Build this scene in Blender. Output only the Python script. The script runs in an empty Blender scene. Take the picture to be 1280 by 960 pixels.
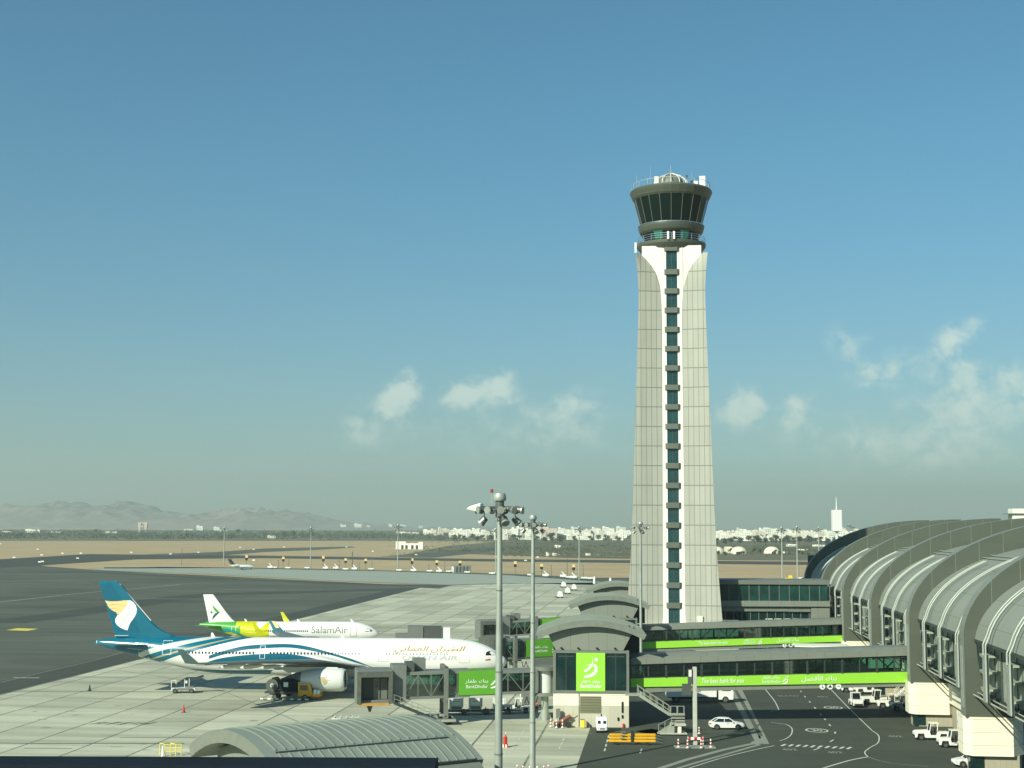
import bpy, bmesh, math, random
from mathutils import Vector, Matrix, noise as mnoise
random.seed(7)
scene = bpy.context.scene
SKYTINT = (.48, .87, .86); SKYLOW = (.56, .705, .71); SKYSTR = .085; SUN = 4.5; SUNCOL = (1.0, .995, .82); EXPO = .45; HAZE = 1.1e-4; HAZECOL = (.60, .73, .72); CLOUDCOL = (6.2, 7.5, 6.7); CLOUDMAX = .8
COL = scene.collection
PI = math.pi
# ------------------------------------------------------------------ camera model
FPX = 1778.0
PITCH = math.atan((657.5-480)/FPX); ROLL = 0.004
CAM = Vector((0, 0, 26.0))
_F = Vector((0, math.cos(PITCH), math.sin(PITCH)))
_R0 = Vector((1, 0, 0)); _U0 = _R0.cross(_F)
_R = (_R0*math.cos(ROLL) + _U0*math.sin(ROLL)).normalized()
_U = _R.cross(_F).normalized()
def ray(px, py): return (_F*FPX + _R*(px-640) + _U*(480-py))
def G(px, py, z=0.0):            # world point at height z seen at a photo pixel
    d = ray(px, py); t = (z-CAM.z)/d.z
    p = CAM + d*t; p.z = z; return p
def P(px, py, Y):                # world point at depth Y
    d = ray(px, py); return CAM + d*(Y/d.y)
# terminal grid: two rib feet, both 5.7 m up
RA = G(1207, 896, 5.7); RB = G(1138, 853, 5.7)
BAY = (RB-RA).length
UD = (RB-RA).normalized(); VD = Vector((UD.y, -UD.x, 0))
GRZ = math.atan2(-UD.x, UD.y)
# ------------------------------------------------------------------ materials
def newmat(name):
    m = bpy.data.materials.new(name); m.use_nodes = True
    nt = m.node_tree; b = nt.nodes['Principled BSDF']; return m, nt, b
def mat(name, col, rough=0.6, metal=0.0, var=0.12, scale=0.6, bump=0.0, spec=0.5, stain=None, coord='Object', stretch=(1,1,1)):
    m, nt, b = newmat(name); N = nt.nodes; L = nt.links
    tc = N.new('ShaderNodeTexCoord'); mp = N.new('ShaderNodeMapping'); mp.inputs['Scale'].default_value = stretch
    L.new(tc.outputs[coord], mp.inputs[0])
    n = N.new('ShaderNodeTexNoise'); n.inputs['Scale'].default_value = scale; n.inputs['Detail'].default_value = 6; n.inputs['Roughness'].default_value = .6
    L.new(mp.outputs[0], n.inputs['Vector'])
    r = N.new('ShaderNodeMapRange'); r.inputs[1].default_value = .3; r.inputs[2].default_value = .7
    r.inputs[3].default_value = 1-var; r.inputs[4].default_value = 1+var
    L.new(n.outputs['Fac'], r.inputs[0])
    mx = N.new('ShaderNodeVectorMath'); mx.operation = 'SCALE'; mx.inputs[0].default_value = col[:3]
    L.new(r.outputs[0], mx.inputs['Scale']); out = mx.outputs[0]
    if stain:
        n2 = N.new('ShaderNodeTexNoise'); n2.inputs['Scale'].default_value = scale*.22; n2.inputs['Detail'].default_value = 8
        L.new(mp.outputs[0], n2.inputs['Vector'])
        r2 = N.new('ShaderNodeMapRange'); r2.inputs[1].default_value = .55; r2.inputs[2].default_value = .72; L.new(n2.outputs['Fac'], r2.inputs[0])
        mm = N.new('ShaderNodeMix'); mm.data_type = 'RGBA'; L.new(r2.outputs[0], mm.inputs[0]); L.new(out, mm.inputs[6]); mm.inputs[7].default_value = (*stain, 1)
        out = mm.outputs[2]
    L.new(out, b.inputs['Base Color'])
    b.inputs['Roughness'].default_value = rough; b.inputs['Metallic'].default_value = metal
    b.inputs['Specular IOR Level'].default_value = spec
    if bump:
        bp = N.new('ShaderNodeBump'); bp.inputs['Strength'].default_value = bump; bp.inputs['Distance'].default_value = .05
        L.new(n.outputs['Fac'], bp.inputs['Height']); L.new(bp.outputs[0], b.inputs['Normal'])
    return m
def math_node(nt, op, a, b=None, c=None):
    n = nt.nodes.new('ShaderNodeMath'); n.operation = op
    for i, v in enumerate((a, b, c)):
        if v is None: continue
        if isinstance(v, (int, float)): n.inputs[i].default_value = v
        else: nt.links.new(v, n.inputs[i])
    return n.outputs[0]
def line_mask(nt, coord, period, width, offset=0.0):      # 1 on a joint line
    a = math_node(nt, 'ADD', coord, offset)
    m = math_node(nt, 'PINGPONG', a, period/2)
    return math_node(nt, 'LESS_THAN', m, width/2)
def panelmat(name, col, joint, px=1.0, pz=3.83, wx=.05, wz=.09, oz=0, ox=0, axis=0, rough=.6, var=.07, metal=0, band=None, spec=.4, diag=False):
    """cladding with joints; axis 0: x,z  1: y,z  2: x,y"""
    m, nt, b = newmat(name); N = nt.nodes; L = nt.links
    tc = N.new('ShaderNodeTexCoord'); s = N.new('ShaderNodeSeparateXYZ'); L.new(tc.outputs['Object'], s.inputs[0])
    A = s.outputs[0 if axis != 1 else 1]; B = s.outputs[2 if axis != 2 else 1]
    mA = line_mask(nt, A, px, wx, ox) if px else None
    mB = line_mask(nt, B, pz, wz, oz) if pz else None
    if mA is not None and mB is not None: mk = math_node(nt, 'MAXIMUM', mA, mB)
    else: mk = mA if mA is not None else mB
    fa = math_node(nt, 'FLOOR', math_node(nt, 'DIVIDE', math_node(nt, 'ADD', A, (ox or 0)), px or 3.0))
    fb = math_node(nt, 'FLOOR', math_node(nt, 'DIVIDE', math_node(nt, 'ADD', B, (oz or 0)), pz or 3.0))
    cv = N.new('ShaderNodeCombineXYZ'); L.new(fa, cv.inputs[0]); L.new(fb, cv.inputs[1])
    wn = N.new('ShaderNodeTexWhiteNoise'); wn.noise_dimensions = '2D'; L.new(cv.outputs[0], wn.inputs['Vector'])
    n = N.new('ShaderNodeTexNoise'); n.inputs['Scale'].default_value = .35; n.inputs['Detail'].default_value = 6; L.new(tc.outputs['Object'], n.inputs['Vector'])
    t = math_node(nt, 'ADD', math_node(nt, 'MULTIPLY', wn.outputs['Value'], var), math_node(nt, 'MULTIPLY', n.outputs['Fac'], var*1.5))
    t = math_node(nt, 'ADD', t, 1-var*1.25)
    mx = N.new('ShaderNodeVectorMath'); mx.operation = 'SCALE'; mx.inputs[0].default_value = col[:3]; L.new(t, mx.inputs['Scale'])
    out = mx.outputs[0]
    mm = N.new('ShaderNodeMix'); mm.data_type = 'RGBA'; L.new(mk, mm.inputs[0]); L.new(out, mm.inputs[6]); mm.inputs[7].default_value = (*joint, 1)
    L.new(mm.outputs[2], b.inputs['Base Color']); b.inputs['Roughness'].default_value = rough; b.inputs['Metallic'].default_value = metal
    b.inputs['Specular IOR Level'].default_value = spec
    return m
def glassmat(name, tint, k=.45, rough=.05):
    m, nt, b = newmat(name); N = nt.nodes; L = nt.links
    N.remove(b); out = [n for n in N if n.type == 'OUTPUT_MATERIAL'][0]
    tr = N.new('ShaderNodeBsdfTransparent'); tr.inputs[0].default_value = (*tint, 1)
    gl = N.new('ShaderNodeBsdfGlossy'); gl.inputs[0].default_value = (.8, .95, .92, 1); gl.inputs['Roughness'].default_value = rough
    tc = N.new('ShaderNodeTexCoord'); n = N.new('ShaderNodeTexNoise'); n.inputs['Scale'].default_value = .5; L.new(tc.outputs['Object'], n.inputs['Vector'])
    bp = N.new('ShaderNodeBump'); bp.inputs['Strength'].default_value = .04; L.new(n.outputs['Fac'], bp.inputs['Height']); L.new(bp.outputs[0], gl.inputs['Normal'])
    fr = N.new('ShaderNodeFresnel'); fr.inputs[0].default_value = 1.5
    f2 = math_node(nt, 'MULTIPLY_ADD', fr.outputs[0], 1.0, k*.25)
    mx = N.new('ShaderNodeMixShader'); L.new(f2, mx.inputs[0]); L.new(tr.outputs[0], mx.inputs[1]); L.new(gl.outputs[0], mx.inputs[2])
    L.new(mx.outputs[0], out.inputs[0]); return m
M = {}
# aircraft and vehicles
M['white'] = mat('white_paint', (.78, .78, .74), .28, var=.06, scale=.4)
M['faintgrey'] = mat('faint_grey_lettering', (.47, .49, .46), .5, var=.05)
M['wing_grey'] = mat('wing_grey', (.125, .155, .155), .4, var=.08)
M['fairing'] = mat('fairing_white', (.62, .64, .60), .4, var=.05)
M['oblue'] = mat('tail_blue', (.0, .125, .195), .25, var=.06, spec=.6)
M['oblue2'] = mat('band_blue', (.0, .105, .17), .3, var=.06)
M['gold'] = mat('gold_paint', (.42, .27, .07), .4, var=.05)
M['tan'] = mat('tan_paint', (.42, .36, .18), .5, var=.05)
M['silver'] = mat('silver_paint', (.55, .58, .55), .35, var=.05)
M['greytxt'] = mat('grey_lettering', (.22, .25, .23), .5, var=.05)
M['metal'] = mat('bare_metal', (.55, .55, .53), .25, .9, var=.08)
M['dark'] = mat('dark_rubber', (.018, .018, .018), .8, var=.2)
M['black'] = mat('black_glass', (.012, .018, .02), .08, var=.1, spec=.8)
M['sgreen'] = mat('leaf_green_paint', (.07, .33, .05), .35, var=.06)
M['syellow'] = mat('lime_yellow_paint', (.55, .56, .0), .35, var=.05)
M['steal'] = mat('teal_paint', (.0, .26, .26), .35, var=.05)
M['sdark'] = mat('slate_paint', (.02, .09, .13), .4, var=.05)
M['red'] = mat('red_paint', (.50, .03, .02), .45, var=.1)
M['orange'] = mat('safety_orange', (.85, .16, .04), .6, var=.08)
M['yellow'] = mat('vehicle_yellow', (.75, .40, .01), .45, var=.12, scale=2)
M['ylw2'] = mat('barrier_yellow', (.75, .62, .06), .5, var=.1)
M['navy'] = mat('navy_panel', (.010, .016, .024), .9, var=.2, spec=.1)
M['cream'] = mat('cream_paint', (.72, .72, .62), .4, var=.06)
M['lblue'] = mat('pale_blue_paint', (.35, .45, .50), .4, var=.08)
M['skin'] = mat('skin', (.25, .13, .08), .6)
# buildings
M['glass'] = glassmat('teal_glass', (.26, .48, .42), .45)
M['glass_dark'] = mat('dark_teal_glazing', (.008, .028, .026), .06, var=.4, scale=.4, spec=.7)
M['glass_cab'] = mat('cab_glazing', (.003, .012, .011), .1, var=.2, scale=.3, spec=.15)
M['glass_strip'] = mat('shaft_glazing', (.01, .05, .05), .12, var=.3, scale=.3, spec=.6)
M['frame'] = mat('grey_frame', (.15, .165, .14), .55, var=.1)
M['fascia'] = panelmat('fascia_panel', (.205, .225, .185), (.10, .11, .09), px=2.4, pz=0, wx=.04, ox=.3, rough=.5)
M['roofmetal'] = mat('roof_metal', (.205, .24, .20), .6, .0, var=.07, scale=.4)
M['darkframe'] = mat('dark_frame', (.035, .05, .042), .5, var=.15)
M['green'] = mat('sign_green', (.30, .66, .045), .5, var=.03)
M['green_shaded'] = mat('sign_green_shaded', (.10, .33, .02), .5, var=.04)  # sign green for the boarding bridge panels, with their shade put into the colour
M['signwhite'] = mat('sign_white', (.80, .82, .76), .5, var=.02)
M['beige'] = panelmat('beige_panel', (.78, .74, .58), (.42, .38, .27), px=0, pz=1.37, wz=.05, oz=.01, rough=.7, var=.05)
M['beige2'] = panelmat('brown_beige_panel', (.36, .33, .24), (.24, .22, .16), px=.6, pz=0, wx=.03, rough=.75, var=.06)
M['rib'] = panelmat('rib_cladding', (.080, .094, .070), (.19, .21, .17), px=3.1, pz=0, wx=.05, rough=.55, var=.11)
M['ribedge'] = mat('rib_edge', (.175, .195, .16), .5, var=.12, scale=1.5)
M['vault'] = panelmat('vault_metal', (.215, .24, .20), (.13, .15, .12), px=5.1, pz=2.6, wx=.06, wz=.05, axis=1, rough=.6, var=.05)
M['tube'] = mat('pipe_metal', (.38, .41, .35), .5, .0, var=.06)
M['fin'] = mat('fin_panel', (.27, .30, .26), .55, var=.14, scale=1.2)
M['ledge'] = mat('ledge', (.30, .33, .26), .6, var=.1)
M['concrete'] = mat('pale_concrete', (.45, .46, .38), .8, var=.1, scale=1.0)
M['pole'] = mat('galvanised_pole', (.36, .40, .35), .45, .3, var=.12, scale=.8, stain=(.25, .28, .25))
M['lamp'] = mat('lamp_housing', (.12, .14, .13), .4, .3, var=.2)
M['lampglass'] = mat('lamp_lens', (.65, .67, .62), .2, var=.05)
M['stair'] = mat('stair_steel', (.30, .32, .26), .55, var=.1)
M['bridge_body'] = mat('bridge_grey', (.16, .175, .155), .55, var=.1, scale=.8)
M['bridge_dark'] = mat('bridge_dark_grey', (.07, .08, .07), .6, var=.15)
M['white_roof'] = mat('white_roof', (.72, .74, .62), .7, var=.05)
M['town'] = mat('town_white', (.86, .84, .72), .8, var=.08, scale=.02)
M['town2'] = mat('town_cream', (.74, .68, .52), .8, var=.08, scale=.02)
M['town3'] = mat('town_pink', (.60, .50, .40), .8, var=.08, scale=.02)
M['leaf'] = mat('leaf', (.052, .075, .036), .8, var=.45, scale=.5)
M['leaf2'] = mat('leaf_olive', (.075, .09, .045), .8, var=.4, scale=.5)
M['bark'] = mat('bark', (.10, .08, .05), .9)
M['paint_white'] = mat('road_paint', (.55, .57, .48), .7, var=.18, scale=1.5)
M['paint_dim'] = mat('worn_road_paint', (.26, .28, .23), .75, var=.3, scale=1.2)
M['concrete_edge'] = mat('kerb_concrete', (.24, .26, .21), .8, var=.12, scale=.8)
# tower
M['tpanel'] = panelmat('tower_panel', (.355, .36, .305), (.15, .16, .12), px=1.02, pz=3.83, wx=.09, wz=.16, oz=-10.9+3.83*4, rough=.55, var=.10)
M['tcore'] = mat('tower_white', (.74, .73, .65), .6, var=.06, scale=.3)
M['tband'] = mat('tower_band', (.11, .125, .10), .55, var=.1)
M['tdeck'] = panelmat('tower_drum', (.075, .088, .066), (.12, .14, .11), px=0, pz=.8, wz=.04, rough=.5, var=.08)
# ------------------------------------------------------------------ mesh builder
class MB:
    def __init__(s): s.bm = bmesh.new(); s.mats = []; s.cur = 0
    def m(s, name):
        if name not in s.mats: s.mats.append(name)
        s.cur = s.mats.index(name); return s
    def face(s, vs):
        try: f = s.bm.faces.new(vs); f.material_index = s.cur; return f
        except ValueError: return None
    def poly(s, pts):
        return s.face([s.bm.verts.new(p) for p in pts])
    def box(s, x0, x1, y0, y1, z0, z1, mtx=None):
        c = [(x0,y0,z0),(x1,y0,z0),(x1,y1,z0),(x0,y1,z0),(x0,y0,z1),(x1,y0,z1),(x1,y1,z1),(x0,y1,z1)]
        v = [s.bm.verts.new(mtx @ Vector(p) if mtx else p) for p in c]
        for q in ((0,3,2,1),(4,5,6,7),(0,1,5,4),(1,2,6,5),(2,3,7,6),(3,0,4,7)): s.face([v[i] for i in q])
        return s
    def hexa(s, c):                      # eight corners, bottom four then top four
        v = [s.bm.verts.new(p) for p in c]
        for q in ((0,3,2,1),(4,5,6,7),(0,1,5,4),(1,2,6,5),(2,3,7,6),(3,0,4,7)): s.face([v[i] for i in q])
        return s
    def beam(s, p0, p1, w, h=None):      # square bar
        p0, p1 = Vector(p0), Vector(p1); d = p1-p0; l = d.length
        if l < 1e-6: return s
        q = d.to_track_quat('Z', 'Y').to_matrix().to_4x4(); h = h or w
        return s.box(-w/2, w/2, -h/2, h/2, 0, l, Matrix.Translation(p0) @ q)
    def tube(s, p0, p1, r0, r1=None, n=10, caps=True):
        p0, p1 = Vector(p0), Vector(p1); r1 = r0 if r1 is None else r1
        q = (p1-p0).to_track_quat('Z', 'Y').to_matrix()
        a = [s.bm.verts.new(p0 + q @ Vector((math.cos(2*PI*i/n)*r0, math.sin(2*PI*i/n)*r0, 0))) for i in range(n)]
        b = [s.bm.verts.new(p1 + q @ Vector((math.cos(2*PI*i/n)*r1, math.sin(2*PI*i/n)*r1, 0))) for i in range(n)]
        for i in range(n): s.face((a[i], a[(i+1)%n], b[(i+1)%n], b[i]))
        if caps: s.face(a[::-1]); s.face(b)
        return s
    def path(s, pts, r, n=6):
        for a, b in zip(pts, pts[1:]): s.tube(a, b, r, n=n, caps=True)
        return s
    def loft(s, rings, caps=True, closed=True):
        R = [[s.bm.verts.new(p) for p in r] for r in rings]; n = len(R[0])
        for a, b in zip(R, R[1:]):
            for i in range(n if closed else n-1): s.face((a[i], a[(i+1)%n], b[(i+1)%n], b[i]))
        if caps: s.face(R[0][::-1]); s.face(R[-1])
        return s
    def lathe(s, prof, n=24, axis='Z', o=(0,0,0), caps=False):
        o = Vector(o); rings = []
        for r, h in prof:
            ring = []
            for i in range(n):
                a = 2*PI*i/n; c, d = math.cos(a)*r, math.sin(a)*r
                ring.append(o + (Vector((c, d, h)) if axis == 'Z' else Vector((h, c, d))))
            rings.append(ring)
        return s.loft(rings, caps)
    def prism(s, pts, a, b, plane='XZ'):      # extruded outline
        f = {'XZ': lambda p, t: (p[0], t, p[1]), 'YZ': lambda p, t: (t, p[0], p[1]), 'XY': lambda p, t: (p[0], p[1], t)}[plane]
        A = [s.bm.verts.new(f(p, a)) for p in pts]; B = [s.bm.verts.new(f(p, b)) for p in pts]; n = len(pts)
        s.face(A); s.face(B[::-1])
        for i in range(n): s.face((A[i], B[i], B[(i+1)%n], A[(i+1)%n]))
        return s
    def ball(s, c, r, sub=2, sc=(1,1,1), jit=0):
        t = bmesh.ops.create_icosphere(s.bm, subdivisions=sub, radius=r)
        for v in t['verts']:
            k = 1+random.uniform(-jit, jit)
            v.co = Vector((v.co.x*sc[0]*k, v.co.y*sc[1]*k, v.co.z*sc[2]*k)) + Vector(c)
            for f in v.link_faces: f.material_index = s.cur
        return s
    def build(s, name, mt=None, parent=None, smooth=False, bevel=0, loc=None, fix=True):
        if fix: bmesh.ops.recalc_face_normals(s.bm, faces=s.bm.faces)
        me = bpy.data.meshes.new(name); s.bm.to_mesh(me); s.bm.free()
        for k in (s.mats or [mt]): me.materials.append(M[k] if isinstance(k, str) else k)
        o = bpy.data.objects.new(name, me); COL.objects.link(o)
        if parent is not None: o.parent = parent
        if loc is not None: o.location = loc
        if smooth:
            for p in me.polygons: p.use_smooth = True
            try: me.set_sharp_from_angle(angle=math.radians(38))
            except Exception: pass
        if bevel:
            bv = o.modifiers.new('bevel', 'BEVEL'); bv.width = bevel; bv.segments = 2; bv.limit_method = 'ANGLE'; bv.angle_limit = math.radians(40)
        return o
def tag(o, label=None, cat=None, group=None, kind=None):
    if label: o['label'] = label
    if cat: o['category'] = cat
    if group: o['group'] = group
    if kind: o['kind'] = kind
    return o
def thing(name, label, cat, loc=(0,0,0), rz=0.0, group=None):
    o = bpy.data.objects.new(name, None); COL.objects.link(o); o.empty_display_size = .5
    o.location = loc; o.rotation_euler = (0, 0, rz); return tag(o, label, cat, group)
def dup(root, loc, rz=None, label=None, group=None, sc=None):
    r = root.copy(); COL.objects.link(r); r.location = loc
    if rz is not None: r.rotation_euler = (0, 0, rz)
    if sc: r.scale = (sc, sc, sc)
    if label: r['label'] = label
    if group: r['group'] = group
    for ch in list(root.children):
        c = ch.copy(); COL.objects.link(c); c.parent = r
        for g in list(ch.children):
            d = g.copy(); COL.objects.link(d); d.parent = c
    return r
def text_mesh(name, body, size, mt, parent, mtx, shear=0.0, align='CENTER', proj=None, thick=.01, sx=1.0, bold=0.0):
    cu = bpy.data.curves.new(name, 'FONT'); cu.body = body; cu.size = size; cu.align_x = align; cu.align_y = 'CENTER'
    cu.shear = shear; cu.extrude = thick; cu.resolution_u = 3; cu.offset = bold
    o = bpy.data.objects.new(name, cu); COL.objects.link(o)
    dg = bpy.context.evaluated_depsgraph_get(); me = bpy.data.meshes.new_from_object(o.evaluated_get(dg))
    bpy.data.objects.remove(o); bpy.data.curves.remove(cu)
    me.name = name
    if proj:
        bb = bmesh.new(); bb.from_mesh(me)
        for i in range(-8, 9): bmesh.ops.bisect_plane(bb, geom=bb.verts[:]+bb.edges[:]+bb.faces[:], plane_co=(0, i*.14, 0), plane_no=(0, 1, 0))
        bb.to_mesh(me); bb.free()
    for v in me.vertices:
        v.co.x *= sx
        v.co = mtx @ v.co
        if proj: v.co = proj(v.co)
    me.materials.clear(); me.materials.append(M[mt])
    for p in me.polygons: p.material_index = 0
    ob = bpy.data.objects.new(name, me); COL.objects.link(ob); ob.parent = parent
    return ob
def ar(s):
    """shape Arabic with presentation forms, returned in visual (left-to-right) order"""
    F = {'ا':('\ufe8d','\ufe8e',None,None),'أ':('\ufe83','\ufe84',None,None),'ب':('\ufe8f','\ufe90','\ufe91','\ufe92'),'ن':('\ufee5','\ufee6','\ufee7','\ufee8'),
      'ك':('\ufed9','\ufeda','\ufedb','\ufedc'),'ظ':('\ufec5','\ufec6','\ufec7','\ufec8'),'ط':('\ufec1','\ufec2','\ufec3','\ufec4'),'ف':('\ufed1','\ufed2','\ufed3','\ufed4'),
      'ر':('\ufead','\ufeae',None,None),'ل':('\ufedd','\ufede','\ufedf','\ufee0'),'ي':('\ufef1','\ufef2','\ufef3','\ufef4'),'ع':('\ufec9','\ufeca','\ufecb','\ufecc'),
      'م':('\ufee1','\ufee2','\ufee3','\ufee4'),'ض':('\ufebd','\ufebe','\ufebf','\ufec0'),'س':('\ufeb1','\ufeb2','\ufeb3','\ufeb4')}
    out = []
    for w in s.split(' '):
        r = []; prev = False
        for i, c in enumerate(w):
            f = F[c]; nxt = i+1 < len(w)
            can = f[2] is not None
            r.append(f[3] if (prev and can and nxt) else f[1] if prev else f[2] if (can and nxt) else f[0])
            prev = can and nxt
        out.append(''.join(reversed(r)))
    return ' '.join(reversed(out))
# ------------------------------------------------------------------ terminal building
def rz_local(o, p, rz):            # world point -> local frame of a thing at o turned by rz
    return Matrix.Rotation(-rz, 4, 'Z') @ (Vector(p) - Vector(o))
TO = Vector((RA.x, RA.y, 0))
term = thing('terminal_building', 'long airport terminal with dark arched ribs and pale metal vaults, filling the right edge', 'terminal', TO, GRZ)
SPR, CX, AX, BZ = 14.0, 28.0, 28.0, 13.7
def rib_outer(t, off=0.0):         # t 0..1 up the leg, then over the arch
    pass
def arch(a, off=0.0):              # a: 0 at springline, pi/2 at crest
    return (CX-(AX-off)*math.cos(a), SPR+(BZ-off)*math.sin(a))
def rib_outline():
    out = [(0, 5.7), (0, 10), (0, SPR)] + [arch(a*PI/2/26) for a in range(1, 27)]
    inn = []
    for k in range(26, 0, -1):
        a = k*PI/2/26; inn.append(arch(a, 1.45+2.1*math.sin(a)))
    inn += [(1.35, SPR), (1.4, 12.4), (1.6, 10.5), (2.2, 8.7), (3.4, 7.1), (5.0, 5.7)]
    return out, inn
RT = 2.3                           # rib thickness along the facade
out, inn = rib_outline()
for k in range(-1, 6):
    y0 = k*BAY
    b = MB().m('rib')
    o2 = [(-2*CX*0+p[0], p[1]) for p in out]
    # front and back faces as strips between outer and inner line
    n = len(inn)
    def strip(y):
        vs_o = [b.bm.verts.new((p[0], y, p[1])) for p in out]; vs_i = [b.bm.verts.new((p[0], y, p[1])) for p in inn[::-1]]
        return vs_o, vs_i
    fo, fi = strip(y0); bo, bi = strip(y0+RT)
    # resample: pair outer with nearest inner index
    def quads(vo, vi):
        i = j = 0
        while i < len(vo)-1 or j < len(vi)-1:
            ri = (i+1)/(len(vo)-1) if i < len(vo)-1 else 9; rj = (j+1)/(len(vi)-1) if j < len(vi)-1 else 9
            if ri <= rj: b.face((vo[i], vo[i+1], vi[j])); i += 1
            else: b.face((vo[i], vi[j+1], vi[j])); j += 1
    quads(fo, fi); quads(bo, bi)
    for i in range(len(fi)-1): b.face((fi[i], fi[i+1], bi[i+1], bi[i]))
    b.face((fo[0], bo[0], bi[0], fi[0])); b.face((fo[-1], fi[-1], bi[-1], bo[-1]))
    b.m('ribedge')
    for i in range(len(fo)-1): b.face((fo[i], fo[i+1], bo[i+1], bo[i]))
    b.bm.faces.ensure_lookup_table()
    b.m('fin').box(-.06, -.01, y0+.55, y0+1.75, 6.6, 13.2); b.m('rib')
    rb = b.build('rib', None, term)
    if k >= 0:
        # stone base of the rib
        s = MB().m('beige')
        s.prism([(-.12, y0+.9), (.65, y0-.25), (4.9, y0-.25), (6.4, y0+1.6), (6.4, y0+3.6), (-.12, y0+3.6)], 1.6, 5.7, 'XY')
        s.build('rib_base', None, rb)
        s = MB().m('beige2'); s.prism([(.5, y0+1.2), (1.1, y0+.35), (5.6, y0+.35), (6.2, y0+1.9), (6.2, y0+3.2), (.5, y0+3.2)], 0, 1.6, 'XY')
        s.m('glass_dark').box(.42, 1.9, y0+.28, y0+1.3, .15, 1.55); s.build('rib_plinth', None, rb)
for k in range(-1, 5):
    y0 = k*BAY+RT; y1 = (k+1)*BAY
    b = MB().m('vault')
    prof = [(1.15, SPR-.1)] + [arch(a*PI/2/24, 1.2+1.8*math.sin(a*PI/2/24)) for a in range(0, 25)]
    b.loft([[(p[0], y0, p[1]) for p in prof], [(p[0], y1, p[1]) for p in prof]], caps=False, closed=False)
    b.m('darkframe').loft([[(p[0]+.35, y0, p[1]-.3) for p in prof[:10]], [(p[0]+.35, y1, p[1]-.3) for p in prof[:10]]], caps=False, closed=False)
    v = b.build('vault_roof', None, term, smooth=True, fix=False)
    # thin roof seam rails lying across the vault
    b = MB().m('fin')
    for a in (.50, .53):
        q = arch(a*PI/2, .95+1.8*math.sin(a*PI/2)); b.beam((q[0], y0+.1, q[1]), (q[0], y1-.1, q[1]), .12)
    b.build('roof_rail', None, v)
    # curtain wall between the ribs
    M.setdefault('infill', mat('grey_infill', (.30, .33, .26), .7, var=.25, scale=.6))
    b = MB().m('infill'); b.poly([(2.6, y0, 8.0), (2.6, y1, 8.0), (2.6, y1, SPR), (2.6, y0, SPR)]); b.m('glass_dark')
    for i in (4,): yy = y0+(y1-y0)*i/10; b.box(2.5, 2.59, yy, yy+(y1-y0)*.05, 8.4, 12.8)
    b.m('darkframe')
    for i in range(0, 11):
        yy = y0+(y1-y0)*i/10; b.beam((2.5, yy, 8), (2.5, yy, SPR), .08)
    b.beam((2.4, y0, 8.1), (2.4, y1, 8.1), .16)
    b.beam((1.3, y0, SPR-.15), (1.3, y1, SPR-.15), .35)
    b.build('curtain_wall', None, term)
    # sloped cladding below the glazing and the beige wall under it
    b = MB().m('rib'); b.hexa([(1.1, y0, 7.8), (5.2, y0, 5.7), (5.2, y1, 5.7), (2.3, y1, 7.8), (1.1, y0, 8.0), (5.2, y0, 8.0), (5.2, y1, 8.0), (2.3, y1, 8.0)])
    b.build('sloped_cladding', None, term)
    b = MB().m('tube'); b.tube((.95, y0, 8.05), (.95, y1, 8.05), .09); b.tube((1.35, y0, 8.3), (1.35, y1, 8.3), .06)
    b.build('sill_pipe', None, term)
    if k >= 0:
        b = MB().m('beige'); b.box(4.8, 6.2, y0+1.35, y1-.25, 3.2, 5.69); b.m('beige2').box(5.3, 6.2, y0+1.4, y1+.3, 0, 3.2)
        w = b.build('ground_floor_wall', None, term)
        if k in (0, 1):
            d = MB().m('cream'); yc = y1-3.4; d.box(5.22, 5.3, yc-1.2, yc+.3, .05, 2.6); d.m('darkframe').box(5.18, 5.22, yc-.3, yc-.18, 1.1, 1.3); d.build('service_door', None, w)
    L = y1-y0
    for f in (.10, .42, .74):
        ya = y0+L*f
        # vertical fin with the twin pipes that sweep up over the vault
        b = MB().m('fin'); b.box(.5, .8, ya+.1, ya+1.75, 8.1, SPR-1.0)
        b.build('sun_fin', None, term, bevel=.03)
        b = MB().m('tube')
        for dy in (-.2, .95):
            pts = [(.45, ya+dy, 8.3 if dy < 0 else 12.9), (.45, ya+dy, SPR)] + [(arch(a*PI/2/24, .65+1.8*math.sin(a*PI/2/24))[0], ya+dy, arch(a*PI/2/24, .65+1.8*math.sin(a*PI/2/24))[1]) for a in range(1, 15 if f < .7 else 12)]
            b.path(pts, .09, 6)
        b.build('pipe_pair', None, term, smooth=True)
    for z, o in ((8.9, .3), (10.7, 0), (12.4, .15)):
        for f in (.14, .47, .80):
            ya = y0+L*f
            if ya+5.4 > y1: continue
            b = MB().m('ledge'); b.prism([(.95, ya+1.9+o), (2.55, ya+1.7), (2.55, ya+5.4), (1.3, ya+5.0-o)], z, z+.22, 'XY'); b.build('ledge', None, term)
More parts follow.
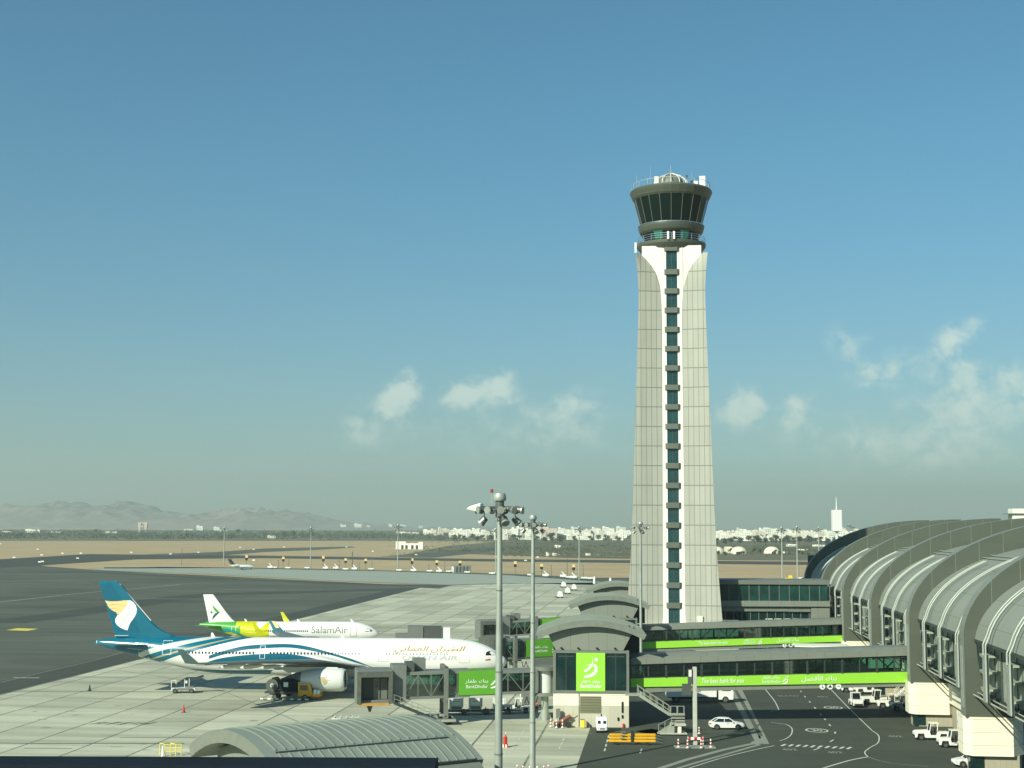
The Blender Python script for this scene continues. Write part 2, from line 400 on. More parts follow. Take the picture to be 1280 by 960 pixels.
# far end
y5 = 5*BAY
b = MB().m('rib'); b.prism([(0.2, 0.0), (0.2, SPR)] + [arch(a*PI/2/12, .3) for a in range(1, 13)] + [(28, 0)], y5+RT, y5+RT+.4, 'XZ'); b.build('end_wall', None, term)
b = MB().m('rib'); b.prism([(1.0, y5+RT+.4), (3.0, y5+16), (7, y5+16), (7, y5+RT+.4)], 0, 19.5, 'XY'); b.build('end_annex', None, term)
b = MB().m('concrete'); b.hexa([(4, y5+RT+4, 19.5), (8, y5+RT+4, 19.5), (8, y5+RT+7, 19.5), (4, y5+RT+7, 19.5), (6.2, y5+RT+4, 22.5), (8, y5+RT+4, 22.5), (8, y5+RT+7, 22.5), (6.2, y5+RT+7, 22.5)]); b.build('roof_fin', None, term)
b = MB().m('white_roof'); b.box(23.5, 29, 2.2*BAY, 2.2*BAY+3, 27.2, 29.1); b.m('metal').box(22.6, 30.5, 2.2*BAY-.3, 2.2*BAY+3.3, 28.2, 28.35); b.build('rooftop_unit', None, term)
# roof of the low connector between the two bridges
b = MB().m('white_roof'); b.box(-9.4, .1, 2.76*BAY, 2.92*BAY, 5.2, 5.42); b.m('rib').box(-9.2, 0, 2.77*BAY, 2.91*BAY, 4.8, 5.2)
b.m('darkframe')
for xx in (-8.8, -4.6): b.box(xx-.2, xx+.2, 2.8*BAY, 2.8*BAY+.4, 0, 4.8)
b.build('low_canopy', None, term)

# ------------------------------------------------------------------ fixed walkway bridges
def lerp3(a, b, t): return Vector(a).lerp(Vector(b), t)
def dhofar_mark(b, cx, cz, h, y, top=True):
    """white emblem: a stem with a dot and two crescent strokes"""
    def stroke(pts, w):
        L_, R_ = [], []
        for i, (x, z) in enumerate(pts):
            a = pts[max(0, i-1)]; c = pts[min(len(pts)-1, i+1)]
            dx, dz = c[0]-a[0], c[1]-a[1]; l = math.hypot(dx, dz) or 1
            L_.append((x-dz/l*w[i]/2, z+dx/l*w[i]/2)); R_.append((x+dz/l*w[i]/2, z-dx/l*w[i]/2))
        for i in range(len(pts)-1):
            b.poly([(cx+q[0]*h, y, cz+q[1]*h) for q in (L_[i], L_[i+1], R_[i+1], R_[i])])
    b.poly([(cx+.28*h+.085*h*math.cos(t*PI/8), y, cz+.36*h+.085*h*math.sin(t*PI/8)) for t in range(16)])
    stroke([(.10, .5), (.10, .3), (.09, .1)], [.01, .03, .07])
    stroke([(-.22, .08), (-.05, .10), (.10, .12)], [.01, .04, .07])
    stroke([(.10, .10), (-.02, .0), (-.12, -.10), (-.22, -.18), (-.33, -.22)], [.07, .10, .12, .13, .09])
    stroke([(.09, .12), (.2, .08), (.27, -.03), (.27, -.17), (.18, -.32), (.02, -.42), (-.15, -.47), (-.33, -.49)], [.06, .11, .14, .15, .16, .15, .13, .10])
def walkway(label, R, Lf, depth, right_px, mirror_px=None, posts=14):
    """R/Lf: (x, y, z_bottom, z_green0, z_green1, z_glass1, z_roof) at right and left end, world coordinates"""
    o = Vector((Lf[0], Lf[1], 0)); d = Vector((R[0]-Lf[0], R[1]-Lf[1], 0)); ln = d.length; rz = math.atan2(d.y, d.x)
    t = thing('boarding_walkway', label, 'walkway', o, rz, 'glazed walkway bridges between terminal and gate houses')
    zl = Lf[2:]; zr = R[2:]
    def sec(i0, i1, ya, yb, mname, name, par=t, x0=0, x1=ln, dz0=0, dz1=0):
        def z(i, x): return zl[i]+(zr[i]-zl[i])*x/ln
        b = MB().m(mname)
        b.hexa([(x0, ya, z(i0, x0)+dz0), (x1, ya, z(i0, x1)+dz0), (x1, yb, z(i0, x1)+dz0), (x0, yb, z(i0, x0)+dz0),
                (x0, ya, z(i1, x0)+dz1), (x1, ya, z(i1, x1)+dz1), (x1, yb, z(i1, x1)+dz1), (x0, yb, z(i1, x0)+dz1)])
        return b.build(name, None, par)
    sec(0, 1, .25, depth-.25, 'fascia', 'underside_girder')
    g = sec(1, 2, 0, .12, 'green', 'green_banner', x0=4.0)
    sec(1, 2, .02, .12, 'green', 'banner_return', x1=3.99)
    sec(1, 2, depth-.12, depth, 'fascia', 'rear_parapet')
    sec(1, 1, .13, depth-.13, 'bridge_dark', 'floor', dz0=.02, dz1=.15)
    def z(i, x): return zl[i]+(zr[i]-zl[i])*x/ln
    for ya, nm in ((.06, 'window_band'), (depth-.06, 'window_band')):
        b = MB().m('glass'); b.poly([(0, ya, z(2, 0)), (ln, ya, z(2, ln)), (ln, ya, z(3, ln)), (0, ya, z(3, 0))])
        wb = b.build(nm, None, t)
        b = MB().m('darkframe')
        for i in range(posts+1):
            x = ln*i/posts; b.beam((x, ya, z(2, x)), (x, ya, z(3, x)), .16 if i % 2 else .26)
        b.beam((0, ya, z(2, 0)+.06), (ln, ya, z(2, ln)+.06), .12); b.beam((0, ya, z(3, 0)-.1), (ln, ya, z(3, ln)-.1), .2)
        b.build('window_frame', None, wb)
    b = MB().m('frame')
    for i in range(posts):
        x0 = ln*i/posts; x1 = ln*(i+1)/posts
        if i % 2 == 0: b.beam((x0, .5, z(3, x0)), (x1, .5, z(2, x1)), .14)
        if i % 2 == 1: b.beam((x0, depth-.5, z(2, x0)), (x1, depth-.5, z(3, x1)), .14)
    b.build('truss_brace', None, t)
    b = MB().m('cream')
    for i in range(posts):                    # ceiling light strips and seats inside
        x = ln*(i+.4)/posts; b.box(x, x+1.2, depth/2-.08, depth/2+.08, z(3, x)-.32, z(3, x)-.26)
    b.build('ceiling_light', None, t)
    b = MB().m('fascia')
    za, zb = z(3, 0), z(3, ln); ra, rb_ = z(4, 0), z(4, ln)
    b.hexa([(0, -.35, za), (ln, -.35, zb), (ln, depth+.35, zb), (0, depth+.35, za), (0, -.35, ra-.35), (ln, -.35, rb_-.35), (ln, depth+.35, rb_-.35), (0, depth+.35, ra-.35)])
    b.m('ribedge').hexa([(0, -.35, ra-.35), (ln, -.35, rb_-.35), (ln, depth+.35, rb_-.35), (0, depth+.35, ra-.35), (0, .6, ra), (ln, .6, rb_), (ln, depth-.6, rb_), (0, depth-.6, ra)])
    b.build('roof', None, t)
    # lettering, emblem and three round notices
    sl = math.atan2(zr[1]-zl[1], ln)
    def at(px, f):                            # local point on the banner under a photo column
        best = None
        for i in range(400):
            x = ln*i/399; w = Matrix.Translation(o) @ Matrix.Rotation(rz, 4, 'Z') @ Vector((x, 0, 5))
            v = w-CAM; u = 640+FPX*v.dot(_R)/v.dot(_F)
            if best is None or abs(u-px) < best[0]: best = (abs(u-px), x)
        x = best[1]; return Vector((x, -.02, z(1, x)+(z(2, x)-z(1, x))*f)), z(2, x)-z(1, x)
    rotx = Matrix.Rotation(-sl, 4, 'Y') @ Matrix.Rotation(PI/2, 4, 'X')
    c, h = at(right_px[0], .5); text_mesh('slogan', 'The best bank for you', h*.72, 'signwhite', g, Matrix.Translation(c) @ rotx, shear=.25, sx=.72)
    c, h = at(right_px[2], .52); text_mesh('slogan', ar('كالأفضل') if False else ar('بنك الأفضل'), h*.62, 'signwhite', g, Matrix.Translation(c) @ rotx, shear=.1, sx=1.25)
    c, h = at(right_px[1], .5)
    b = MB().m('signwhite'); dhofar_mark(b, c.x+1.5, c.z+.02, h*.85, -.03); b.build('emblem', None, g)
    text_mesh('bank_name', 'BankDhofar', h*.38, 'signwhite', g, Matrix.Translation(c+Vector((-.4, 0, -.2*h))) @ rotx, sx=1.05)
    text_mesh('bank_name', ar('بنك ظفار'), h*.42, 'signwhite', g, Matrix.Translation(c+Vector((-.4, 0, .24*h))) @ rotx, sx=1.2)
    for i, px in enumerate(right_px[3:]):
        c, h = at(px, -.28); rr = .38
        b = MB().m('signwhite'); b.tube((c.x, .22, c.z), (c.x, .14, c.z), rr, n=20)
        b.m('black' if i == 1 else 'greytxt')
        if i == 0: b.box(c.x-.09, c.x+.03, .12, .135, c.z-.18, c.z+.2); b.box(c.x-.09, c.x+.16, .12, .135, c.z-.18, c.z-.06)
        elif i == 1: b.prism([(c.x-.26, c.z-.14), (c.x+.26, c.z-.14), (c.x, c.z+.26)], .12, .135)
        else: b.box(c.x-.2, c.x+.2, .12, .135, c.z-.05, c.z+.05)
        b.build('round_notice', None, t)
    return t, at
def endspec(px, Y, ys):           # ys: roof, glass top, green top, green bottom, bottom (photo rows)
    q = [P(px, y, Y) for y in ys]; return [q[0].x, q[0].y, q[4].z, q[3].z, q[2].z, q[1].z, q[0].z]
w1r = endspec(1139, 193.5, (808.5, 819, 839.5, 853, 858)); w1l = endspec(788, 190.5, (819, 830.5, 848, 859, 866))
W1, at1 = walkway('nearer glazed walkway bridge with green banner, joining the nearest gate house to the terminal', w1r, w1l, 4.2, (903, 968, 1024, 1028, 1038.5, 1049), posts=16)
w2r = endspec(1060, 262, (773, 780, 794, 801.6, 806)); w2l = endspec(800, 259, (782, 788, 802.5, 811, 815.5))
W2, at2 = walkway('farther glazed walkway bridge with green banner, passing in front of the control tower foot', w2r, w2l, 4.2, (891, 940, 985, 981, 989, 998), posts=16)

# ------------------------------------------------------------------ gate houses with arched roofs
def barrel_roof(parent, hw, zc, rise, y0, y1, th=.75, seams=True, n=28, gutter=False):
    """segmental arch roof: axis along local Y, crest height zc"""
    R = (hw*hw+rise*rise)/(2*rise); a0 = math.asin(hw/R)
    def pt(a, off=0): return ((R-off)*math.sin(a), zc-R+(R-off)*math.cos(a))
    b = MB().m('roofmetal')
    top = [pt(-a0+2*a0*i/n) for i in range(n+1)]; bot = [pt(-a0+2*a0*i/n, th) for i in range(n+1)]
    b.loft([[(p[0], y0, p[1]) for p in top], [(p[0], y1, p[1]) for p in top]], caps=False, closed=False)
    b.m('ribedge')
    b.loft([[(p[0], y0, p[1]) for p in bot], [(p[0], y1, p[1]) for p in bot]], caps=False, closed=False)
    for y in (y0, y1): b.loft([[(p[0], y, p[1]) for p in top], [(p[0], y, p[1]) for p in bot]], caps=False, closed=False)
    for s in (0, n): b.poly([(top[s][0], y0, top[s][1]), (top[s][0], y1, top[s][1]), (bot[s][0], y1, bot[s][1]), (bot[s][0], y0, bot[s][1])])
    r = b.build('roof', None, parent, smooth=True)
    if seams:
        b = MB().m('roofmetal'); k = int((y1-y0-1.2)/.62)
        for i in range(k+1):
            y = y0+.9+i*.62
            m_ = 12
            for lo, hi in ((-.97, .60), (.66, .985)) if gutter else ((-.97, .97),):
                pts = [pt(a0*(lo+(hi-lo)*j/m_), -.05) for j in range(m_+1)]
                for p, q in zip(pts, pts[1:]): b.hexa([(p[0], y-.03, p[1]-.12), (q[0], y-.03, q[1]-.12), (q[0], y+.03, q[1]-.12), (p[0], y+.03, p[1]-.12), (p[0], y-.03, p[1]+.03), (q[0], y-.03, q[1]+.03), (q[0], y+.03, q[1]+.03), (p[0], y+.03, p[1]+.03)])
        b.build('standing_seams', None, r)
    if gutter:
        b = MB().m('darkframe'); p = pt(a0*.63, -.02); b.beam((p[0], y0+.8, p[1]), (p[0], y1-1.0, p[1]), .22, .05)
        q = pt(a0*.995, -.03); b.beam((q[0], y0+.6, q[1]), (q[0], y1-.5, q[1]), .25, .06); b.build('gutter', None, r)
    return pt, a0
def gatehouse(label, c, front=True):
    """c: ground point under the middle of the front wall"""
    t = thing('gate_house', label, 'gate house', c, GRZ*.35, 'gate houses at the apron with arched roofs')
    b = MB().m('beige'); b.box(-4.95, -1.62, .0, 11, 2.72, 4.35); b.box(-1.5, 4.9, 0, 11, 2.72, 4.35)
    b.m('cream_low' if 'cream_low' in M else 'beige2')
    b.box(-4.95, -1.62, .0, 11, 0, 2.72); b.box(-1.5, 4.9, .0, 11, 0, 2.72); b.m('darkframe').box(-1.63, -1.49, .06, 10.9, 0, 4.3)
    wall = b.build('ground_floor_wall', None, t)
    b = MB().m('shutter'); b.box(-1.45, 1.3, -.05, .05, 1.8, 3.95); b.build('roller_shutter', None, wall)
    b = MB().m('frame'); b.box(-4.98, -4.6, -.12, .12, 4.35, 9.85); b.box(4.6, 4.95, -.12, .12, 4.35, 9.85); b.box(-4.6, 4.6, -.1, .12, 4.35, 4.7); b.box(-4.6, 4.6, -.1, .12, 9.5, 9.85)
    b.box(-4.98, 4.95, .12, 11, 4.3, 4.45)
    b.build('window_frame', None, t)
    for x0, x1 in ((-4.6, -1.95), (1.82, 4.6)):
        b = MB().m('glass_dark'); b.box(x0, x1, .02, .1, 4.7, 9.5)
        w = b.build('window', None, t)
        b = MB().m('darkframe'); b.box(x0+.3, x1-.3, -.0, .015, 9.0, 9.15); b.box((x0+x1)/2-.05, (x0+x1)/2+.05, -.02, .015, 4.7, 9.5); b.build('transom', None, w)
    b = MB().m('green'); b.box(-1.95, 1.82, -.14, .1, 4.62, 9.55)
    sg = b.build('bank_sign', None, t)
    b = MB().m('signwhite'); dhofar_mark(b, -.05, 7.75, 2.6, -.16); b.build('emblem', None, sg)
    rx = Matrix.Rotation(PI/2, 4, 'X')
    text_mesh('bank_name', 'BankDhofar', .58, 'signwhite', sg, Matrix.Translation((-.05, -.16, 5.25)) @ rx, bold=.012)
    text_mesh('bank_name', ar('بنك ظفار'), .5, 'signwhite', sg, Matrix.Translation((-.05, -.16, 5.85)) @ rx, sx=1.35, bold=.012)
    # side walls of the upper floor
    b = MB().m('fascia'); b.box(-4.95, -4.7, .15, 11, 4.45, 9.85); b.box(4.65, 4.92, .15, 11, 4.45, 9.85); b.box(-4.9, 4.9, 10.8, 11, 4.45, 9.85)
    b.build('upper_wall', None, t)
    # panelled gable under the arch
    pts = [(-4.6, 9.85), (4.2, 9.85), (4.2, 10.6), (5.3, 11.25)]
    hw, rise, zc = 7.2, 1.75, 13.75
    R = (hw*hw+rise*rise)/(2*rise)
    arc = []
    for i in range(0, 17):
        x = 5.3-(5.3+5.6)*i/16; arc.append((x, zc-R+math.sqrt((R-.8)**2-x*x)))
    b = MB().m('fascia'); b.prism([(-4.6, 9.86), (4.2, 9.86)] + arc, .1, 11.3, 'XZ'); b.build('gable', None, t)
    b = MB().m('black')
    for x in (-3.9, -1.7, .75, 3.1): b.tube((x, -.3, 10.15), (x, .1, 10.15), .13, n=8)
    b.build('wall_spotlights', None, t)
    barrel_roof(t, hw, zc, rise, -1.0, 12.0, seams=True)
    b = MB().m('darkframe'); b.box(4.3, 6.8, 9.0, 11.5, 8.3, 12.1); b.build('plant_enclosure', None, t)
    b = MB().m('black'); b.beam((4.8, -.2, 12.55), (5.0, -.3, 13.2), .12); b.beam((5.4, -.2, 12.4), (5.6, -.3, 13.0), .12); b.build('roof_beacon', None, t)
    return t
M['shutter'] = panelmat('shutter_slats', (.18, .18, .11), (.10, .10, .06), px=0, pz=.35, wz=.1, rough=.6)
M['cream_low'] = panelmat('low_wall_panel', (.50, .48, .37), (.34, .32, .24), px=1.2, pz=0, wx=.03, rough=.75, var=.08)
H1 = G(739, 909); H1.z = 0
gh = gatehouse('nearest gate house with arched grey roof above a large green bank sign', H1)
b = MB().m('black'); b.box(3.95, 4.15, -.12, 0, 1.9, 3.3); b.box(3.4, 3.6, -.15, 0, .9, 1.3); b.box(3.95, 4.15, -.12, 0, 1.2, 1.6); b.m('red').box(4.05, 4.3, -.2, 0, .05, .5); b.build('wall_cabinets', None, gh)
step = (RB-RA)*2
g2 = gatehouse('second gate house, arched roof seen just left of the control tower foot', H1+step*.98)
g3 = gatehouse('farthest gate house, arched roof half hidden behind the control tower', H1+step*1.83)

# foreground gate house turned towards the sun
c0 = P(290, 914, 86.5)
fr = thing('gate_house', 'foreground gate house with ribbed grey barrel roof, lower left behind the dark parapet', 'gate house', (c0.x, c0.y, 0), math.atan2(-.84, .54), 'gate houses at the apron with arched roofs')
barrel_roof(fr, 7.2, c0.z, 1.75, 0, 13.2, th=.8, seams=True, gutter=True, n=40)
b = MB().m('fascia'); b.prism([(-4.8, 9.8), (4.8, 9.8), (5.4, c0.z-2.0)] + [(5.4-10.8*i/10, c0.z-24/1.75*0-1.9+.95*(1-(1-i/5)**2)) for i in range(1, 10)] + [(-5.4, c0.z-2.0)], 1.2, 12, 'XZ'); b.build('gable', None, fr)
b = MB().m('beige'); b.box(-4.9, 4.9, 1.4, 11.8, 0, 4.4); b.m('fascia').box(-4.9, 4.9, 1.4, 11.8, 4.4, 9.8); b.build('wall', None, fr)
b = MB().m('ribedge')
b.loft([[(7.15+.9*math.sin(a*PI/8)*.9, y, c0.z-1.85-1.1+1.1*math.cos(a*PI/8)) for a in range(0, 5)] for y in (.3, 12.9)], caps=False, closed=False); b.build('eave', None, fr, smooth=True)
# ------------------------------------------------------------------ control tower
def solve_tower():
    p = P(842.5, 775, 284.0); return p
tp = solve_tower()
tw = thing('control_tower', 'tall pale airport control tower with dark glazed cab and vertical window strip', 'control tower', (tp.x, tp.y, 0), -.108); tw.scale = (1, 1, 1.003)
TW = [(0, 9.8), (7.6, 9.05), (19.4, 8.2), (30, 7.7), (41, 7.35), (54, 6.9), (66.6, 6.5), (72, 6.4), (76, 6.6), (80.4, 7.1)]
def hwid(z):
    for (a, b_), (c, d) in zip(TW, TW[1:]):
        if z <= c: return b_+(d-b_)*(z-a)/(c-a)
    return TW[-1][1]
INN = [(0, 2.15), (66, 2.0), (71.5, 2.1), (74, 2.6), (76, 3.3), (77.8, 4.4), (79, 5.6), (80.2, 6.9)]
def inner(z):
    for (a, b_), (c, d) in zip(INN, INN[1:]):
        if z <= c: return b_+(d-b_)*(z-a)/(c-a)
    return INN[-1][1]
zs = [0+i*2.0 for i in range(34)] + [67+i*.7 for i in range(19)]
zs = [z for z in zs if z <= 80.2]
for sx in (-1, 1):
    for sy in (-1, 1):
        b = MB().m('tpanel'); rows = []
        for z in zs:
            w = hwid(z)*(1 if sy == -1 else .80); i = min(inner(z), w-.03); row = []
            for k in range(9):                        # gently hollow shell from strip to outer edge
                f = k/8; x = i+(w-i)*f
                y = -(w*.86 - 1.0*math.sin(f*PI*.5)*-.35 + 0) - .9*f*f*.6
                row.append((sx*x, -sy*y if sy == 1 else y, z))
            row = [(p[0], -abs(p[1])*(1 if sy == -1 else -1), p[2]) for p in row]
            # return along the flank
            yo = abs(row[-1][1])*(-1 if sy == -1 else 1)
            if sy == 1:
                wf = hwid(z); row += [(sx*(w+(wf*(1-.137)-w)*k/4), yo*(1-k/4), z) for k in range(1, 5)]; rows.append(row); continue
            for k in range(1, 5): row.append((sx*(w-.16*abs(yo)*k/4), yo*(1-k/4), z))
            rows.append(row)
        R_ = [[b.bm.verts.new(p) for p in r] for r in rows]
        for a, c in zip(R_, R_[1:]):
            for k in range(len(a)-1): b.face((a[k], a[k+1], c[k+1], c[k]))
        o = b.build('shell', None, tw, fix=False)
        sm = o.modifiers.new('thick', 'SOLIDIFY'); sm.thickness = .35; sm.offset = 0
# white core and front fins
b = MB().m('tcore')
def oct_(w, d, c, z): return [(-w+c, -d, z), (w-c, -d, z), (w, -d+c, z), (w, d-c, z), (w-c, d, z), (-w+c, d, z), (-w, d-c, z), (-w, -d+c, z)]
b.loft([oct_(7.6, 6.6, 1.5, 0), oct_(5.8, 5.2, 1.5, 30), oct_(5.4, 4.6, 1.2, 66), oct_(5.85, 4.9, 1.2, 74), oct_(5.85, 5.2, 1.2, 81.3)])
b.build('core', None, tw)
def front(z): return hwid(z)*.86+.15
for s in (-1, 1):
    b = MB().m('tcore')
    zz = [0, 10, 20, 30, 41, 54, 66, 72, 76, 81.2]
    b.loft([[(s*1.08, -front(min(z, 70)), z), (s*2.2, -front(min(z, 70)), z), (s*2.2, -3.5, z), (s*1.08, -3.5, z)] for z in zz])
    b.build('white_fin', None, tw)
b = MB().m('tcore'); b.box(-5.85, -2.21, -front(70)+.12, -4.0, 70.5, 81.3); b.box(2.21, 5.85, -front(70)+.12, -4.0, 70.5, 81.3); b.build('white_head', None, tw)
b = MB().m('glass_strip')
b.loft([[(-1.08, -front(min(z, 70))+.25, z), (1.08, -front(min(z, 70))+.25, z), (1.08, -3, z), (-1.08, -3, z)] for z in (0, 10, 20, 30, 41, 54, 66, 81.2)])
gs = b.build('window_strip', None, tw)
b = MB().m('darkframe')
b.loft([[(-.07, -front(min(z, 70))+.17, z), (.07, -front(min(z, 70))+.17, z), (.07, -front(min(z, 70))+.3, z), (-.07, -front(min(z, 70))+.3, z)] for z in (0, 10, 20, 30, 41, 54, 66, 81.2)])
for k in range(60): b.box(-1.05, 1.05, -front(min(7+k*1.277, 70))+.2, -front(min(7+k*1.277, 70))+.28, 6.9+k*1.277-.03, 6.9+k*1.277+.03) if 7+k*1.277 < 81 else None
b.build('mullion', None, gs)
for k in range(18):
    z = 10.9+3.83*k; f = front(min(z, 70))
    b = MB().m('tband'); b.prism([(-1.45, -f+.5), (-1.45, -f-.15), (-1.1, -f-.42), (1.1, -f-.42), (1.45, -f-.15), (1.45, -f+.5)], z-.52, z+.52, 'XY')
    b.build('floor_band', None, tw)
b = MB().m('tband'); f = front(70); b.prism([(-1.45, -f+.5), (-1.45, -f-.15), (-1.1, -f-.42), (1.1, -f-.42), (1.45, -f-.15), (1.45, -f+.5)], 80.2, 81.9, 'XY'); b.build('floor_band', None, tw)
# gallery, lower cab, main cab, roof
NG = 20
b = MB().m('tdeck'); b.lathe([(3, 80.9), (6.2, 81.0), (6.9, 81.8), (6.95, 82.35), (5.0, 82.4)], 48, caps=True); b.build('gallery', None, tw)
b = MB().m('metal')
for i in range(NG):
    a = 2*PI*i/NG; b.beam((6.8*math.cos(a), 6.8*math.sin(a), 82.3), (6.8*math.cos(a), 6.8*math.sin(a), 83.5), .09)
for z in (82.7, 83.1, 83.5):
    for i in range(NG):
        a, c = 2*PI*i/NG, 2*PI*(i+1)/NG; b.beam((6.8*math.cos(a), 6.8*math.sin(a), z), (6.8*math.cos(c), 6.8*math.sin(c), z), .07)
b.build('gallery_railing', None, tw)
b = MB().m('white'); b.box(-.85, -.45, -7.3, -6.9, 82.2, 83.6); b.box(.3, .7, -7.3, -6.9, 82.2, 83.6); b.box(-7.4, -7.0, -1, -.6, 80.9, 82.8); b.build('gallery_boxes', None, tw)
b = MB().m('glass_cab').lathe([(5.2, 82.4), (6.0, 84.2)], NG, caps=False)
lc = b.build('lower_cab_glazing', None, tw)
b = MB().m('sgreen_glass' if 'sgreen_glass' in M else 'steal')
def cab_pane(b, i, r0, z0, r1, z1, e=.03):
    a, c = 2*PI*i/NG, 2*PI*(i+1)/NG
    b.poly([((r0+e)*math.cos(a), (r0+e)*math.sin(a), z0), ((r0+e)*math.cos(c), (r0+e)*math.sin(c), z0), ((r1+e)*math.cos(c), (r1+e)*math.sin(c), z1), ((r1+e)*math.cos(a), (r1+e)*math.sin(a), z1)])
M['pane_teal'] = mat('pane_teal', (.02, .20, .13), .15, var=.2)
b = MB().m('pane_teal'); 
for i in (13, 16): cab_pane(b, i, 5.2, 82.4, 6.0, 84.2)
b.build('teal_pane', None, lc)  # two teal panes among the dark glazing
b = MB().m('tdeck').lathe([(5.95, 84.1), (6.35, 84.5), (6.65, 85.3), (6.65, 85.6), (6.1, 85.8)], 48, caps=False); b.m('metal').lathe([(6.57, 85.6), (6.73, 85.6), (6.73, 85.72), (6.57, 85.72)], 48); b.build('sill_band', None, tw)
b = MB().m('glass_cab').lathe([(6.1, 85.7), (7.6, 90.85)], NG, caps=False); cg = b.build('cab_glazing', None, tw)
b = MB().m('ribedge')
for i in range(NG):
    a = 2*PI*i/NG; b.beam((6.14*math.cos(a), 6.14*math.sin(a), 85.7), (7.64*math.cos(a), 7.64*math.sin(a), 90.85), .07)
b.build('mullion', None, cg)
b = MB().m('tdeck').lathe([(6.5, 90.4), (7.55, 90.5), (7.85, 90.85), (8.2, 91.6), (8.35, 91.95), (8.1, 92.3), (7.0, 92.45), (.1, 92.8)], 32, caps=False); b.build('roof_ring', None, tw)
b = MB().m('tube')
for i in range(NG):
    a, c = 2*PI*i/NG, 2*PI*(i+1)/NG
    if 3 < i < 9: continue
    b.beam((7.9*math.cos(a), 7.9*math.sin(a), 93.4), (7.9*math.cos(c), 7.9*math.sin(c), 93.4), .07); b.beam((7.9*math.cos(a), 7.9*math.sin(a), 92.3), (7.9*math.cos(a), 7.9*math.sin(a), 93.4), .07)
b.build('roof_railing', None, tw)
b = MB().m('frame').lathe([(3.6, 92.6), (3.6, 93.5), (2.7, 93.7), (2.65, 94.0), (2.1, 94.8), (1.2, 95.3), (.05, 95.5)], 24, caps=False); dm = b.build('roof_dome', None, tw, smooth=True)
b = MB().m('cream')
for i in range(12):
    a = 2*PI*i/12
    b.path([(3.7*math.cos(a), 3.7*math.sin(a), 92.8), (3.3*math.cos(a), 3.3*math.sin(a), 94.2), (2.2*math.cos(a), 2.2*math.sin(a), 95.0), (.3*math.cos(a), .3*math.sin(a), 95.7)], .09, 5)
b.build('dome_rib', None, dm)
b = MB().m('white'); b.box(5.7, 6.9, -2.5, -1.2, 92.4, 94.6); b.box(4.6, 5.4, -2.5, -1.5, 92.4, 93.7); b.m('cream').box(-3.3, -2.4, -5.2, -4.3, 92.4, 94.1); b.build('rooftop_units', None, tw, bevel=.05)
for x, y, z0, h, r in ((0, 0, 95.5, 1.8, .08), (-4.1, -4, 92.4, 3.9, .04), (-6.9, -1, 92.4, 2.9, .05), (4.2, 1, 92.4, 3.8, .06), (3.2, -3, 92.4, 2.2, .05), (7.2, 1.4, 92.4, 2.4, .05), (2.6, 3.4, 92.4, 2.9, .05), (-5.6, 3, 92.4, 2.2, .05)):
    b = MB().m('tube'); b.tube((x, y, z0), (x, y, z0+h), r, r*.6, 6); b.build('antenna', None, tw)
for x, y, z in ((3.2, -3, 94.4), (4.2, 1, 94.3)):
    b = MB().m('darkframe'); b.tube((x, y-.25, z), (x, y-.1, z), .26, n=14); b.build('dish_antenna', None, tw)
b = MB().m('concrete'); b.box(-11, 12, -11, 9, 0, 6.9); b.m('white_roof').box(-11.3, 12.3, -11.3, 9.3, 6.9, 7.35); b.build('podium', None, tw)
b = MB().m('stair')
for i in range(13): b.beam((1.8+i*.85, -10.9, 7.35), (1.8+i*.85, -10.9, 8.4), .07)
b.beam((1.8, -10.9, 8.4), (12, -10.9, 8.4), .07); b.build('podium_railing', None, tw)
b = MB().m('white_roof'); b.box(4.3, 5.4, -8.75, -8.3, 7.35, 9.0); b.build('podium_door', None, tw)

for ch in tw.children_recursive:
    if ch.type == 'MESH' and not ch.name.startswith(('core', 'white', 'shell')):
        for v in ch.data.vertices:
            if v.co.z > 81.35: v.co.z = 81+(v.co.z-81)*1.105
# glazed link building between tower and terminal
LY = 281
q0 = P(899, 772, LY); q1 = P(1031, 766, LY)
lk = thing('link_building', 'dark glazed two storey link building between the control tower and the terminal', 'building', (q0.x-2, LY, 0), 0)
Lk = q1.x-q0.x+3
zt = P(960, 725, LY).z; z1 = P(960, 730.5, LY).z; z2 = P(960, 751, LY).z; z3 = P(960, 758, LY).z
b = MB().m('frame'); b.box(0, Lk, -.4, 9, z1, zt); b.m('fascia').box(0, Lk, -.2, 9, z3, z2); b.box(Lk-3.6, Lk, .2, 9, 0, z3); b.build('floor_slab', None, lk)
for za, zb, y, nm in ((z2, z1, 0, 'upper_glazing'), (1.0, z3-1.0, .8, 'lower_glazing')):
    b = MB().m('glass_link'if za > 5 else 'glass_dark')
    M.setdefault('glass_link', mat('link_glazing', (.014, .05, .042), .15, var=.6, scale=.25, spec=.35))
    b.box(0, Lk-.4 if y == 0 else Lk-3.7, y, y+.15, za, zb); g_ = b.build(nm, None, lk)
    b = MB().m('frame')
    for i in range(13):
        x = Lk*i/12 if y == 0 else (Lk-3.9)*i/12; b.beam((x, y-.03, za), (x, y-.03, zb), .13)
    b.build('mullion', None, g_)
b = MB().m('ribedge'); b.box(0, Lk-3.7, .4, 1.0, z3-1.0, z3); b.box(Lk-8, Lk-3.7, .3, .75, z3-1.05, z3-.95)
b.m('concrete')
for i in range(5): b.box(Lk-12.5+i*1.75, Lk-11.1+i*1.75, .72, .78, 6.4, 8.2)
b.build('office_panel', None, lk)
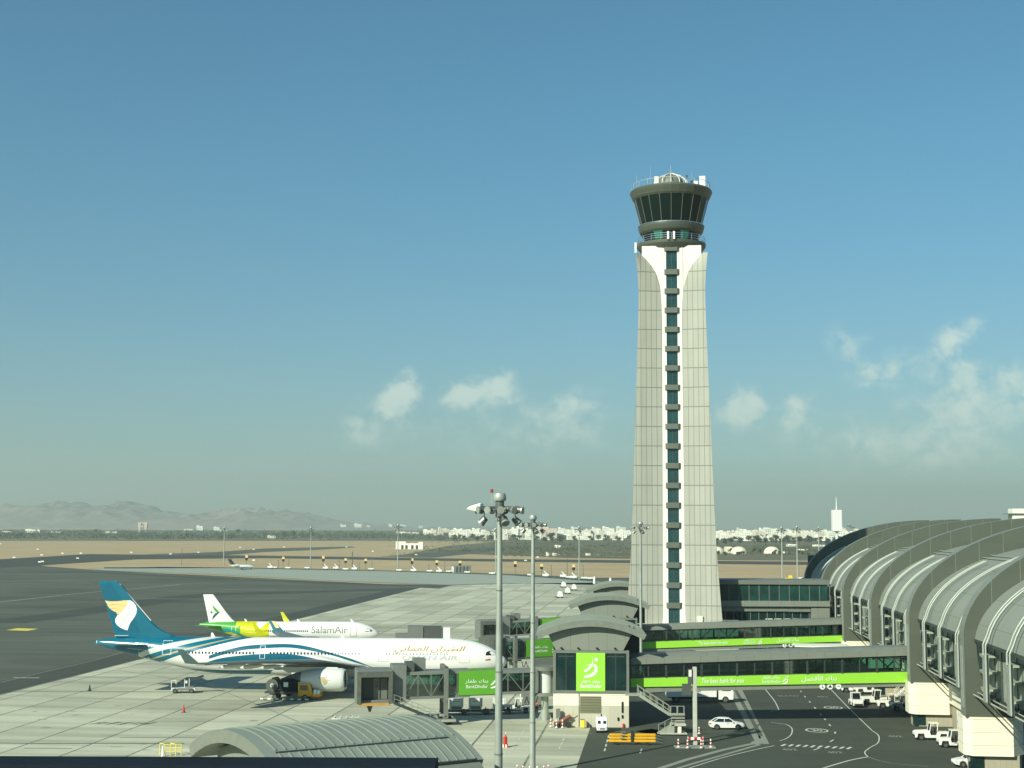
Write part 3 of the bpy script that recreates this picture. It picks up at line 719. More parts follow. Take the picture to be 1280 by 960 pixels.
# ------------------------------------------------------------------ aircraft
def interp(st, x):
    if x >= st[0][0]: return st[0][1:]
    for a, b in zip(st, st[1:]):
        if b[0] <= x <= a[0]:
            t = (a[0]-x)/(a[0]-b[0]); return tuple(p+(q-p)*t for p, q in zip(a[1:], b[1:]))
    return st[-1][1:]
def catmull(st, x):
    n = len(st)
    if x >= st[0][0]: return st[0][1:]
    if x <= st[-1][0]: return st[-1][1:]
    for i in range(n-1):
        if st[i+1][0] <= x <= st[i][0]:
            t = (st[i][0]-x)/(st[i][0]-st[i+1][0]); out = []
            for k in range(1, len(st[0])):
                h = st[i+1][0]-st[i][0]
                m0 = (st[i+1][k]-st[i-1][k])/(st[i+1][0]-st[i-1][0])*h if i > 0 else (st[i+1][k]-st[i][k])
                m1 = (st[i+2][k]-st[i][k])/(st[i+2][0]-st[i][0])*h if i+2 < n else (st[i+1][k]-st[i][k])
                p0, p1 = st[i][k], st[i+1][k]
                out.append((2*t**3-3*t**2+1)*p0+(t**3-2*t**2+t)*m0+(-2*t**3+3*t**2)*p1+(t**3-t**2)*m1)
            return tuple(out)
class Jet:
    def __init__(s, root, st, Zc): s.root = root; s.st = st; s.Z = Zc
    def rc(s, x): r, c = catmull(s.st, x); return max(r, .02), s.Z+c
    def surf(s, x, z, off=.015, side=-1):
        r, c = s.rc(x); d = max(r*r-(z-c)**2, 0.0004); return Vector((x, side*(math.sqrt(d)+off), z+(off if z > c+.9*r else 0)))
    def fuselage(s, xs, mt='white'):
        b = MB().m(mt); n = 36; rings = []
        for x in xs:
            r, c = s.rc(x); rings.append([(x, r*math.cos(2*PI*i/n), c+r*math.sin(2*PI*i/n)) for i in range(n)])
        b.loft(rings); s.body = b.build('fuselage', None, s.root, smooth=True); return s.body
    def band(s, name, mt, lo, hi, x0, x1, n=50, m=10, sides=(-1, 1), off=.02, parent=None):
        """livery patch between two curves given as (x, z) lists, laid on the skin"""
        def ev(c, x):
            c = sorted(c, reverse=True); return catmull([(p[0], p[1]) for p in c], x)[0] if len(c) > 1 else c[0][1]
        b = MB().m(mt)
        for sd in sides:
            rows = []
            for i in range(n+1):
                x = x0+(x1-x0)*i/n; r, c = s.rc(x); a = max(min(ev(lo, x), c+r*.9999), c-r*.9999); d = max(min(ev(hi, x), c+r*.9999), c-r*.9999)
                t0, t1 = math.asin((a-c)/r), math.asin((d-c)/r); row = []
                for k in range(m+1):
                    t = t0+(t1-t0)*k/m; row.append((x, sd*(r+off)*math.cos(t), c+(r+off)*math.sin(t)))
                rows.append(row)
            R_ = [[b.bm.verts.new(p) for p in r] for r in rows]
            for p, q in zip(R_, R_[1:]):
                for k in range(m):
                    if (p[k].co-p[k+1].co).length+(q[k].co-q[k+1].co).length > 1e-4: b.face((p[k], p[k+1], q[k+1], q[k]))
        return b.build(name, None, parent or s.body, smooth=True)
    def patch(s, name, mt, pts, side=(-1,), off=.03, parent=None):
        b = MB().m(mt)
        for sd in side:
            for pg in pts: b.poly([s.surf(x, z, off, sd) for x, z in pg])
        return b.build(name, None, parent or s.body)
    def outline(s, name, mt, x0, x1, z0, z1, w=.07, side=-1):
        b = MB().m(mt); c = [(x0, z0), (x1, z0), (x1, z1), (x0, z1)]
        for i in range(4):
            a, d = c[i], c[(i+1) % 4]
            for k in range(4):
                p = (a[0]+(d[0]-a[0])*k/4, a[1]+(d[1]-a[1])*k/4); q = (a[0]+(d[0]-a[0])*(k+1)/4, a[1]+(d[1]-a[1])*(k+1)/4)
                b.beam(s.surf(*p, .02, side), s.surf(*q, .02, side), w, .05)
        return b.build(name, None, s.body)
    def windows(s, x0, x1, z, n, skip=(), w=.24, h=.34, mt='black'):
        b = MB().m(mt)
        for sd in (-1, 1):
            for i in range(n):
                x = x0+(x1-x0)*i/(n-1)
                if any(a <= x <= c for a, c in skip): continue
                b.poly([s.surf(x-w/2, z-h/2, .03, sd), s.surf(x+w/2, z-h/2, .03, sd), s.surf(x+w/2, z+h/2, .03, sd), s.surf(x-w/2, z+h/2, .03, sd)])
        return b.build('cabin_windows', None, s.body)
def foil(x, c, y, z, t, n=8):        # section ring: leading edge x, chord c going aft (-x)
    up, lo = [], []
    for i in range(n+1):
        f = (1-math.cos(PI*i/n))/2; h = t*c*5*(.2969*math.sqrt(f)-.126*f-.3516*f*f+.2843*f**3-.1036*f**4)
        up.append((x-f*c, y, z+h)); lo.append((x-f*c, y, z-h*.8))
    return up + lo[::-1][1:-1]
def foilv(x, c, y, z, t, n=8):
    return [(p[0], y+(p[2]-z), z) for p in foil(x, c, 0, z, t, n)]
def engine(jet, parent, x, y, z, L, r, mt='fairing', emblem=None, hotlen=2.4):
    e = MB().m(mt); e.lathe([(r*.86, x-.0), (r*.93, x-.12), (r*1.0, x-.6), (r*1.03, x-L*.35), (r*1.0, x-L*.7), (r*.80, x-L)], 28, 'X', (0, y, z))
    nc = e.build('engine', None, parent, smooth=True)
    e = MB().m('metal'); e.lathe([(r*.80, x-.35), (r*.80, x-.02), (r*.85, x+.06), (r*.90, x-.04), (r*.94, x-.22)], 28, 'X', (0, y, z)); e.build('intake_lip', None, nc, smooth=True)
    e = MB().m('dark'); e.lathe([(.02, x-1.0), (r*.84, x-1.1), (r*.84, x-.2)], 28, 'X', (0, y, z)); e.build('fan', None, nc)
    e = MB().m('wing_grey'); e.lathe([(r*.78, x-L+.5), (r*.70, x-L-.4), (r*.48, x-L-hotlen*.6), (r*.25, x-L-hotlen), (.05, x-L-hotlen*1.4)], 24, 'X', (0, y, z)); e.build('exhaust_cone', None, nc, smooth=True)
    return nc
def wheelset(b, x, y, r, w, axle=None):
    b.m('dark').tube((x, y-w/2, r), (x, y+w/2, r), r, n=18); b.m('metal').tube((x, y-w/2-.02, r), (x, y+w/2+.02, r), r*.45, n=12)

# ---- wide-body airliner ----
YN = 226.0
pn = P(633.5, 826, YN); pt_ = P(124, 800, YN+2.5)
SC = (pn.x-pt_.x)/63.2
ang = math.atan2(2.5, pt_.x-pn.x)-PI
A3 = thing('wide_body_airliner', 'large white airliner with blue sweeps and a winged emblem on its blue tail', 'airliner', (pn.x, YN, 0), math.atan2(pn.y-pt_.y, pn.x-pt_.x)); A3.scale = (SC, 1, 1)
zc3 = pn.z+.55
st3 = [(0, .02, -.75), (-.25, .55, -.72), (-1, 1.10, -.60), (-2.2, 1.72, -.42), (-3.6, 2.2, -.24), (-5.2, 2.55, -.10), (-7.5, 2.78, -.02), (-9.5, 2.84, 0), (-20, 2.84, 0), (-42, 2.84, 0), (-46, 2.74, .10), (-50, 2.42, .42), (-54, 1.92, .88), (-58, 1.35, 1.33), (-61, .90, 1.62), (-63, .52, 1.80), (-63.6, .3, 1.85)]
J = Jet(A3, st3, zc3)
xs = [0, -.1, -.25, -.5] + [-.5-i*.5 for i in range(1, 20)] + [-10-i*1.2 for i in range(1, 28)] + [-43-i*.7 for i in range(1, 29)] + [-63.2, -63.6]
J.fuselage(xs)
def LX(px): return (px-633.5)/ (509.5/63.2)
def LZ(px, py, yy=-2.0):            # photo row -> height on the airliner's near side
    x = LX(px); return P(px, py, YN-2.6+2.5*(-x/63.2)).z
def LC(pts): return [(LX(a), LZ(a, b)) for a, b in pts]
top = [(x, zc3+9) for x in (0, -70)]
bot = [(x, zc3-9) for x in (0, -70)]
# blue rear fuselage, above and behind the first pale band
J.band('blue_tail_paint', 'oblue', LC([(168, 822), (185, 814), (215, 805), (250, 799), (290, 795)]), top, LX(176), LX(292), 40)
J.band('blue_tail_paint', 'oblue', bot, top, -63.5, LX(176), 20)
J.band('pale_band', 'silver', LC([(176, 824), (190, 819), (215, 811.5), (250, 803), (285, 797), (310, 793)]), LC([(168, 822), (185, 814), (215, 805), (250, 799), (290, 795), (310, 792)]), LX(176), LX(300), 40)
J.band('blue_band', 'oblue', LC([(176, 830), (190, 825), (215, 817), (250, 808), (290, 799.5), (325, 795)]), LC([(176, 824), (190, 819), (215, 811.5), (250, 803), (285, 797), (310, 793)]), LX(176), LX(318), 40)
J.band('gold_band', 'tan', LC([(176, 833), (196, 824.9), (226, 816.2), (266, 805.9), (300, 798.4), (340, 792.6)]), LC([(176, 830), (190, 825), (215, 817), (250, 808), (290, 799.5), (325, 795)]), LX(178), LX(325), 40)
J.band('blue_band', 'oblue', LC([(185, 836), (196, 832), (226, 820.5), (266, 809.2), (300, 801.2), (345, 794)]), LC([(176, 833), (196, 824.9), (226, 816.2), (266, 805.9), (300, 798.4), (340, 792.6)]), LX(180), LX(335), 40)
# long double sweep forward
J.band('blue_band', 'oblue2', LC([(266, 824), (286, 818), (311, 812.5), (340, 810.3), (367, 809.8), (390, 812.8), (420, 819), (446, 827), (470, 834.5)]),
       LC([(266, 820), (286, 813.5), (311, 807.8), (340, 805.8), (367, 805.6), (390, 808.5), (420, 816.2), (446, 824.2), (470, 834.2)]), LX(268), LX(470), 70)
J.band('blue_band', 'oblue2', LC([(262, 832), (280, 829), (305, 826.5), (340, 825.3), (365, 824.6), (390, 827.5), (415, 832)]),
       LC([(262, 829), (280, 823.2), (305, 819.5), (340, 817), (365, 817.2), (390, 821), (415, 828)]), LX(262), LX(415), 60)
J.band('pale_band', 'silver', LC([(262, 826), (286, 820.5), (311, 816.5), (340, 814.8), (367, 814.5), (390, 818), (420, 825), (446, 833)]),
       LC([(262, 824), (286, 818.6), (311, 814.2), (340, 812.3), (367, 812), (390, 815.4), (420, 822), (446, 830)]), LX(300), LX(445), 50)
J.band('blue_belly', 'oblue', bot, LC([(200, 842), (240, 838), (300, 838.5), (365, 839), (385, 846)]), LX(378), LX(215), 40)
J.windows(LX(230), LX(420), LZ(500, 817.5), 46, skip=((LX(330)-.4, LX(340)+.4),)); J.windows(LX(424), LX(562), LZ(500, 817.3), 34, skip=((LX(464)-1, LX(484)),), w=.16, h=.26, mt='greytxt')
J.outline('cabin_door', 'signwhite', LX(208.5), LX(219.5), LZ(215, 818.5), LZ(215, 801.5)); J.outline('cabin_door', 'signwhite', LX(331), LX(337), LZ(333, 823), LZ(333, 807.5))
J.outline('cabin_door', 'silver', LX(477), LX(489), LZ(482, 826.5), LZ(482, 809), .04); J.outline('cabin_door', 'silver', LX(576), LX(588), LZ(582, 828.2), LZ(582, 808.5), .04)
# flight deck windows and small flag
wz = LZ(609, 820.6)
b = MB().m('black')
for sd in (-1, 1):
    for pg in ([(-3.15, 0), (-2.3, 0), (-2.3, .62), (-2.75, .62), (-3.1, .42)], [(-2.15, 0), (-1.45, .02), (-1.75, .38), (-2.15, .62)], ):
        b.poly([J.surf(x, wz+z+.1, .03, sd) for x, z in pg])
    b.poly([J.surf(-1.3, wz+.05, .03, sd), Vector((-.95, sd*.08, J.surf(-1.0, wz, 0)[2]+.3)), Vector((-1.35, sd*.08, J.rc(-1.35)[0]+J.rc(-1.35)[1]+.03)), J.surf(-1.75, wz+.55, .03, sd)])
b.build('flight_deck_window', None, J.body)
J.patch('small_flag', 'red', [[(LX(608), LZ(609, 826)), (LX(614), LZ(609, 826)), (LX(614), LZ(609, 824)), (LX(608), LZ(609, 824.8))]])
for nm, body, mt, px, py, size, sxx, shr, bld in (('airline_title', ar('الطيران العماني'), 'gold', 539, 811.3, 1.0, 1.75, .3, .014), ('airline_title', 'OMAN AIR', 'faintgrey', 539, 822.3, 1.0, 1.75, .2, .015)):
    p = Vector((LX(px), 0, LZ(px, py)))
    text_mesh(nm, body, size, mt, J.body, Matrix.Translation(p) @ Matrix.Rotation(PI/2, 4, 'X'), shear=shr, sx=sxx, thick=0, bold=bld, proj=lambda v: J.surf(v.x, v.z, .03))
text_mesh('registration', 'A4O-DI', .55, 'signwhite', J.body, Matrix.Translation((LX(190), 0, LZ(190, 807.5))) @ Matrix.Rotation(PI/2, 4, 'X'), thick=0, proj=lambda v: J.surf(v.x, v.z, .04))
# fin with emblem
def FX(cx, cy):      # crop (100,715, x8) -> local x, z on the fin plane
    px, py = 100+cx/8, 715+cy/8; x = LX(px); return (x, P(px, py, YN+2.5*(-x/63.2)).z)
fin = [FX(165, 92), FX(345, 92), FX(380, 118), FX(700, 480), FX(790, 560), FX(880, 610), FX(965, 640), FX(965, 680), FX(355, 660), FX(350, 630)]
def finplate(name, pts, th, mt, parent):
    zmin = min(p[1] for p in pts); zmax = max(p[1] for p in pts); b = MB().m(mt); cx = sum(p[0] for p in pts)/len(pts); cz = sum(p[1] for p in pts)/len(pts)
    A = [b.bm.verts.new((p[0], 0, p[1])) for p in pts]
    inner_ = [(cx+(p[0]-cx)*.86, cz+(p[1]-cz)*.93) for p in pts]
    for sd in (-1, 1):
        B = [b.bm.verts.new((p[0], sd*th/2, p[1])) for p in inner_]
        for i in range(len(pts)): j = (i+1) % len(pts); b.face((A[i], A[j], B[j], B[i]))
        b.face(B)
    return b.build(name, None, parent)
FN = finplate('tail_fin', fin, .62, 'oblue', A3)
b = MB().m('oblue2'); b.poly([(FX(180, 130)[0], -.33, FX(180, 130)[1]), (FX(300, 112)[0], -.33, FX(300, 112)[1]), (FX(560, 500)[0], -.33, FX(560, 500)[1]), (FX(600, 600)[0], -.33, FX(600, 600)[1]), (FX(370, 600)[0], -.33, FX(370, 600)[1])]); b.build('rudder_panel', None, FN)
wingp = [(240, 285), (300, 292), (380, 290), (440, 282), (468, 282), (472, 300), (465, 330), (448, 362), (425, 390), (400, 415), (375, 424), (368, 420), (360, 402), (330, 390), (295, 365), (272, 340), (262, 315)]
bird = [(468, 282), (500, 283), (530, 300), (556, 335), (568, 375), (562, 415), (545, 450), (520, 485), (500, 515), (490, 545), (478, 582), (450, 575), (405, 555), (370, 528), (352, 500), (352, 465), (372, 432), (400, 415), (425, 390), (448, 362), (465, 330), (472, 300)]
def tri_poly(b, pts3):
    f = b.poly(pts3)
    return f
for nm, pg, mt, yy in (('gold_wing_emblem', wingp, 'egold', -.345), ('white_bird_emblem', bird, 'signwhite', -.36)):
    M.setdefault('egold', mat('emblem_gold', (.74, .56, .24), .5, var=.04))
    b = MB().m(mt)
    for sd in (1, -1):
        b.poly([(FX(x, y)[0], yy*sd, FX(x, y)[1]) for x, y in pg])
    b.build(nm, None, FN)
b = MB().m('tan')
for ln in ([(285, 330), (340, 322), (400, 325), (455, 335)], [(300, 362), (350, 358), (405, 385)], [(405, 548), (412, 510), (440, 470), (490, 415)]):
    for a, c in zip(ln, ln[1:]): b.beam((FX(*a)[0], -.37, FX(*a)[1]), (FX(*c)[0], -.37, FX(*c)[1]), .06, .02)
b.build('emblem_lines', None, FN)
b = MB().m('silver'); b.beam((FX(380, 118)[0], -.12, FX(380, 118)[1]), (FX(710, 486)[0], -.12, FX(710, 486)[1]), .14, .14); b.beam((FX(350, 634)[0], -.3, FX(350, 634)[1]), (FX(490, 634)[0], -.4, FX(490, 634)[1]), .09); b.build('leading_edge_strip', None, FN)
# tailplane
for s in (-1, 1):
    z0 = zc3+1.55
    b = MB().m('oblue' if s == -1 else 'wing_grey'); b.loft([foil(-54.8, 6.0, s*1.2, z0, .05), foil(-57.3, 4.4, s*5.2, z0+.42, .05), foil(-60.3, 2.3, s*9.7, z0+.9, .05)]); b.build('tailplane', None, A3, smooth=True)
J.patch('tailplane_root_plate', 'metal', [[(-58.4, z0-.5), (-55.0, z0-.75), (-54.4, z0-.2), (-55.2, z0+.35), (-57.2, z0+.45)]], side=(-1, 1))
# wings, winglets, flap fairings, engines
for s in (-1, 1):
    b = MB().m('wing_grey'); zr = zc3-1.55
    b.loft([foil(-20.3, 12.4, s*1.5, zr, .08), foil(-21.6, 11.0, s*3.0, zr+.15, .085), foil(-26.4, 7.4, s*9.6, zr+1.55, .10), foil(-32.6, 5.6, s*19.5, zr+2.35, .11), foil(-39.0, 3.0, s*28.6, zr+2.95, .10), foil(-40.3, 1.9, s*29.6, zr+3.1, .04)])
    w = b.build('wing', None, A3, smooth=True)
    b = MB().m('oblue' if s == 1 else 'darkteal'); M.setdefault('darkteal', mat('winglet_dark', (.06, .11, .11), .4, var=.1))
    b.loft([foilv(-40.1, 1.9, s*29.6, zr+3.1, .06), foilv(-42.1, .9, s*30.1, zr+5.0, .06)]); wl = b.build('winglet', None, w)
    if s == 1:
        b = MB().m('egold'); b.poly([(-40.9, s*29.75-.18, zr+3.7), (-41.6, s*29.75-.18, zr+3.7), (-42.4, s*30.0-.18, zr+4.9), (-41.8, s*30-.18, zr+4.9)]); b.build('emblem', None, wl)
    for i, (yy, xx, ln) in enumerate(((7.5, -30.5, 5.6), (12.6, -32.2, 5.0), (17.0, -33.8, 4.4), (21.4, -35.6, 3.8))):
        zz = zr+.45+(yy-3)*.11
        b = MB().m('fairing'); b.loft([[(xx-ln*f, s*yy+.32*k_*math.cos(a*PI/5), zz-.45*f-.30+.38*k_*math.sin(a*PI/5)) for a in range(10)] for f, k_ in ((0, .2), (.2, .8), (.5, 1), (.8, .7), (1, .08))]); b.build('flap_fairing', None, w, smooth=True)
    b = MB().m('darkframe'); b.loft([foil(-33.4, 1.2, s*5, zr+.2, .1), foil(-33.9, 1.2, s*12.5, zr+1.25, .1)]); b.loft([foil(-36.6, .9, s*15, zr+1.5, .1), foil(-40.9, .9, s*25.5, zr+2.45, .1)]); b.build('flap', None, w)
    ex, ey, ez, el = LX(444)*.995, s*9.4, 2.85, 6.4
    nc = engine(J, A3, ex, ey, ez, el, 1.72)
    b = MB().m('fairing'); b.loft([[(ex-1.0, ey-.18, ez+1.6), (ex-1.0, ey+.18, ez+1.6), (ex-1.2, ey+.12, ez+1.85), (ex-1.2, ey-.12, ez+1.85)], [(ex-4.2, ey-.3, ez+1.2), (ex-4.2, ey+.3, ez+1.2), (ex-4.4, ey+.25, zr+.75), (ex-4.4, ey-.25, zr+.75)], [(ex-8.5, ey-.2, ez+1.0), (ex-8.5, ey+.2, ez+1.0), (ex-10, ey+.2, zr+.7), (ex-10, ey-.2, zr+.7)]]); b.build('pylon', None, nc)
    if s == -1:
        b = MB().m('tan'); yy = ey-1.80
        b.poly([(ex-2.4, ey-1.69, ez+.55), (ex-3.7, ey-1.69, ez+.55), (ex-3.3, ey-1.78, ez+.05), (ex-2.9, ey-1.73, ez-.55), (ex-2.55, ey-1.75, ez-.4), (ex-1.9, ey-1.76, ez+.1)]); b.build('nacelle_emblem', None, nc)
# belly fairing
b = MB().m('fairing'); b.loft([[(x, r*1.02*math.cos(a*PI/12), zc3-1.6-h*abs(math.sin(a*PI/12))) for a in range(0, 13)] for x, r, h in ((-17, 1.2, .6), (-20, 2.3, 1.4), (-24, 2.75, 1.75), (-31, 2.75, 1.75), (-35, 2.3, 1.5), (-39, 1.0, .8))]); b.build('belly_fairing', None, A3, smooth=True)
# landing gear
def gear(parent, x, y, zt, r, w, xs_, ys_, name='main_gear'):
    b = MB().m('metal'); b.tube((x, y, r), (x, y, zt), .2, n=10); b.beam((x, y, zt*.7), (x+1.4, y, zt), .14); b.beam((min(xs_)+x, y, r), (max(xs_)+x, y, r), .2)
    g = b.build(name, None, parent)
    for dx in xs_:
        for dy in ys_: b = MB(); wheelset(b, x+dx, y+dy, r, w); b.build('wheel', None, g)
    b = MB().m('white'); b.box(x-.9, x+.9, y-.75*(1 if y > 0 else -1)-.03, y-.75*(1 if y > 0 else -1)+.03, r*1.6, zt); b.build('gear_door', None, g)
for s in (-1, 1): gear(A3, -31.4, s*5.3, 3.5, .7, .5, (-1.0, 1.0), (-.7, .7))
gear(A3, -6.0, 0.01, 2.9, .52, .35, (0,), (-.35, .35), 'nose_gear')
b = MB().m('white')
for x in (-8.6, -45): b.prism([(x, zc3+2.7), (x-.8, zc3+2.7), (x-.75, zc3+3.5), (x-.5, zc3+3.5)], -.05, .05)
b.prism([(-25, zc3+2.8), (-25.6, zc3+2.8), (-25.5, zc3+3.3), (-25.3, zc3+3.3)], -.05, .05); b.build('blade_antenna', None, A3)

# ---- narrow-body airliner ----
Y2 = 301.0
q1 = P(474, 793, Y2); q2 = P(249, 786, Y2)
A2 = thing('narrow_body_airliner', 'smaller white airliner with lime and green tail, parked behind the big blue-tailed airliner', 'airliner', (q1.x, Y2, 0), 0)
k2 = (q1.x-q2.x)/37.5
z2c = P(420, 790, Y2-2).z
st2 = [(0, .02, -.55), (-.2, .4, -.53), (-.8, .85, -.44), (-1.8, 1.3, -.28), (-3.2, 1.68, -.12), (-5, 1.92, -.02), (-7, 1.98, 0), (-15, 1.98, 0), (-23, 1.98, 0), (-26, 1.9, .08), (-29, 1.62, .35), (-32, 1.2, .72), (-34.5, .8, 1.0), (-36.5, .42, 1.22), (-37.5, .2, 1.3)]
J2 = Jet(A2, [(a*k2, b_, c) for a, b_, c in st2], z2c)
J2.fuselage([0, -.1, -.3] + [-.3-i*.4 for i in range(1, 18)] + [-8-i*1.0 for i in range(0, 17)] + [-25-i*.5 for i in range(1, 26)])
def L2X(px): return P(px, 790, Y2).x-q1.x
def L2Z(px, py): return P(px, py, Y2-1.8).z
def L2C(p): return [(L2X(a), L2Z(a, b_)) for a, b_ in p]
t2 = [(0, 30), (-60, 30)]; b2 = [(0, -30), (-60, -30)]
J2.band('green_tail_paint', 'sgreen', b2, t2, L2X(302), -37.3*k2, 40)
J2.band('lime_paint', 'syellow', L2C([(280, 797), (292, 788), (300, 783), (310, 779), (318, 775)]), t2, L2X(296), L2X(318), 24)
J2.band('lime_paint', 'syellow', b2, t2, L2X(322), L2X(302), 24)
J2.band('lime_paint', 'syellow', b2, L2C([(345, 774), (334, 779.5), (326, 787), (318, 794), (310, 800)]), L2X(338), L2X(320), 24, off=.03)
J2.band('teal_wave', 'steal', L2C([(276, 793), (285, 790), (296, 792), (304, 796), (312, 799)]), L2C([(276, 788), (285, 786), (296, 789), (304, 793), (312, 797)]), L2X(277), L2X(310), 24, off=.035)
J2.band('lime_paint', 'syellow', L2C([(276, 799), (310, 803)]), L2C([(276, 793), (285, 790.5), (296, 792.5), (304, 796.5)]), L2X(278), L2X(303), 24, off=.03)
J2.outline('cabin_door', 'signwhite', L2X(291), L2X(296.5), L2Z(293, 794), L2Z(293, 783), .08)
J2.windows(L2X(322), L2X(386), L2Z(350, 788.6), 26, w=.24, h=.32)
J2.outline('cabin_door', 'greytxt', L2X(439), L2X(446.5), L2Z(442, 795.4), L2Z(442, 784), .04)
fp = lambda cx, cy: (L2X(235+cx/11.64), P(235+cx/11.64, 735+cy/11.64, Y2).z)
fin2 = [fp(208, 95), fp(345, 92), fp(440, 210), fp(560, 360), fp(640, 455), fp(700, 500), fp(760, 520), fp(740, 555), fp(312, 545)]
F2 = finplate('tail_fin', fin2, .45, 'white', A2)
b = MB()
for mt, pg in (('sgreen', [(348, 240), (380, 275), (456, 350), (425, 352), (400, 345), (370, 310)]), ('sdark', [(425, 352), (456, 350), (380, 430), (348, 465), (360, 410), (395, 365)]), ('sdark', [(320, 350), (338, 334), (355, 352), (338, 370)])):
    b.m(mt)
    for yy in (-.25, .25): b.poly([(fp(*p)[0], yy, fp(*p)[1]) for p in pg])
b.build('arrow_emblem', None, F2)
zt2 = z2c+1.0
for s in (-1, 1):
    b = MB().m('sgreen' if s == -1 else 'wing_grey'); b.loft([foil(-32.6*k2, 3.9, s*.8, zt2, .06), foil(-35.6*k2, 1.8, s*6.2, zt2+.55, .06)]); b.build('tailplane', None, A2, smooth=True)
    zr = z2c-1.2
    b = MB().m('wing_grey'); b.loft([foil(-11.8, 7.4, s*1.2, zr, .07), foil(-14.2, 5.0, s*5.5, zr+.4, .06), foil(-20.6, 1.7, s*16.6, zr+1.5, .05)]); w = b.build('wing', None, A2, smooth=True)
    b = MB().m('syellow'); b.loft([foilv(-20.7, 1.7, s*16.6, zr+1.5, .07), foilv(-21.9, 1.1, s*17.1, zr+2.8, .07), foilv(-22.9, .6, s*17.3, zr+4.1, .07)]); b.build('winglet', None, w)
    engine(J2, A2, -11.6, s*5.75, 1.75, 3.6, 1.15, 'white', hotlen=1.4)
    gear(A2, -17.6, s*3.8, 2.4, .56, .4, (0,), (-.42, .42))
gear(A2, -4.8, 0.01, 2.0, .38, .25, (0,), (-.22, .22), 'nose_gear')
p = Vector((L2X(413), 0, L2Z(413, 787.6)))
text_mesh('airline_title', 'SalamAir', 2.0, 'greytxt', J2.body, Matrix.Translation(p) @ Matrix.Rotation(PI/2, 4, 'X'), sx=1.06, thick=0, bold=.015, proj=lambda v: J2.surf(v.x, v.z, .03))
b = MB().m('black')
wz = L2Z(458, 790)
for sd in (-1, 1):
    for pg in ([(-2.75, .0), (-2.05, .0), (-2.05, .6), (-2.5, .6)], [(-1.9, 0), (-1.3, .05), (-1.55, .35), (-1.9, .58)]): b.poly([J2.surf(x, wz+.05+z, .03, sd) for x, z in pg])
    b.poly([J2.surf(-1.2, wz+.08, .03, sd), Vector((-.95, sd*.06, J2.rc(-.95)[1]+J2.rc(-.95)[0]+.02)), Vector((-1.45, sd*.06, J2.rc(-1.45)[1]+J2.rc(-1.45)[0]+.02)), J2.surf(-1.5, wz+.45, .03, sd)])
b.build('flight_deck_window', None, J2.body)
b = MB().m('white')
for x in (-5.3, -16.5, -27.5): b.prism([(x, z2c+1.9), (x-.6, z2c+1.9), (x-.75, z2c+2.5), (x-.5, z2c+2.5)], -.05, .05)
b.build('blade_antenna', None, A2)

# ---- little business jet far out on the apron ----
pb = G(318, 712)
bj = thing('business_jet', 'tiny business jet with dark tail far out on the pale apron edge', 'business jet', (pb.x, pb.y, 0), 0)
b = MB().m('silver'); st = [(0, .05, 1.5), (-1, .6, 1.7), (-3, 1.0, 1.9), (-9, 1.0, 1.9), (-13, .5, 2.3), (-15, .1, 2.6)]
b.loft([[(x, r*math.cos(i*PI/6), z+r*math.sin(i*PI/6)) for i in range(12)] for x, r, z in st]); b.build('fuselage', None, bj, smooth=True)
b = MB().m('darkframe'); b.prism([(-10.8, 2.4), (-14.2, 2.8), (-15.8, 6.0), (-14.0, 6.0)], -.1, .1); b.loft([foil(-13.6, 2.0, -3.4, 6.0, .08), foil(-13.2, 2.4, 0, 6.0, .08), foil(-13.6, 2.0, 3.4, 6.0, .08)]); b.build('tail_fin', None, bj)
b = MB().m('silver'); b.loft([foil(-6.8, 1.4, -8, 1.7, .09), foil(-4.6, 3.2, 0, 1.3, .09), foil(-6.8, 1.4, 8, 1.7, .09)]); b.build('wing', None, bj)
for s in (-1, 1):
    b = MB().m('fairing'); b.tube((-9.3, s*1.6, 2.5), (-12, s*1.6, 2.5), .5, .4, 12); b.build('engine', None, bj)
b = MB().m('dark')
for x, y in ((-2, 0), (-7.5, -1.5), (-7.5, 1.5)): b.tube((x, y, 0.3), (x, y, 1.4), .08); b.tube((x, y-.15, .3), (x, y+.15, .3), .3, n=10)
b.build('landing_gear', None, bj)
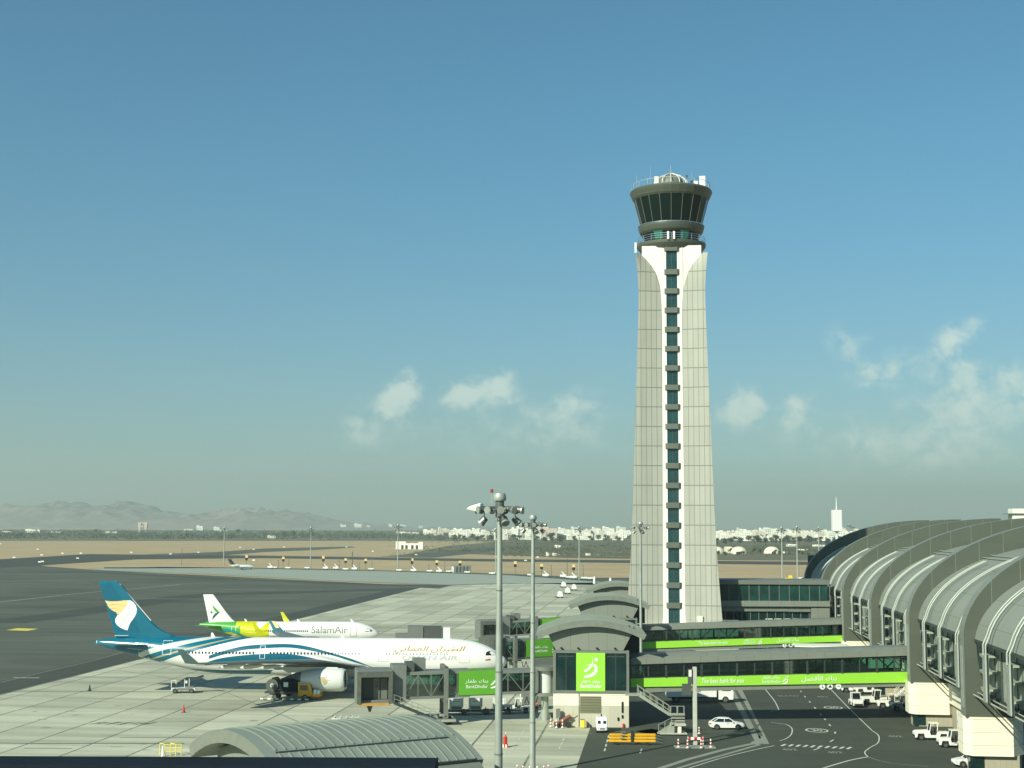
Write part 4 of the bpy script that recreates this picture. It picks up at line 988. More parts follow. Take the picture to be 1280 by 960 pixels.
# ------------------------------------------------------------------ passenger boarding bridges
def jetbridge(label, A, B, zA, zB, H=3.3, W=3.0, green=(.26, .50), cab=True, column=.74, stairs=True, rot=True, cabopen=True, toplamp=True, split=.52):
    """A rotunda, B cabin: (x, y) on the ground; zA, zB floor heights. local X runs from rotunda to cabin, +Y is the near side"""
    A = Vector((*A, 0)); B = Vector((*B, 0)); d = B-A; L = d.length; rz = math.atan2(d.y, d.x)
    t = thing('boarding_bridge', label, 'boarding bridge', A, rz, 'movable boarding bridges for aircraft')
    def zf(x): return zA+(zB-zA)*x/L
    def slab(b, x0, x1, y0, y1, a, c):
        b.hexa([(x0, y0, zf(x0)+a), (x1, y0, zf(x1)+a), (x1, y1, zf(x1)+a), (x0, y1, zf(x0)+a), (x0, y0, zf(x0)+c), (x1, y0, zf(x1)+c), (x1, y1, zf(x1)+c), (x0, y1, zf(x0)+c)])
    s = L*split
    for (x0, x1, w, h0, h1, nm) in ((1.2, s, W*.44, .15, H-.25, 'inner_tunnel'), (s-1.0, L-2.0, W*.5, 0, H, 'outer_tunnel')):
        b = MB().m('bridge_body'); slab(b, x0, x1, -w, w, h0, h0+.35); slab(b, x0, x1, -w, w, h1-.42, h1)
        for x in (x0, x1-.35): 
            slab(b, x, x+.35, -w, -w+.2, h0+.35, h1-.42); slab(b, x, x+.35, w-.2, w, h0+.35, h1-.42)
        tn = b.build(nm, None, t, bevel=.03)
        b = MB().m('glass')
        for y in (-w+.08, w-.08): b.poly([(x0, y, zf(x0)+h0+.35), (x1, y, zf(x1)+h0+.35), (x1, y, zf(x1)+h1-.42), (x0, y, zf(x0)+h1-.42)])
        b.build('side_glazing', None, tn)
        b = MB().m('bridge_dark'); slab(b, x0+.3, x1-.3, -.03, .03, h0+.4, h0+1.6); b.build('inner_wall', None, tn)
        b = MB().m('frame'); n = max(2, int((x1-x0)/1.7))
        for y in (-w+.02, w-.02):
            for i in range(n+1):
                x = x0+(x1-x0)*i/n; b.beam((x, y, zf(x)+h0+.3), (x, y, zf(x)+h1-.4), .10)
                if i < n:
                    xx = x0+(x1-x0)*(i+1)/n; u, v = (h0+.3, h1-.4) if i % 2 else (h1-.4, h0+.3); b.beam((x, y, zf(x)+u), (xx, y, zf(xx)+v), .09)
        b.build('truss', None, tn)
        if nm == 'outer_tunnel' or green[1] < split:
            pass
    g0, g1 = L*green[0], L*green[1]
    b = MB().m('green_shaded'); yy = W*.5+.03; slab(b, g0, g1, yy, yy+.08, .3, H-.1); slab(b, g0, g1, -yy-.08, -yy, .3, H-.1); gp = b.build('green_banner', None, t)
    gx = g0+(g1-g0)*.14; gz = zf(gx)+H*.52
    mt = Matrix.Translation((gx, yy+.1, gz)) @ Matrix.Rotation(PI, 4, 'Z')
    b = MB().m('signwhite'); dhofar_mark(b, 0, 0, H*.42, 0)
    for v in b.bm.verts: v.co = mt @ v.co
    b.build('emblem', None, gp)
    rx = Matrix.Rotation(PI, 4, 'Z') @ Matrix.Rotation(PI/2, 4, 'X')
    hx = g0+(g1-g0)*.56
    text_mesh('bank_name', 'BankDhofar', H*.17, 'signwhite', gp, Matrix.Translation((hx, yy+.1, zf(hx)+H*.38)) @ rx)
    text_mesh('bank_name', ar('بنك ظفار'), H*.17, 'signwhite', gp, Matrix.Translation((hx, yy+.1, zf(hx)+H*.58)) @ rx, sx=1.4)
    # rotunda on its column
    if rot:
        b = MB().m('frame'); b.tube((0, 0, zA-.3), (0, 0, zA+.1), 1.7, n=24); b.tube((0, 0, zA+H-.5), (0, 0, zA+H), 1.75, n=24); b.m('fairing').tube((0, 0, zA+.1), (0, 0, zA+H-.5), 1.05, n=24)
        b.m('bridge_body').box(-3.4, -.9, -1.5, 1.5, zA, zA+H-.2); r_ = b.build('rotunda', None, t, smooth=True)
        b = MB().m('pole'); b.tube((0, 0, .1), (0, 0, zA-.3), .5, n=18); b.tube((0, 0, 0), (0, 0, .15), 1.1, n=18)
        for a in range(4): b.prism([(.45, .15), (1.0, .15), (.45, 1.3)], -.05, .05, 'XZ') if a == 0 else b.prism([(-.45, .15), (-1.0, .15), (-.45, 1.3)], -.05, .05, 'XZ') if a == 1 else None
        b.build('column', None, t)
        b = MB().m('dark'); pts = [(1.2+i*.25, 1.2, zA-.3-abs(math.sin(i*1.05))*1.0) for i in range(8)]; b.path(pts, .07); pts = [(-1.6-i*.25, 1.2, zA-.3-abs(math.sin(i*1.05))*1.1) for i in range(6)]; b.path(pts, .07); b.build('hanging_cable', None, t)
    # drive column
    if column:
        cx = L*column; z = zf(cx)
        b = MB().m('frame')
        for s_ in (-1, 1):
            b.box(cx-.28, cx+.28, s_*(W*.5+.55)-.25, s_*(W*.5+.55)+.25, z*.35, z+H+.6); b.box(cx-.18, cx+.18, s_*(W*.5+.45)-.18, s_*(W*.5+.45)+.18, .8, z*.6)
        b.box(cx-.25, cx+.25, -W*.5-.8, W*.5+.8, z-.5, z-.15); b.box(cx-.2, cx+.2, -W*.5-.8, W*.5+.8, z+H+.35, z+H+.6)
        dc = b.build('lift_column', None, t)
        b = MB().m('stair'); b.box(cx-1.3, cx+1.3, -2.2, 2.6, .42, .75); b.box(cx-.5, cx+.5, -1.0, 1.0, .75, 1.1); b.build('wheel_bogie', None, t, bevel=.04)
        for s_ in (-1, 1):
            b = MB().m('dark'); b.tube((cx-.45, s_*1.1, .5), (cx-.85, s_*1.1, .5), .5, n=18); b.tube((cx+.45, s_*1.1, .5), (cx+.85, s_*1.1, .5), .5, n=18); b.build('wheel', None, t)
    # cabin with a hooded opening on the near side
    if cab:
        c0, c1, hb = L-2.0, L+2.6, -.35
        b = MB().m('bridge_body'); z = zB
        b.box(c0, c1, -2.3, 2.0, z+hb, z+.15); b.box(c0, c1, -2.3, 2.3, z+H-.1, z+H+.45); b.box(c0, c0+.25, -2.3, 2.3, z+.15, z+H-.1); b.box(c1-.25, c1, -2.3, 2.3, z+.15, z+H-.1); b.box(c0+.25, c1-.25, -2.3, -2.1, z+.15, z+H-.1)
        cb = b.build('cabin', None, t, bevel=.05)
        b = MB().m('canopy'); M.setdefault('canopy', mat('canopy_fabric', (.09, .10, .08), .9, var=.25, scale=2))
        b.prism([(c0, z-.2), (c0, z+H+.3), (c1, z+H+.3), (c1, z-.2), (c1-.5, z-.2), (c1-.5, z+H-.35), (c0+.5, z+H-.35), (c0+.5, z-.2)], 2.31, 3.1, 'XZ'); b.build('canopy_hood', None, cb)
        b = MB().m('ylw3'); M.setdefault('ylw3', mat('bumper_tan', (.45, .26, .07), .6, var=.2)); b.box(c0+.3, c1-.3, 2.31, 3.0, z-.45, z-.12); b.build('bumper', None, cb)
        b = MB().m('darkframe'); b.box(c0+.25, c1-.25, 1.0, 1.1, z+.15, z+H-.1); b.build('inner_partition', None, cb)
        for x in (c0+.55, c0+1.55):
            b = MB().m('frame'); b.box(x, x+.8, 1.11, 1.2, z+.2, z+H-.7); b.m('black').box(x+.2, x+.6, 1.2, 1.22, z+H*.45, z+H-1.0); b.build('door_leaf', None, cb)
        b = MB().m('bridge_body'); b.box(L-3.9, L-2.05, -2.0, 1.95, z-.2, z+H+1.0); b.m('bridge_dark').box(L-5.0, L-3.92, -1.6, 1.4, z+H+.05, z+H+1.3); b.m('bridge_body').box(L-6.6, L-5.02, -1.9, .2, z+H+.05, z+H+1.7); b.build('machine_box', None, t, bevel=.04)
        b = MB().m('black'); b.prism([(L+1.3, z-.5), (L+.5, z-.5), (L+.75, z-1.3), (L+1.0, z-1.3)], 1.5, 2.2, 'XZ'); b.build('levelling_arm', None, t)
    if stairs:
        cx = L*column; z = zB; x0, x1 = L-2.2, cx+1.3; y = W*.5+.45
        b = MB().m('darkframe'); b.beam((x0, y, z-.15), (x1, y, .75), .12, .32); b.beam((x0, y+1.0, z-.15), (x1, y+1.0, .75), .12, .32)
        n = 14
        for i in range(1, n): f = i/n; b.box(x0+(x1-x0)*f-.14, x0+(x1-x0)*f+.14, y, y+1.0, z-.15+(.9-z)*f-.02, z-.15+(.9-z)*f+.02)
        s1 = b.build('service_stair', None, t)
        b = MB().m('stair')
        for yy in (y, y+1.0):
            for hh in (.55, 1.05): b.beam((x0, yy, z-.1+hh), (x1, yy, .75+hh), .05)
            for i in range(0, 8): f = i/7; b.beam((x0+(x1-x0)*f, yy, z-.1+(.85-z)*f), (x0+(x1-x0)*f, yy, z-.1+(.85-z)*f+1.05), .05)
        b.build('handrail', None, s1)
    return t
a = P(681, 866, 194.5); c = P(469, 880, 190.5)
jb1 = jetbridge('nearest boarding bridge with open hooded cabin, service stair and green bank panel', (a.x, a.y), (c.x, c.y), P(681, 866, 194.5).z, P(500, 874, 191).z, H=3.55, W=3.1, green=(.28, .525), column=.60, split=.50)
a = P(742, 821, 249); c = P(606, 823, 244)
jb2 = jetbridge('dark boarding bridge with a shaded green panel, just behind the big airliner nose', (a.x, a.y), (P(596, 823, 240).x, 240), P(742, 820, 249).z, P(640, 822, 244).z, green=(.34, .62), column=.72, stairs=False, split=.5, cab=False)
b = MB().m('canopy'); Lb = (Vector((P(596, 823, 240).x, 240, 0))-Vector((a.x, a.y, 0))).length
zb = P(600, 822, 240).z
b.lathe([(2.3, 0), (2.3, 3.2), (1.2, 3.6), (.1, 3.7)], 20, 'Z', (Lb-2.8, 0, zb)); b.build('cabin', None, jb2)
b = MB().m('frame'); b.box(Lb-14.5, Lb-9.0, 1.9, 3.4, zb-2.4, zb-.2); b.build('equipment_platform', None, jb2)
a = P(640, 812, 252); c = P(470, 812, 250)
jb3 = jetbridge('low boarding bridge stretched behind the big airliner fuselage, only roof and box showing', (a.x, a.y), (c.x, c.y), P(640, 823.5, 252).z, P(490, 826, 250).z, H=3.2, green=(.18, .42), column=.7, stairs=False, cab=False)
b = MB().m('bridge_body'); L3 = (c-a).length; zz = P(520, 799, 250).z
b.box(L3*.66, L3*.66+2.6, -1.4, 1.4, zz, zz+2.3); b.m('bridge_dark').box(L3*.52, L3*.66-.1, -1.2, 1.2, zz, zz+2.2); b.m('bridge_body').box(L3*.74, L3*.86, -1.2, 1.2, zz+.2, zz+1.0); b.m('white').box(L3*.46, L3*.515, -1, 1, zz, zz+2); b.build('machine_box', None, jb3)
a = P(742, 789, 305); c = P(612, 797, 299)
jb4 = jetbridge('farthest boarding bridge with square cabin, above the airliner nose between the two light masts', (a.x, a.y), (c.x, c.y), P(742, 787, 305).z, P(615, 797, 299).z, H=3.2, W=3.0, green=(.30, .54), column=.58, stairs=False, split=.5)

# ------------------------------------------------------------------ vehicles
def wheels(t, pos, r, w, hub='lamp'):
    for x, y in pos:
        b = MB().m('dark'); b.tube((x, y-w/2, r), (x, y+w/2, r), r, n=20); wl = b.build('wheel', None, t, bevel=.02)
        b = MB().m(hub); s = 1 if y > 0 else -1; b.tube((x, y+s*w*.5, r), (x, y+s*(w*.5+.015), r), r*.6, n=14); b.build('hubcap', None, wl)
def sections(b, secs):
    """loft of cross-sections: (x, half width, z0, z1, top half width)"""
    b.loft([[(x, -w, z0), (x, w, z0), (x, w, z0+(z1-z0)*.62), (x, wt, z1), (x, -wt, z1), (x, -w, z0+(z1-z0)*.62)] for x, w, z0, z1, wt in secs])
def sedan(label, loc, rz, paint='white'):
    t = thing('sedan_car', label, 'car', loc, rz)
    b = MB().m(paint)
    b.prism([(2.2, .32), (2.27, .55), (2.15, .74), (1.55, .86), (1.0, .93), (-1.5, .98), (-2.1, .96), (-2.25, .75), (-2.22, .34), (-1.72, .22), (1.7, .22)], -.85, .85)
    for v in b.bm.verts:
        if abs(v.co.x) > 1.9: v.co.y *= .86
        if v.co.z < .4: v.co.y *= .96
    body = b.build('body', None, t, bevel=.07, smooth=True)
    b = MB().m('black'); b.loft([[(1.05, -.74, .9), (1.05, .74, .9), (-1.85, .72, .95), (-1.85, -.72, .95)], [(.30, -.62, 1.36), (.30, .62, 1.36), (-1.15, .60, 1.38), (-1.15, -.60, 1.38)]]); b.build('windows', None, t)
    b = MB().m(paint); b.loft([[(.36, -.63, 1.34), (.36, .63, 1.34), (-1.22, .61, 1.36), (-1.22, -.61, 1.36)], [(.05, -.55, 1.46), (.05, .55, 1.46), (-.9, .54, 1.46), (-.9, -.54, 1.46)]])
    for s in (-1, 1):
        b.beam((1.06, s*.75, .9), (.32, s*.63, 1.38), .07); b.beam((-1.86, s*.73, .95), (-1.17, s*.61, 1.38), .08); b.beam((-.35, s*.755, .93), (-.38, s*.625, 1.38), .07)
    b.build('roof', None, t, smooth=True, bevel=.02)
    for s in (-1, 1):
        b = MB().m('lampglass'); b.box(2.02, 2.2, s*.62-.16, s*.62+.16, .6, .74); b.build('headlight', None, t, bevel=.02)
        b = MB().m('red'); b.box(-2.26, -2.1, s*.6-.18, s*.6+.18, .7, .85); b.build('tail_light', None, t, bevel=.02)
        b = MB().m(paint); b.ball((.72, s*.93, .98), .11, 2, (1, .7, .7)); b.build('mirror', None, t)
        b = MB().m('dark'); b.box(-.05, .12, s*.86-.01, s*.86+.01, .78, .81); b.build('door_handle', None, t)
    b = MB().m('dark')
    for x in (1.38, -1.36):
        for s in (-1, 1): b.tube((x, s*.70, .34), (x, s*.862, .34), .37, n=20)
    b.build('wheel_arch', None, t)
    wheels(t, [(1.38, -.78), (1.38, .78), (-1.36, -.78), (-1.36, .78)], .32, .2); return t
def tug(label, loc, rz, paint='white', group='white baggage tractors by the terminal wall', person=False, L=3.6, box=False):
    """baggage tractor: low bonnet, open cab frame with roof, short tail"""
    t = thing('baggage_tractor', label, 'baggage tractor', loc, rz, group); h = L/2
    b = MB().m(paint)
    b.prism([(h, .35), (h, .95), (h-.25, 1.08), (.30, 1.15), (.18, .62), (-.55, .62), (-.62, .98), (-h, .98), (-h, .35), (-h+.25, .3), (-h+.35, .78), (-h+1.05, .78), (-h+1.2, .3), (h-1.25, .3), (h-1.1, .8), (h-.4, .8), (h-.25, .3)], -.72, .72)
    b.build('body', None, t, bevel=.04)
    b = MB().m(paint)
    for x0, x1 in ((.30, .12), (-.62, -.72)):
        for s in (-1, 1): b.beam((x0, s*.64, 1.1), (x1, s*.58, 2.0), .08)
    b.box(-.85, .25, -.64, .64, 2.0, 2.08); b.build('cab_frame', None, t)
    b = MB().m('black'); b.poly([(.31, -.58, 1.15), (.31, .58, 1.15), (.15, .53, 1.95), (.15, -.53, 1.95)]); b.build('windscreen', None, t)
    b = MB().m('dark'); b.box(-.5, .0, -.5, .5, .63, .95); b.box(-.6, -.48, -.5, .5, .9, 1.4); b.build('seat', None, t, bevel=.05)
    b = MB().m('dark'); b.tube((.1, -.1, 1.18), (.05, -.1, 1.28), .2, n=14); b.build('steering_wheel', None, t)
    b = MB().m('dark'); b.beam((-h, 0, .5), (-h-.3, 0, .5), .12); b.build('tow_hitch', None, t)
    b = MB().m('dark'); b.box(h, h+.06, -.6, .6, .4, .62); b.build('front_bumper', None, t)
    for s in (-1, 1): b = MB().m('lampglass'); b.tube((h, s*.5, .8), (h+.03, s*.5, .8), .1, n=10); b.build('headlight', None, t)
    b = MB().m('ylw2'); b.tube((-.3, .3, 2.08), (-.3, .3, 2.22), .07, n=8); b.build('beacon', None, t)
    wheels(t, [(h-.75, -.62), (h-.75, .62), (-h+.7, -.62), (-h+.7, .62)], .34, .24); return t
def figure(label, loc, rz=0, pose='sit', vest='orange', legs='navy', h=1.72):
    """one skinned body, clothing as shells"""
    t = thing('person', label, 'person', loc, rz)
    hip = .92 if pose == 'stand' else .5
    if pose == 'stand':
        V = [((0, 0, .92), .15), ((0, 0, 1.18), .15), ((0, 0, 1.40), .17), ((0, 0, 1.50), .07), ((.01, 0, 1.57), .085), ((.015, 0, 1.66), .10),
             ((0, -.10, .88), .10), ((.03, -.11, .48), .065), ((0, -.12, .08), .045), ((.14, -.13, .04), .04), ((0, .10, .88), .10), ((-.02, .11, .48), .065), ((-.06, .12, .08), .045), ((.08, .13, .04), .04),
             ((0, -.20, 1.40), .06), ((.0, -.27, 1.13), .045), ((.12, -.27, .92), .035), ((.15, -.27, .84), .035), ((0, .20, 1.40), .06), ((.02, .27, 1.13), .045), ((.12, .26, .92), .035), ((.15, .26, .84), .035)]
        E = [(0,1),(1,2),(2,3),(3,4),(4,5),(0,6),(6,7),(7,8),(8,9),(0,10),(10,11),(11,12),(12,13),(2,14),(14,15),(15,16),(16,17),(2,18),(18,19),(19,20),(20,21)]
    else:
        V = [((0, 0, .0), .15), ((.02, 0, .26), .15), ((.04, 0, .48), .17), ((.05, 0, .58), .07), ((.06, 0, .65), .085), ((.07, 0, .74), .10),
             ((.05, -.10, 0), .10), ((.42, -.11, .03), .07), ((.48, -.12, -.38), .045), ((.60, -.12, -.42), .04), ((.05, .10, 0), .10), ((.42, .11, .03), .07), ((.48, .12, -.38), .045), ((.60, .12, -.42), .04),
             ((.04, -.20, .48), .06), ((.14, -.25, .24), .045), ((.38, -.16, .30), .035), ((.45, -.14, .32), .035), ((.04, .20, .48), .06), ((.14, .25, .24), .045), ((.38, .12, .30), .035), ((.45, .10, .32), .035)]
        E = [(0,1),(1,2),(2,3),(3,4),(4,5),(0,6),(6,7),(7,8),(8,9),(0,10),(10,11),(11,12),(12,13),(2,14),(14,15),(15,16),(16,17),(2,18),(18,19),(19,20),(20,21)]
    def skin(name, idx, grow, mt, parent, roots=0):
        mp = {i: k for k, i in enumerate(idx)}; me = bpy.data.meshes.new(name)
        me.from_pydata([V[i][0] for i in idx], [(mp[a], mp[b_]) for a, b_ in E if a in mp and b_ in mp], [])
        o = bpy.data.objects.new(name, me); COL.objects.link(o); o.parent = parent
        o.modifiers.new('skin', 'SKIN'); sv = me.skin_vertices[0].data
        for k, i in enumerate(idx): sv[k].radius = (V[i][1]*grow, V[i][1]*grow)
        sv[0].use_root = True
        ss = o.modifiers.new('sub', 'SUBSURF'); ss.levels = 1; ss.render_levels = 2; me.materials.append(M[mt]); return o
    skin('body', list(range(len(V))), 1, 'skin', t)
    skin('shirt', [2, 1, 14, 15, 18, 19], 1.16, vest, t); skin('trousers', [0, 6, 7, 8, 10, 11, 12], 1.14, legs, t)
    hx = V[5][0]; b = MB().m('dark'); b.ball((hx[0]-.015, hx[1], hx[2]+.03), .115, 2, (1, .9, .95)); b.build('hair', None, t, smooth=True)
    return t
s_ = G(908, 911)
sedan('white four-door car parked under the nearer walkway bridge beside the drainage strip', (s_.x, s_.y, 0), 0.02)
# box truck under the bridge
p = G(893, 877.5)
t = thing('box_truck', 'white box truck half hidden under the nearer walkway bridge', 'truck', (p.x-1.0, p.y, 0), 0.0)
b = MB().m('white'); b.box(-6.2, 1.2, -1.2, 1.2, .85, 3.3); b.build('cargo_box', None, t, bevel=.04)
b = MB().m('frame'); b.box(-3.2, -1.2, -1.23, -1.2, 1.6, 3.2); b.m('white').box(-3.1, -1.3, -1.25, -1.22, 1.7, 3.1); b.build('side_door', None, t)
b = MB().m('white'); b.prism([(1.5, .45), (3.7, .45), (3.75, 1.6), (3.35, 2.7), (1.5, 2.7)], -1.1, 1.1); cb = b.build('cab', None, t, bevel=.08)
b = MB().m('black'); b.prism([(2.0, 1.75), (3.3, 1.75), (3.1, 2.5), (2.0, 2.5)], -1.13, 1.13); b.hexa([(3.72, -.95, 1.7), (3.80, -.95, 1.7), (3.80, .95, 1.7), (3.72, .95, 1.7), (3.42, -.9, 2.55), (3.5, -.9, 2.55), (3.5, .9, 2.55), (3.42, .9, 2.55)]); b.build('cab_window', None, cb)
b = MB().m('dark'); b.box(-6.0, 3.4, -.5, .5, .65, 1.24); b.box(-4.6, -2.5, -1.0, -.6, .5, 1.1); b.build('chassis', None, t)
for s in (-1, 1): b = MB().m('lampglass'); b.box(3.7, 3.8, s*.8-.15, s*.8+.15, .85, 1.05); b.build('headlight', None, t)
wheels(t, [(2.5, -1.0), (2.5, 1.0), (-4.8, -1.0), (-4.8, 1.0)], .48, .3)
# little white cart by the gate house wall (front towards us)
p = G(752.5, 916)
t = thing('service_cart', 'small white service cart facing us at the foot of the gate house wall', 'service cart', (p.x, p.y+1.0, 0), -PI/2)
b = MB().m('white'); b.prism([(1.35, .28), (1.4, .85), (1.1, 1.05), (.75, 1.9), (-1.0, 1.95), (-1.05, .28)], -.68, .68); b.build('body', None, t, bevel=.1, smooth=True)
for s in (-1, 1):
    b = MB().m('black'); b.hexa([(1.02, s*.34-.2, 1.12), (1.10, s*.34-.2, 1.12), (1.10, s*.34+.2, 1.12), (1.02, s*.34+.2, 1.12), (.86, s*.34-.18, 1.5), (.94, s*.34-.18, 1.5), (.94, s*.34+.18, 1.5), (.86, s*.34+.18, 1.5)]); b.build('windscreen_pane', None, t, bevel=.03)
    b = MB().m('lampglass'); b.tube((1.38, s*.5, .72), (1.43, s*.5, .72), .09, n=10); b.build('headlight', None, t)
b = MB().m('greytxt'); b.box(1.38, 1.44, -.3, .3, .5, .68); b.build('grille', None, t)
b = MB().m('black'); b.tube((0, 0, 1.95), (0, 0, 2.2), .09, n=8); b.build('beacon', None, t)
wheels(t, [(.85, -.6), (.85, .6), (-.7, -.6), (-.7, .6)], .28, .2)
# yellow tow frames
p0 = G(789, 927)
for i, (dy, nm) in enumerate(((-2.4, 'nearest of three long yellow tow frames lying side by side'), (.1, 'middle one of three long yellow tow frames lying side by side'), (2.6, 'rear one of three long yellow tow frames, closest to the gate house wall'))):
    t = thing('tow_frame', nm, 'tow frame', (p0.x+.25*i-.1, p0.y+dy, 0), -.02+.015*i, 'yellow tow frames on the asphalt')
    b = MB().m('yellow'); b.box(-2.8, -.1, -.35, -.15, .35, .62); b.box(.1, 2.8, -.35, -.05, .35, .62); b.box(-2.9, -.1, .2, .3, .35, .5); b.box(.1, 2.6, .2, .3, .35, .5); b.beam((-2.8, .3, .4), (-.1, -.25, .5), .1)
    b.build('frame', None, t, bevel=.03)
    b = MB().m('dark'); b.box(-.15, .15, -.45, .4, .35, .9); b.box(-1.2, -.6, -.15, .15, .4, .6); b.build('clamp_box', None, t)
    b = MB().m('metal'); b.beam((2.8, -.3, .45), (3.6, -.1, .2), .08); b.beam((2.8, .3, .45), (3.6, -.1, .2), .08); b.box(-1.5, -.9, -.66, -.3, .8, .86); b.build('tow_eye', None, t)
    wheels(t, [(-1.9, -.45), (-1.9, .5), (1.9, -.45), (1.9, .5)], .18, .12, 'dark')
# tractors along the terminal
def place(px, py): q = G(px, py); return (q.x, q.y, 0)
tug('large white baggage tractor at the foot of the second rib base from the right', place(1164, 924.5), PI-.05, L=4.2)
tug('white baggage tractor beside the beige rib base, right of the larger tractor', place(1190, 934), PI-.05, L=3.3)
tug('pale blue baggage tractor parked against the left edge of the beige rib base', place(1129, 888), PI, 'lblue', L=3.6)
tug('cream baggage tractor with open cab, between the driven tractor and the pale blue tractor', place(1112, 885), PI-.1, 'cream', L=3.6)
tug('cream flat tractor behind the tractor being driven, close to the beige wall', place(1094, 880), PI, 'cream', L=4.2)
tug('white tractor at the far left of the row under the nearer walkway bridge', place(1066, 865), PI, L=3.9)
tug('white tractor in the middle of the far row under the nearer walkway bridge', place(1084, 867), PI+.1, L=4.0)
dr = place(1070, 883.5)
tug('white tractor driving towards us with a driver in a yellow vest, on the service road', dr, -PI/2, L=3.2)
figure('driver in a yellow vest seated in the white tractor on the service road', (dr[0]-.15, dr[1]+.25, .98), -PI/2, 'sit', 'hivis' if 'hivis' in M else 'ylw2')
# car nose at the right base
q = place(1210, 958)
sedan('white car half hidden behind the nearest beige rib base at the right', (q[0]+.6, q[1], 0), PI)
# aircraft steps and white parcels stacked behind tractors
p = place(1129, 873)
t = thing('access_steps', 'white wheeled access steps against the beige terminal wall behind the tractors', 'access steps', p, 0)
b = MB().m('white')
for i in range(4): b.box(-1.2+i*.35, -.85+i*.35, -.4, .4, .3+i*.35, .36+i*.35)
b.beam((-1.3, -.4, .2), (.4, -.4, 1.7), .07); b.beam((-1.3, .4, .2), (.4, .4, 1.7), .07); b.build('steps', None, t)
b = MB().m('white')
for y in (-.4, .4): b.beam((-1.2, y, 1.3), (.3, y, 2.6), .05); b.beam((.3, y, .2), (.3, y, 2.6), .06); b.beam((-1.2, y, .3), (-1.2, y, 1.3), .05)
b.build('handrail', None, t); wheels(t, [(-1.2, -.4), (-1.2, .4), (.5, -.4), (.5, .4)], .15, .08)
# yellow truck with tank under the big airliner wing
p = G(367, 874)
t = thing('service_truck', 'yellow cab service truck with dark hose tank beside the big airliner engine', 'truck', (p.x, p.y, 0), -.12)
b = MB().m('yellow'); b.prism([(.9, .55), (3.0, .55), (3.05, 1.35), (2.75, 2.45), (.9, 2.45)], -1.0, 1.0); cb = b.build('cab', None, t, bevel=.08)
b = MB().m('black'); b.prism([(1.2, 1.45), (2.5, 1.45), (2.35, 2.2), (1.2, 2.2)], -1.02, 1.02); b.hexa([(3.02, -.85, 1.45), (3.10, -.85, 1.45), (3.10, .85, 1.45), (3.02, .85, 1.45), (2.8, -.8, 2.3), (2.88, -.8, 2.3), (2.88, .8, 2.3), (2.8, .8, 2.3)]); b.build('cab_window', None, cb)
b = MB().m('fairing'); b.box(.85, 2.75, -.95, .95, 2.46, 2.6); b.build('cab_roof', None, cb, bevel=.05)
b = MB().m('darkframe'); b.box(-4.2, .8, -1.05, 1.05, .9, 1.2); b.m('navy').box(-2.0, .7, -1.0, 1.0, 1.2, 2.9); b.m('signwhite').box(-1.3, -.6, -1.02, -1.0, 1.9, 2.6); b.m('bridge_dark').tube((-3.1, -1.0, 2.1), (-3.1, 1.0, 2.1), .95, n=20); b.m('silver').tube((-3.1, -1.02, 2.1), (-3.1, -1.0, 2.1), .3, n=12); b.build('equipment_body', None, t)
b = MB().m('dark'); b.path([(-3.1, -.9, 3.1), (-2.2, -1.0, 3.3), (-1.6, -1.0, 2.6), (-.9, -.9, 3.1), (.3, -.7, 3.0)], .13, 8); b.build('hose', None, t, smooth=True)
b = MB().m('yellow'); b.box(3.1, 4.2, -.9, .9, .5, 1.0); b.m('signwhite').box(3.3, 3.75, -.95, -.4, .95, 1.55); b.box(3.85, 4.2, -.95, -.4, .95, 1.5); b.m('red').box(3.0, 4.3, -.95, .95, .4, .52); b.build('front_rack', None, t)
wheels(t, [(2.0, -.9), (2.0, .9), (-2.6, -.9), (-2.6, .9)], .42, .28)
b = MB().m('signwhite')
for i in range(7): b.box(-4.6+i*1.15, -4.1+i*1.15, -2.0, -1.75, .1, .32)
b.m('darkframe').box(-4.7, 3.4, -2.05, -1.7, .05, .12); b.build('side_rollers', None, t)
# second dark service vehicle beside it
p = G(345, 870)
t = thing('hydrant_dispenser', 'dark hydrant dispenser cart with hose reels left of the yellow cab truck', 'fuel cart', (p.x, p.y+2.5, 0), 0)
b = MB().m('bridge_dark'); b.box(-1.6, 1.6, -.9, .9, .4, .9); b.build('chassis', None, t); b = MB().m('darkframe'); b.box(-1.3, .2, -.7, .7, .9, 1.7); b.tube((.8, -.7, 1.3), (.8, .7, 1.3), .5, n=16); b.build('hose_reel', None, t)
b = MB().m('cream'); b.beam((1.2, 0, 1), (1.9, -.3, 2.4), .1); b.box(-.4, .1, -.75, -.7, 1.1, 1.5); b.build('control_arm', None, t); wheels(t, [(-1, -.85), (-1, .85), (1, -.85), (1, .85)], .35, .2)
# belt loader
p = G(230, 866)
t = thing('belt_loader', 'small white belt loader with raised dark belt standing alone on the pale apron', 'belt loader', (p.x, p.y, 0), .12)
b = MB().m('silver'); b.box(-1.9, 1.8, -.75, .75, .4, .85); b.m('frame').box(-1.0, 1.0, -.77, -.74, .45, .8); b.box(.3, 1.5, -.78, .2, .85, 1.05); b.build('body', None, t, bevel=.06)
b = MB().m('darkframe'); b.beam((-2.4, .3, .95), (2.9, .3, 2.5), .7, .25); bl = b.build('conveyor', None, t)
b = MB().m('dark'); b.beam((-2.3, .3, 1.1), (2.8, .3, 2.65), .55, .06); b.build('belt', None, bl)
b = MB().m('cream')
for x in (-1.9, -1.2, .1, .8): b.beam((x, -.5, .9), (x, -.5, 2.1+.15*x), .09)
b.beam((-1.9, -.5, 1.9), (-1.2, -.5, 2.0), .07); b.box(.2, .5, -.5, -.2, 1.5, 1.9); b.build('guard_rail', None, t)
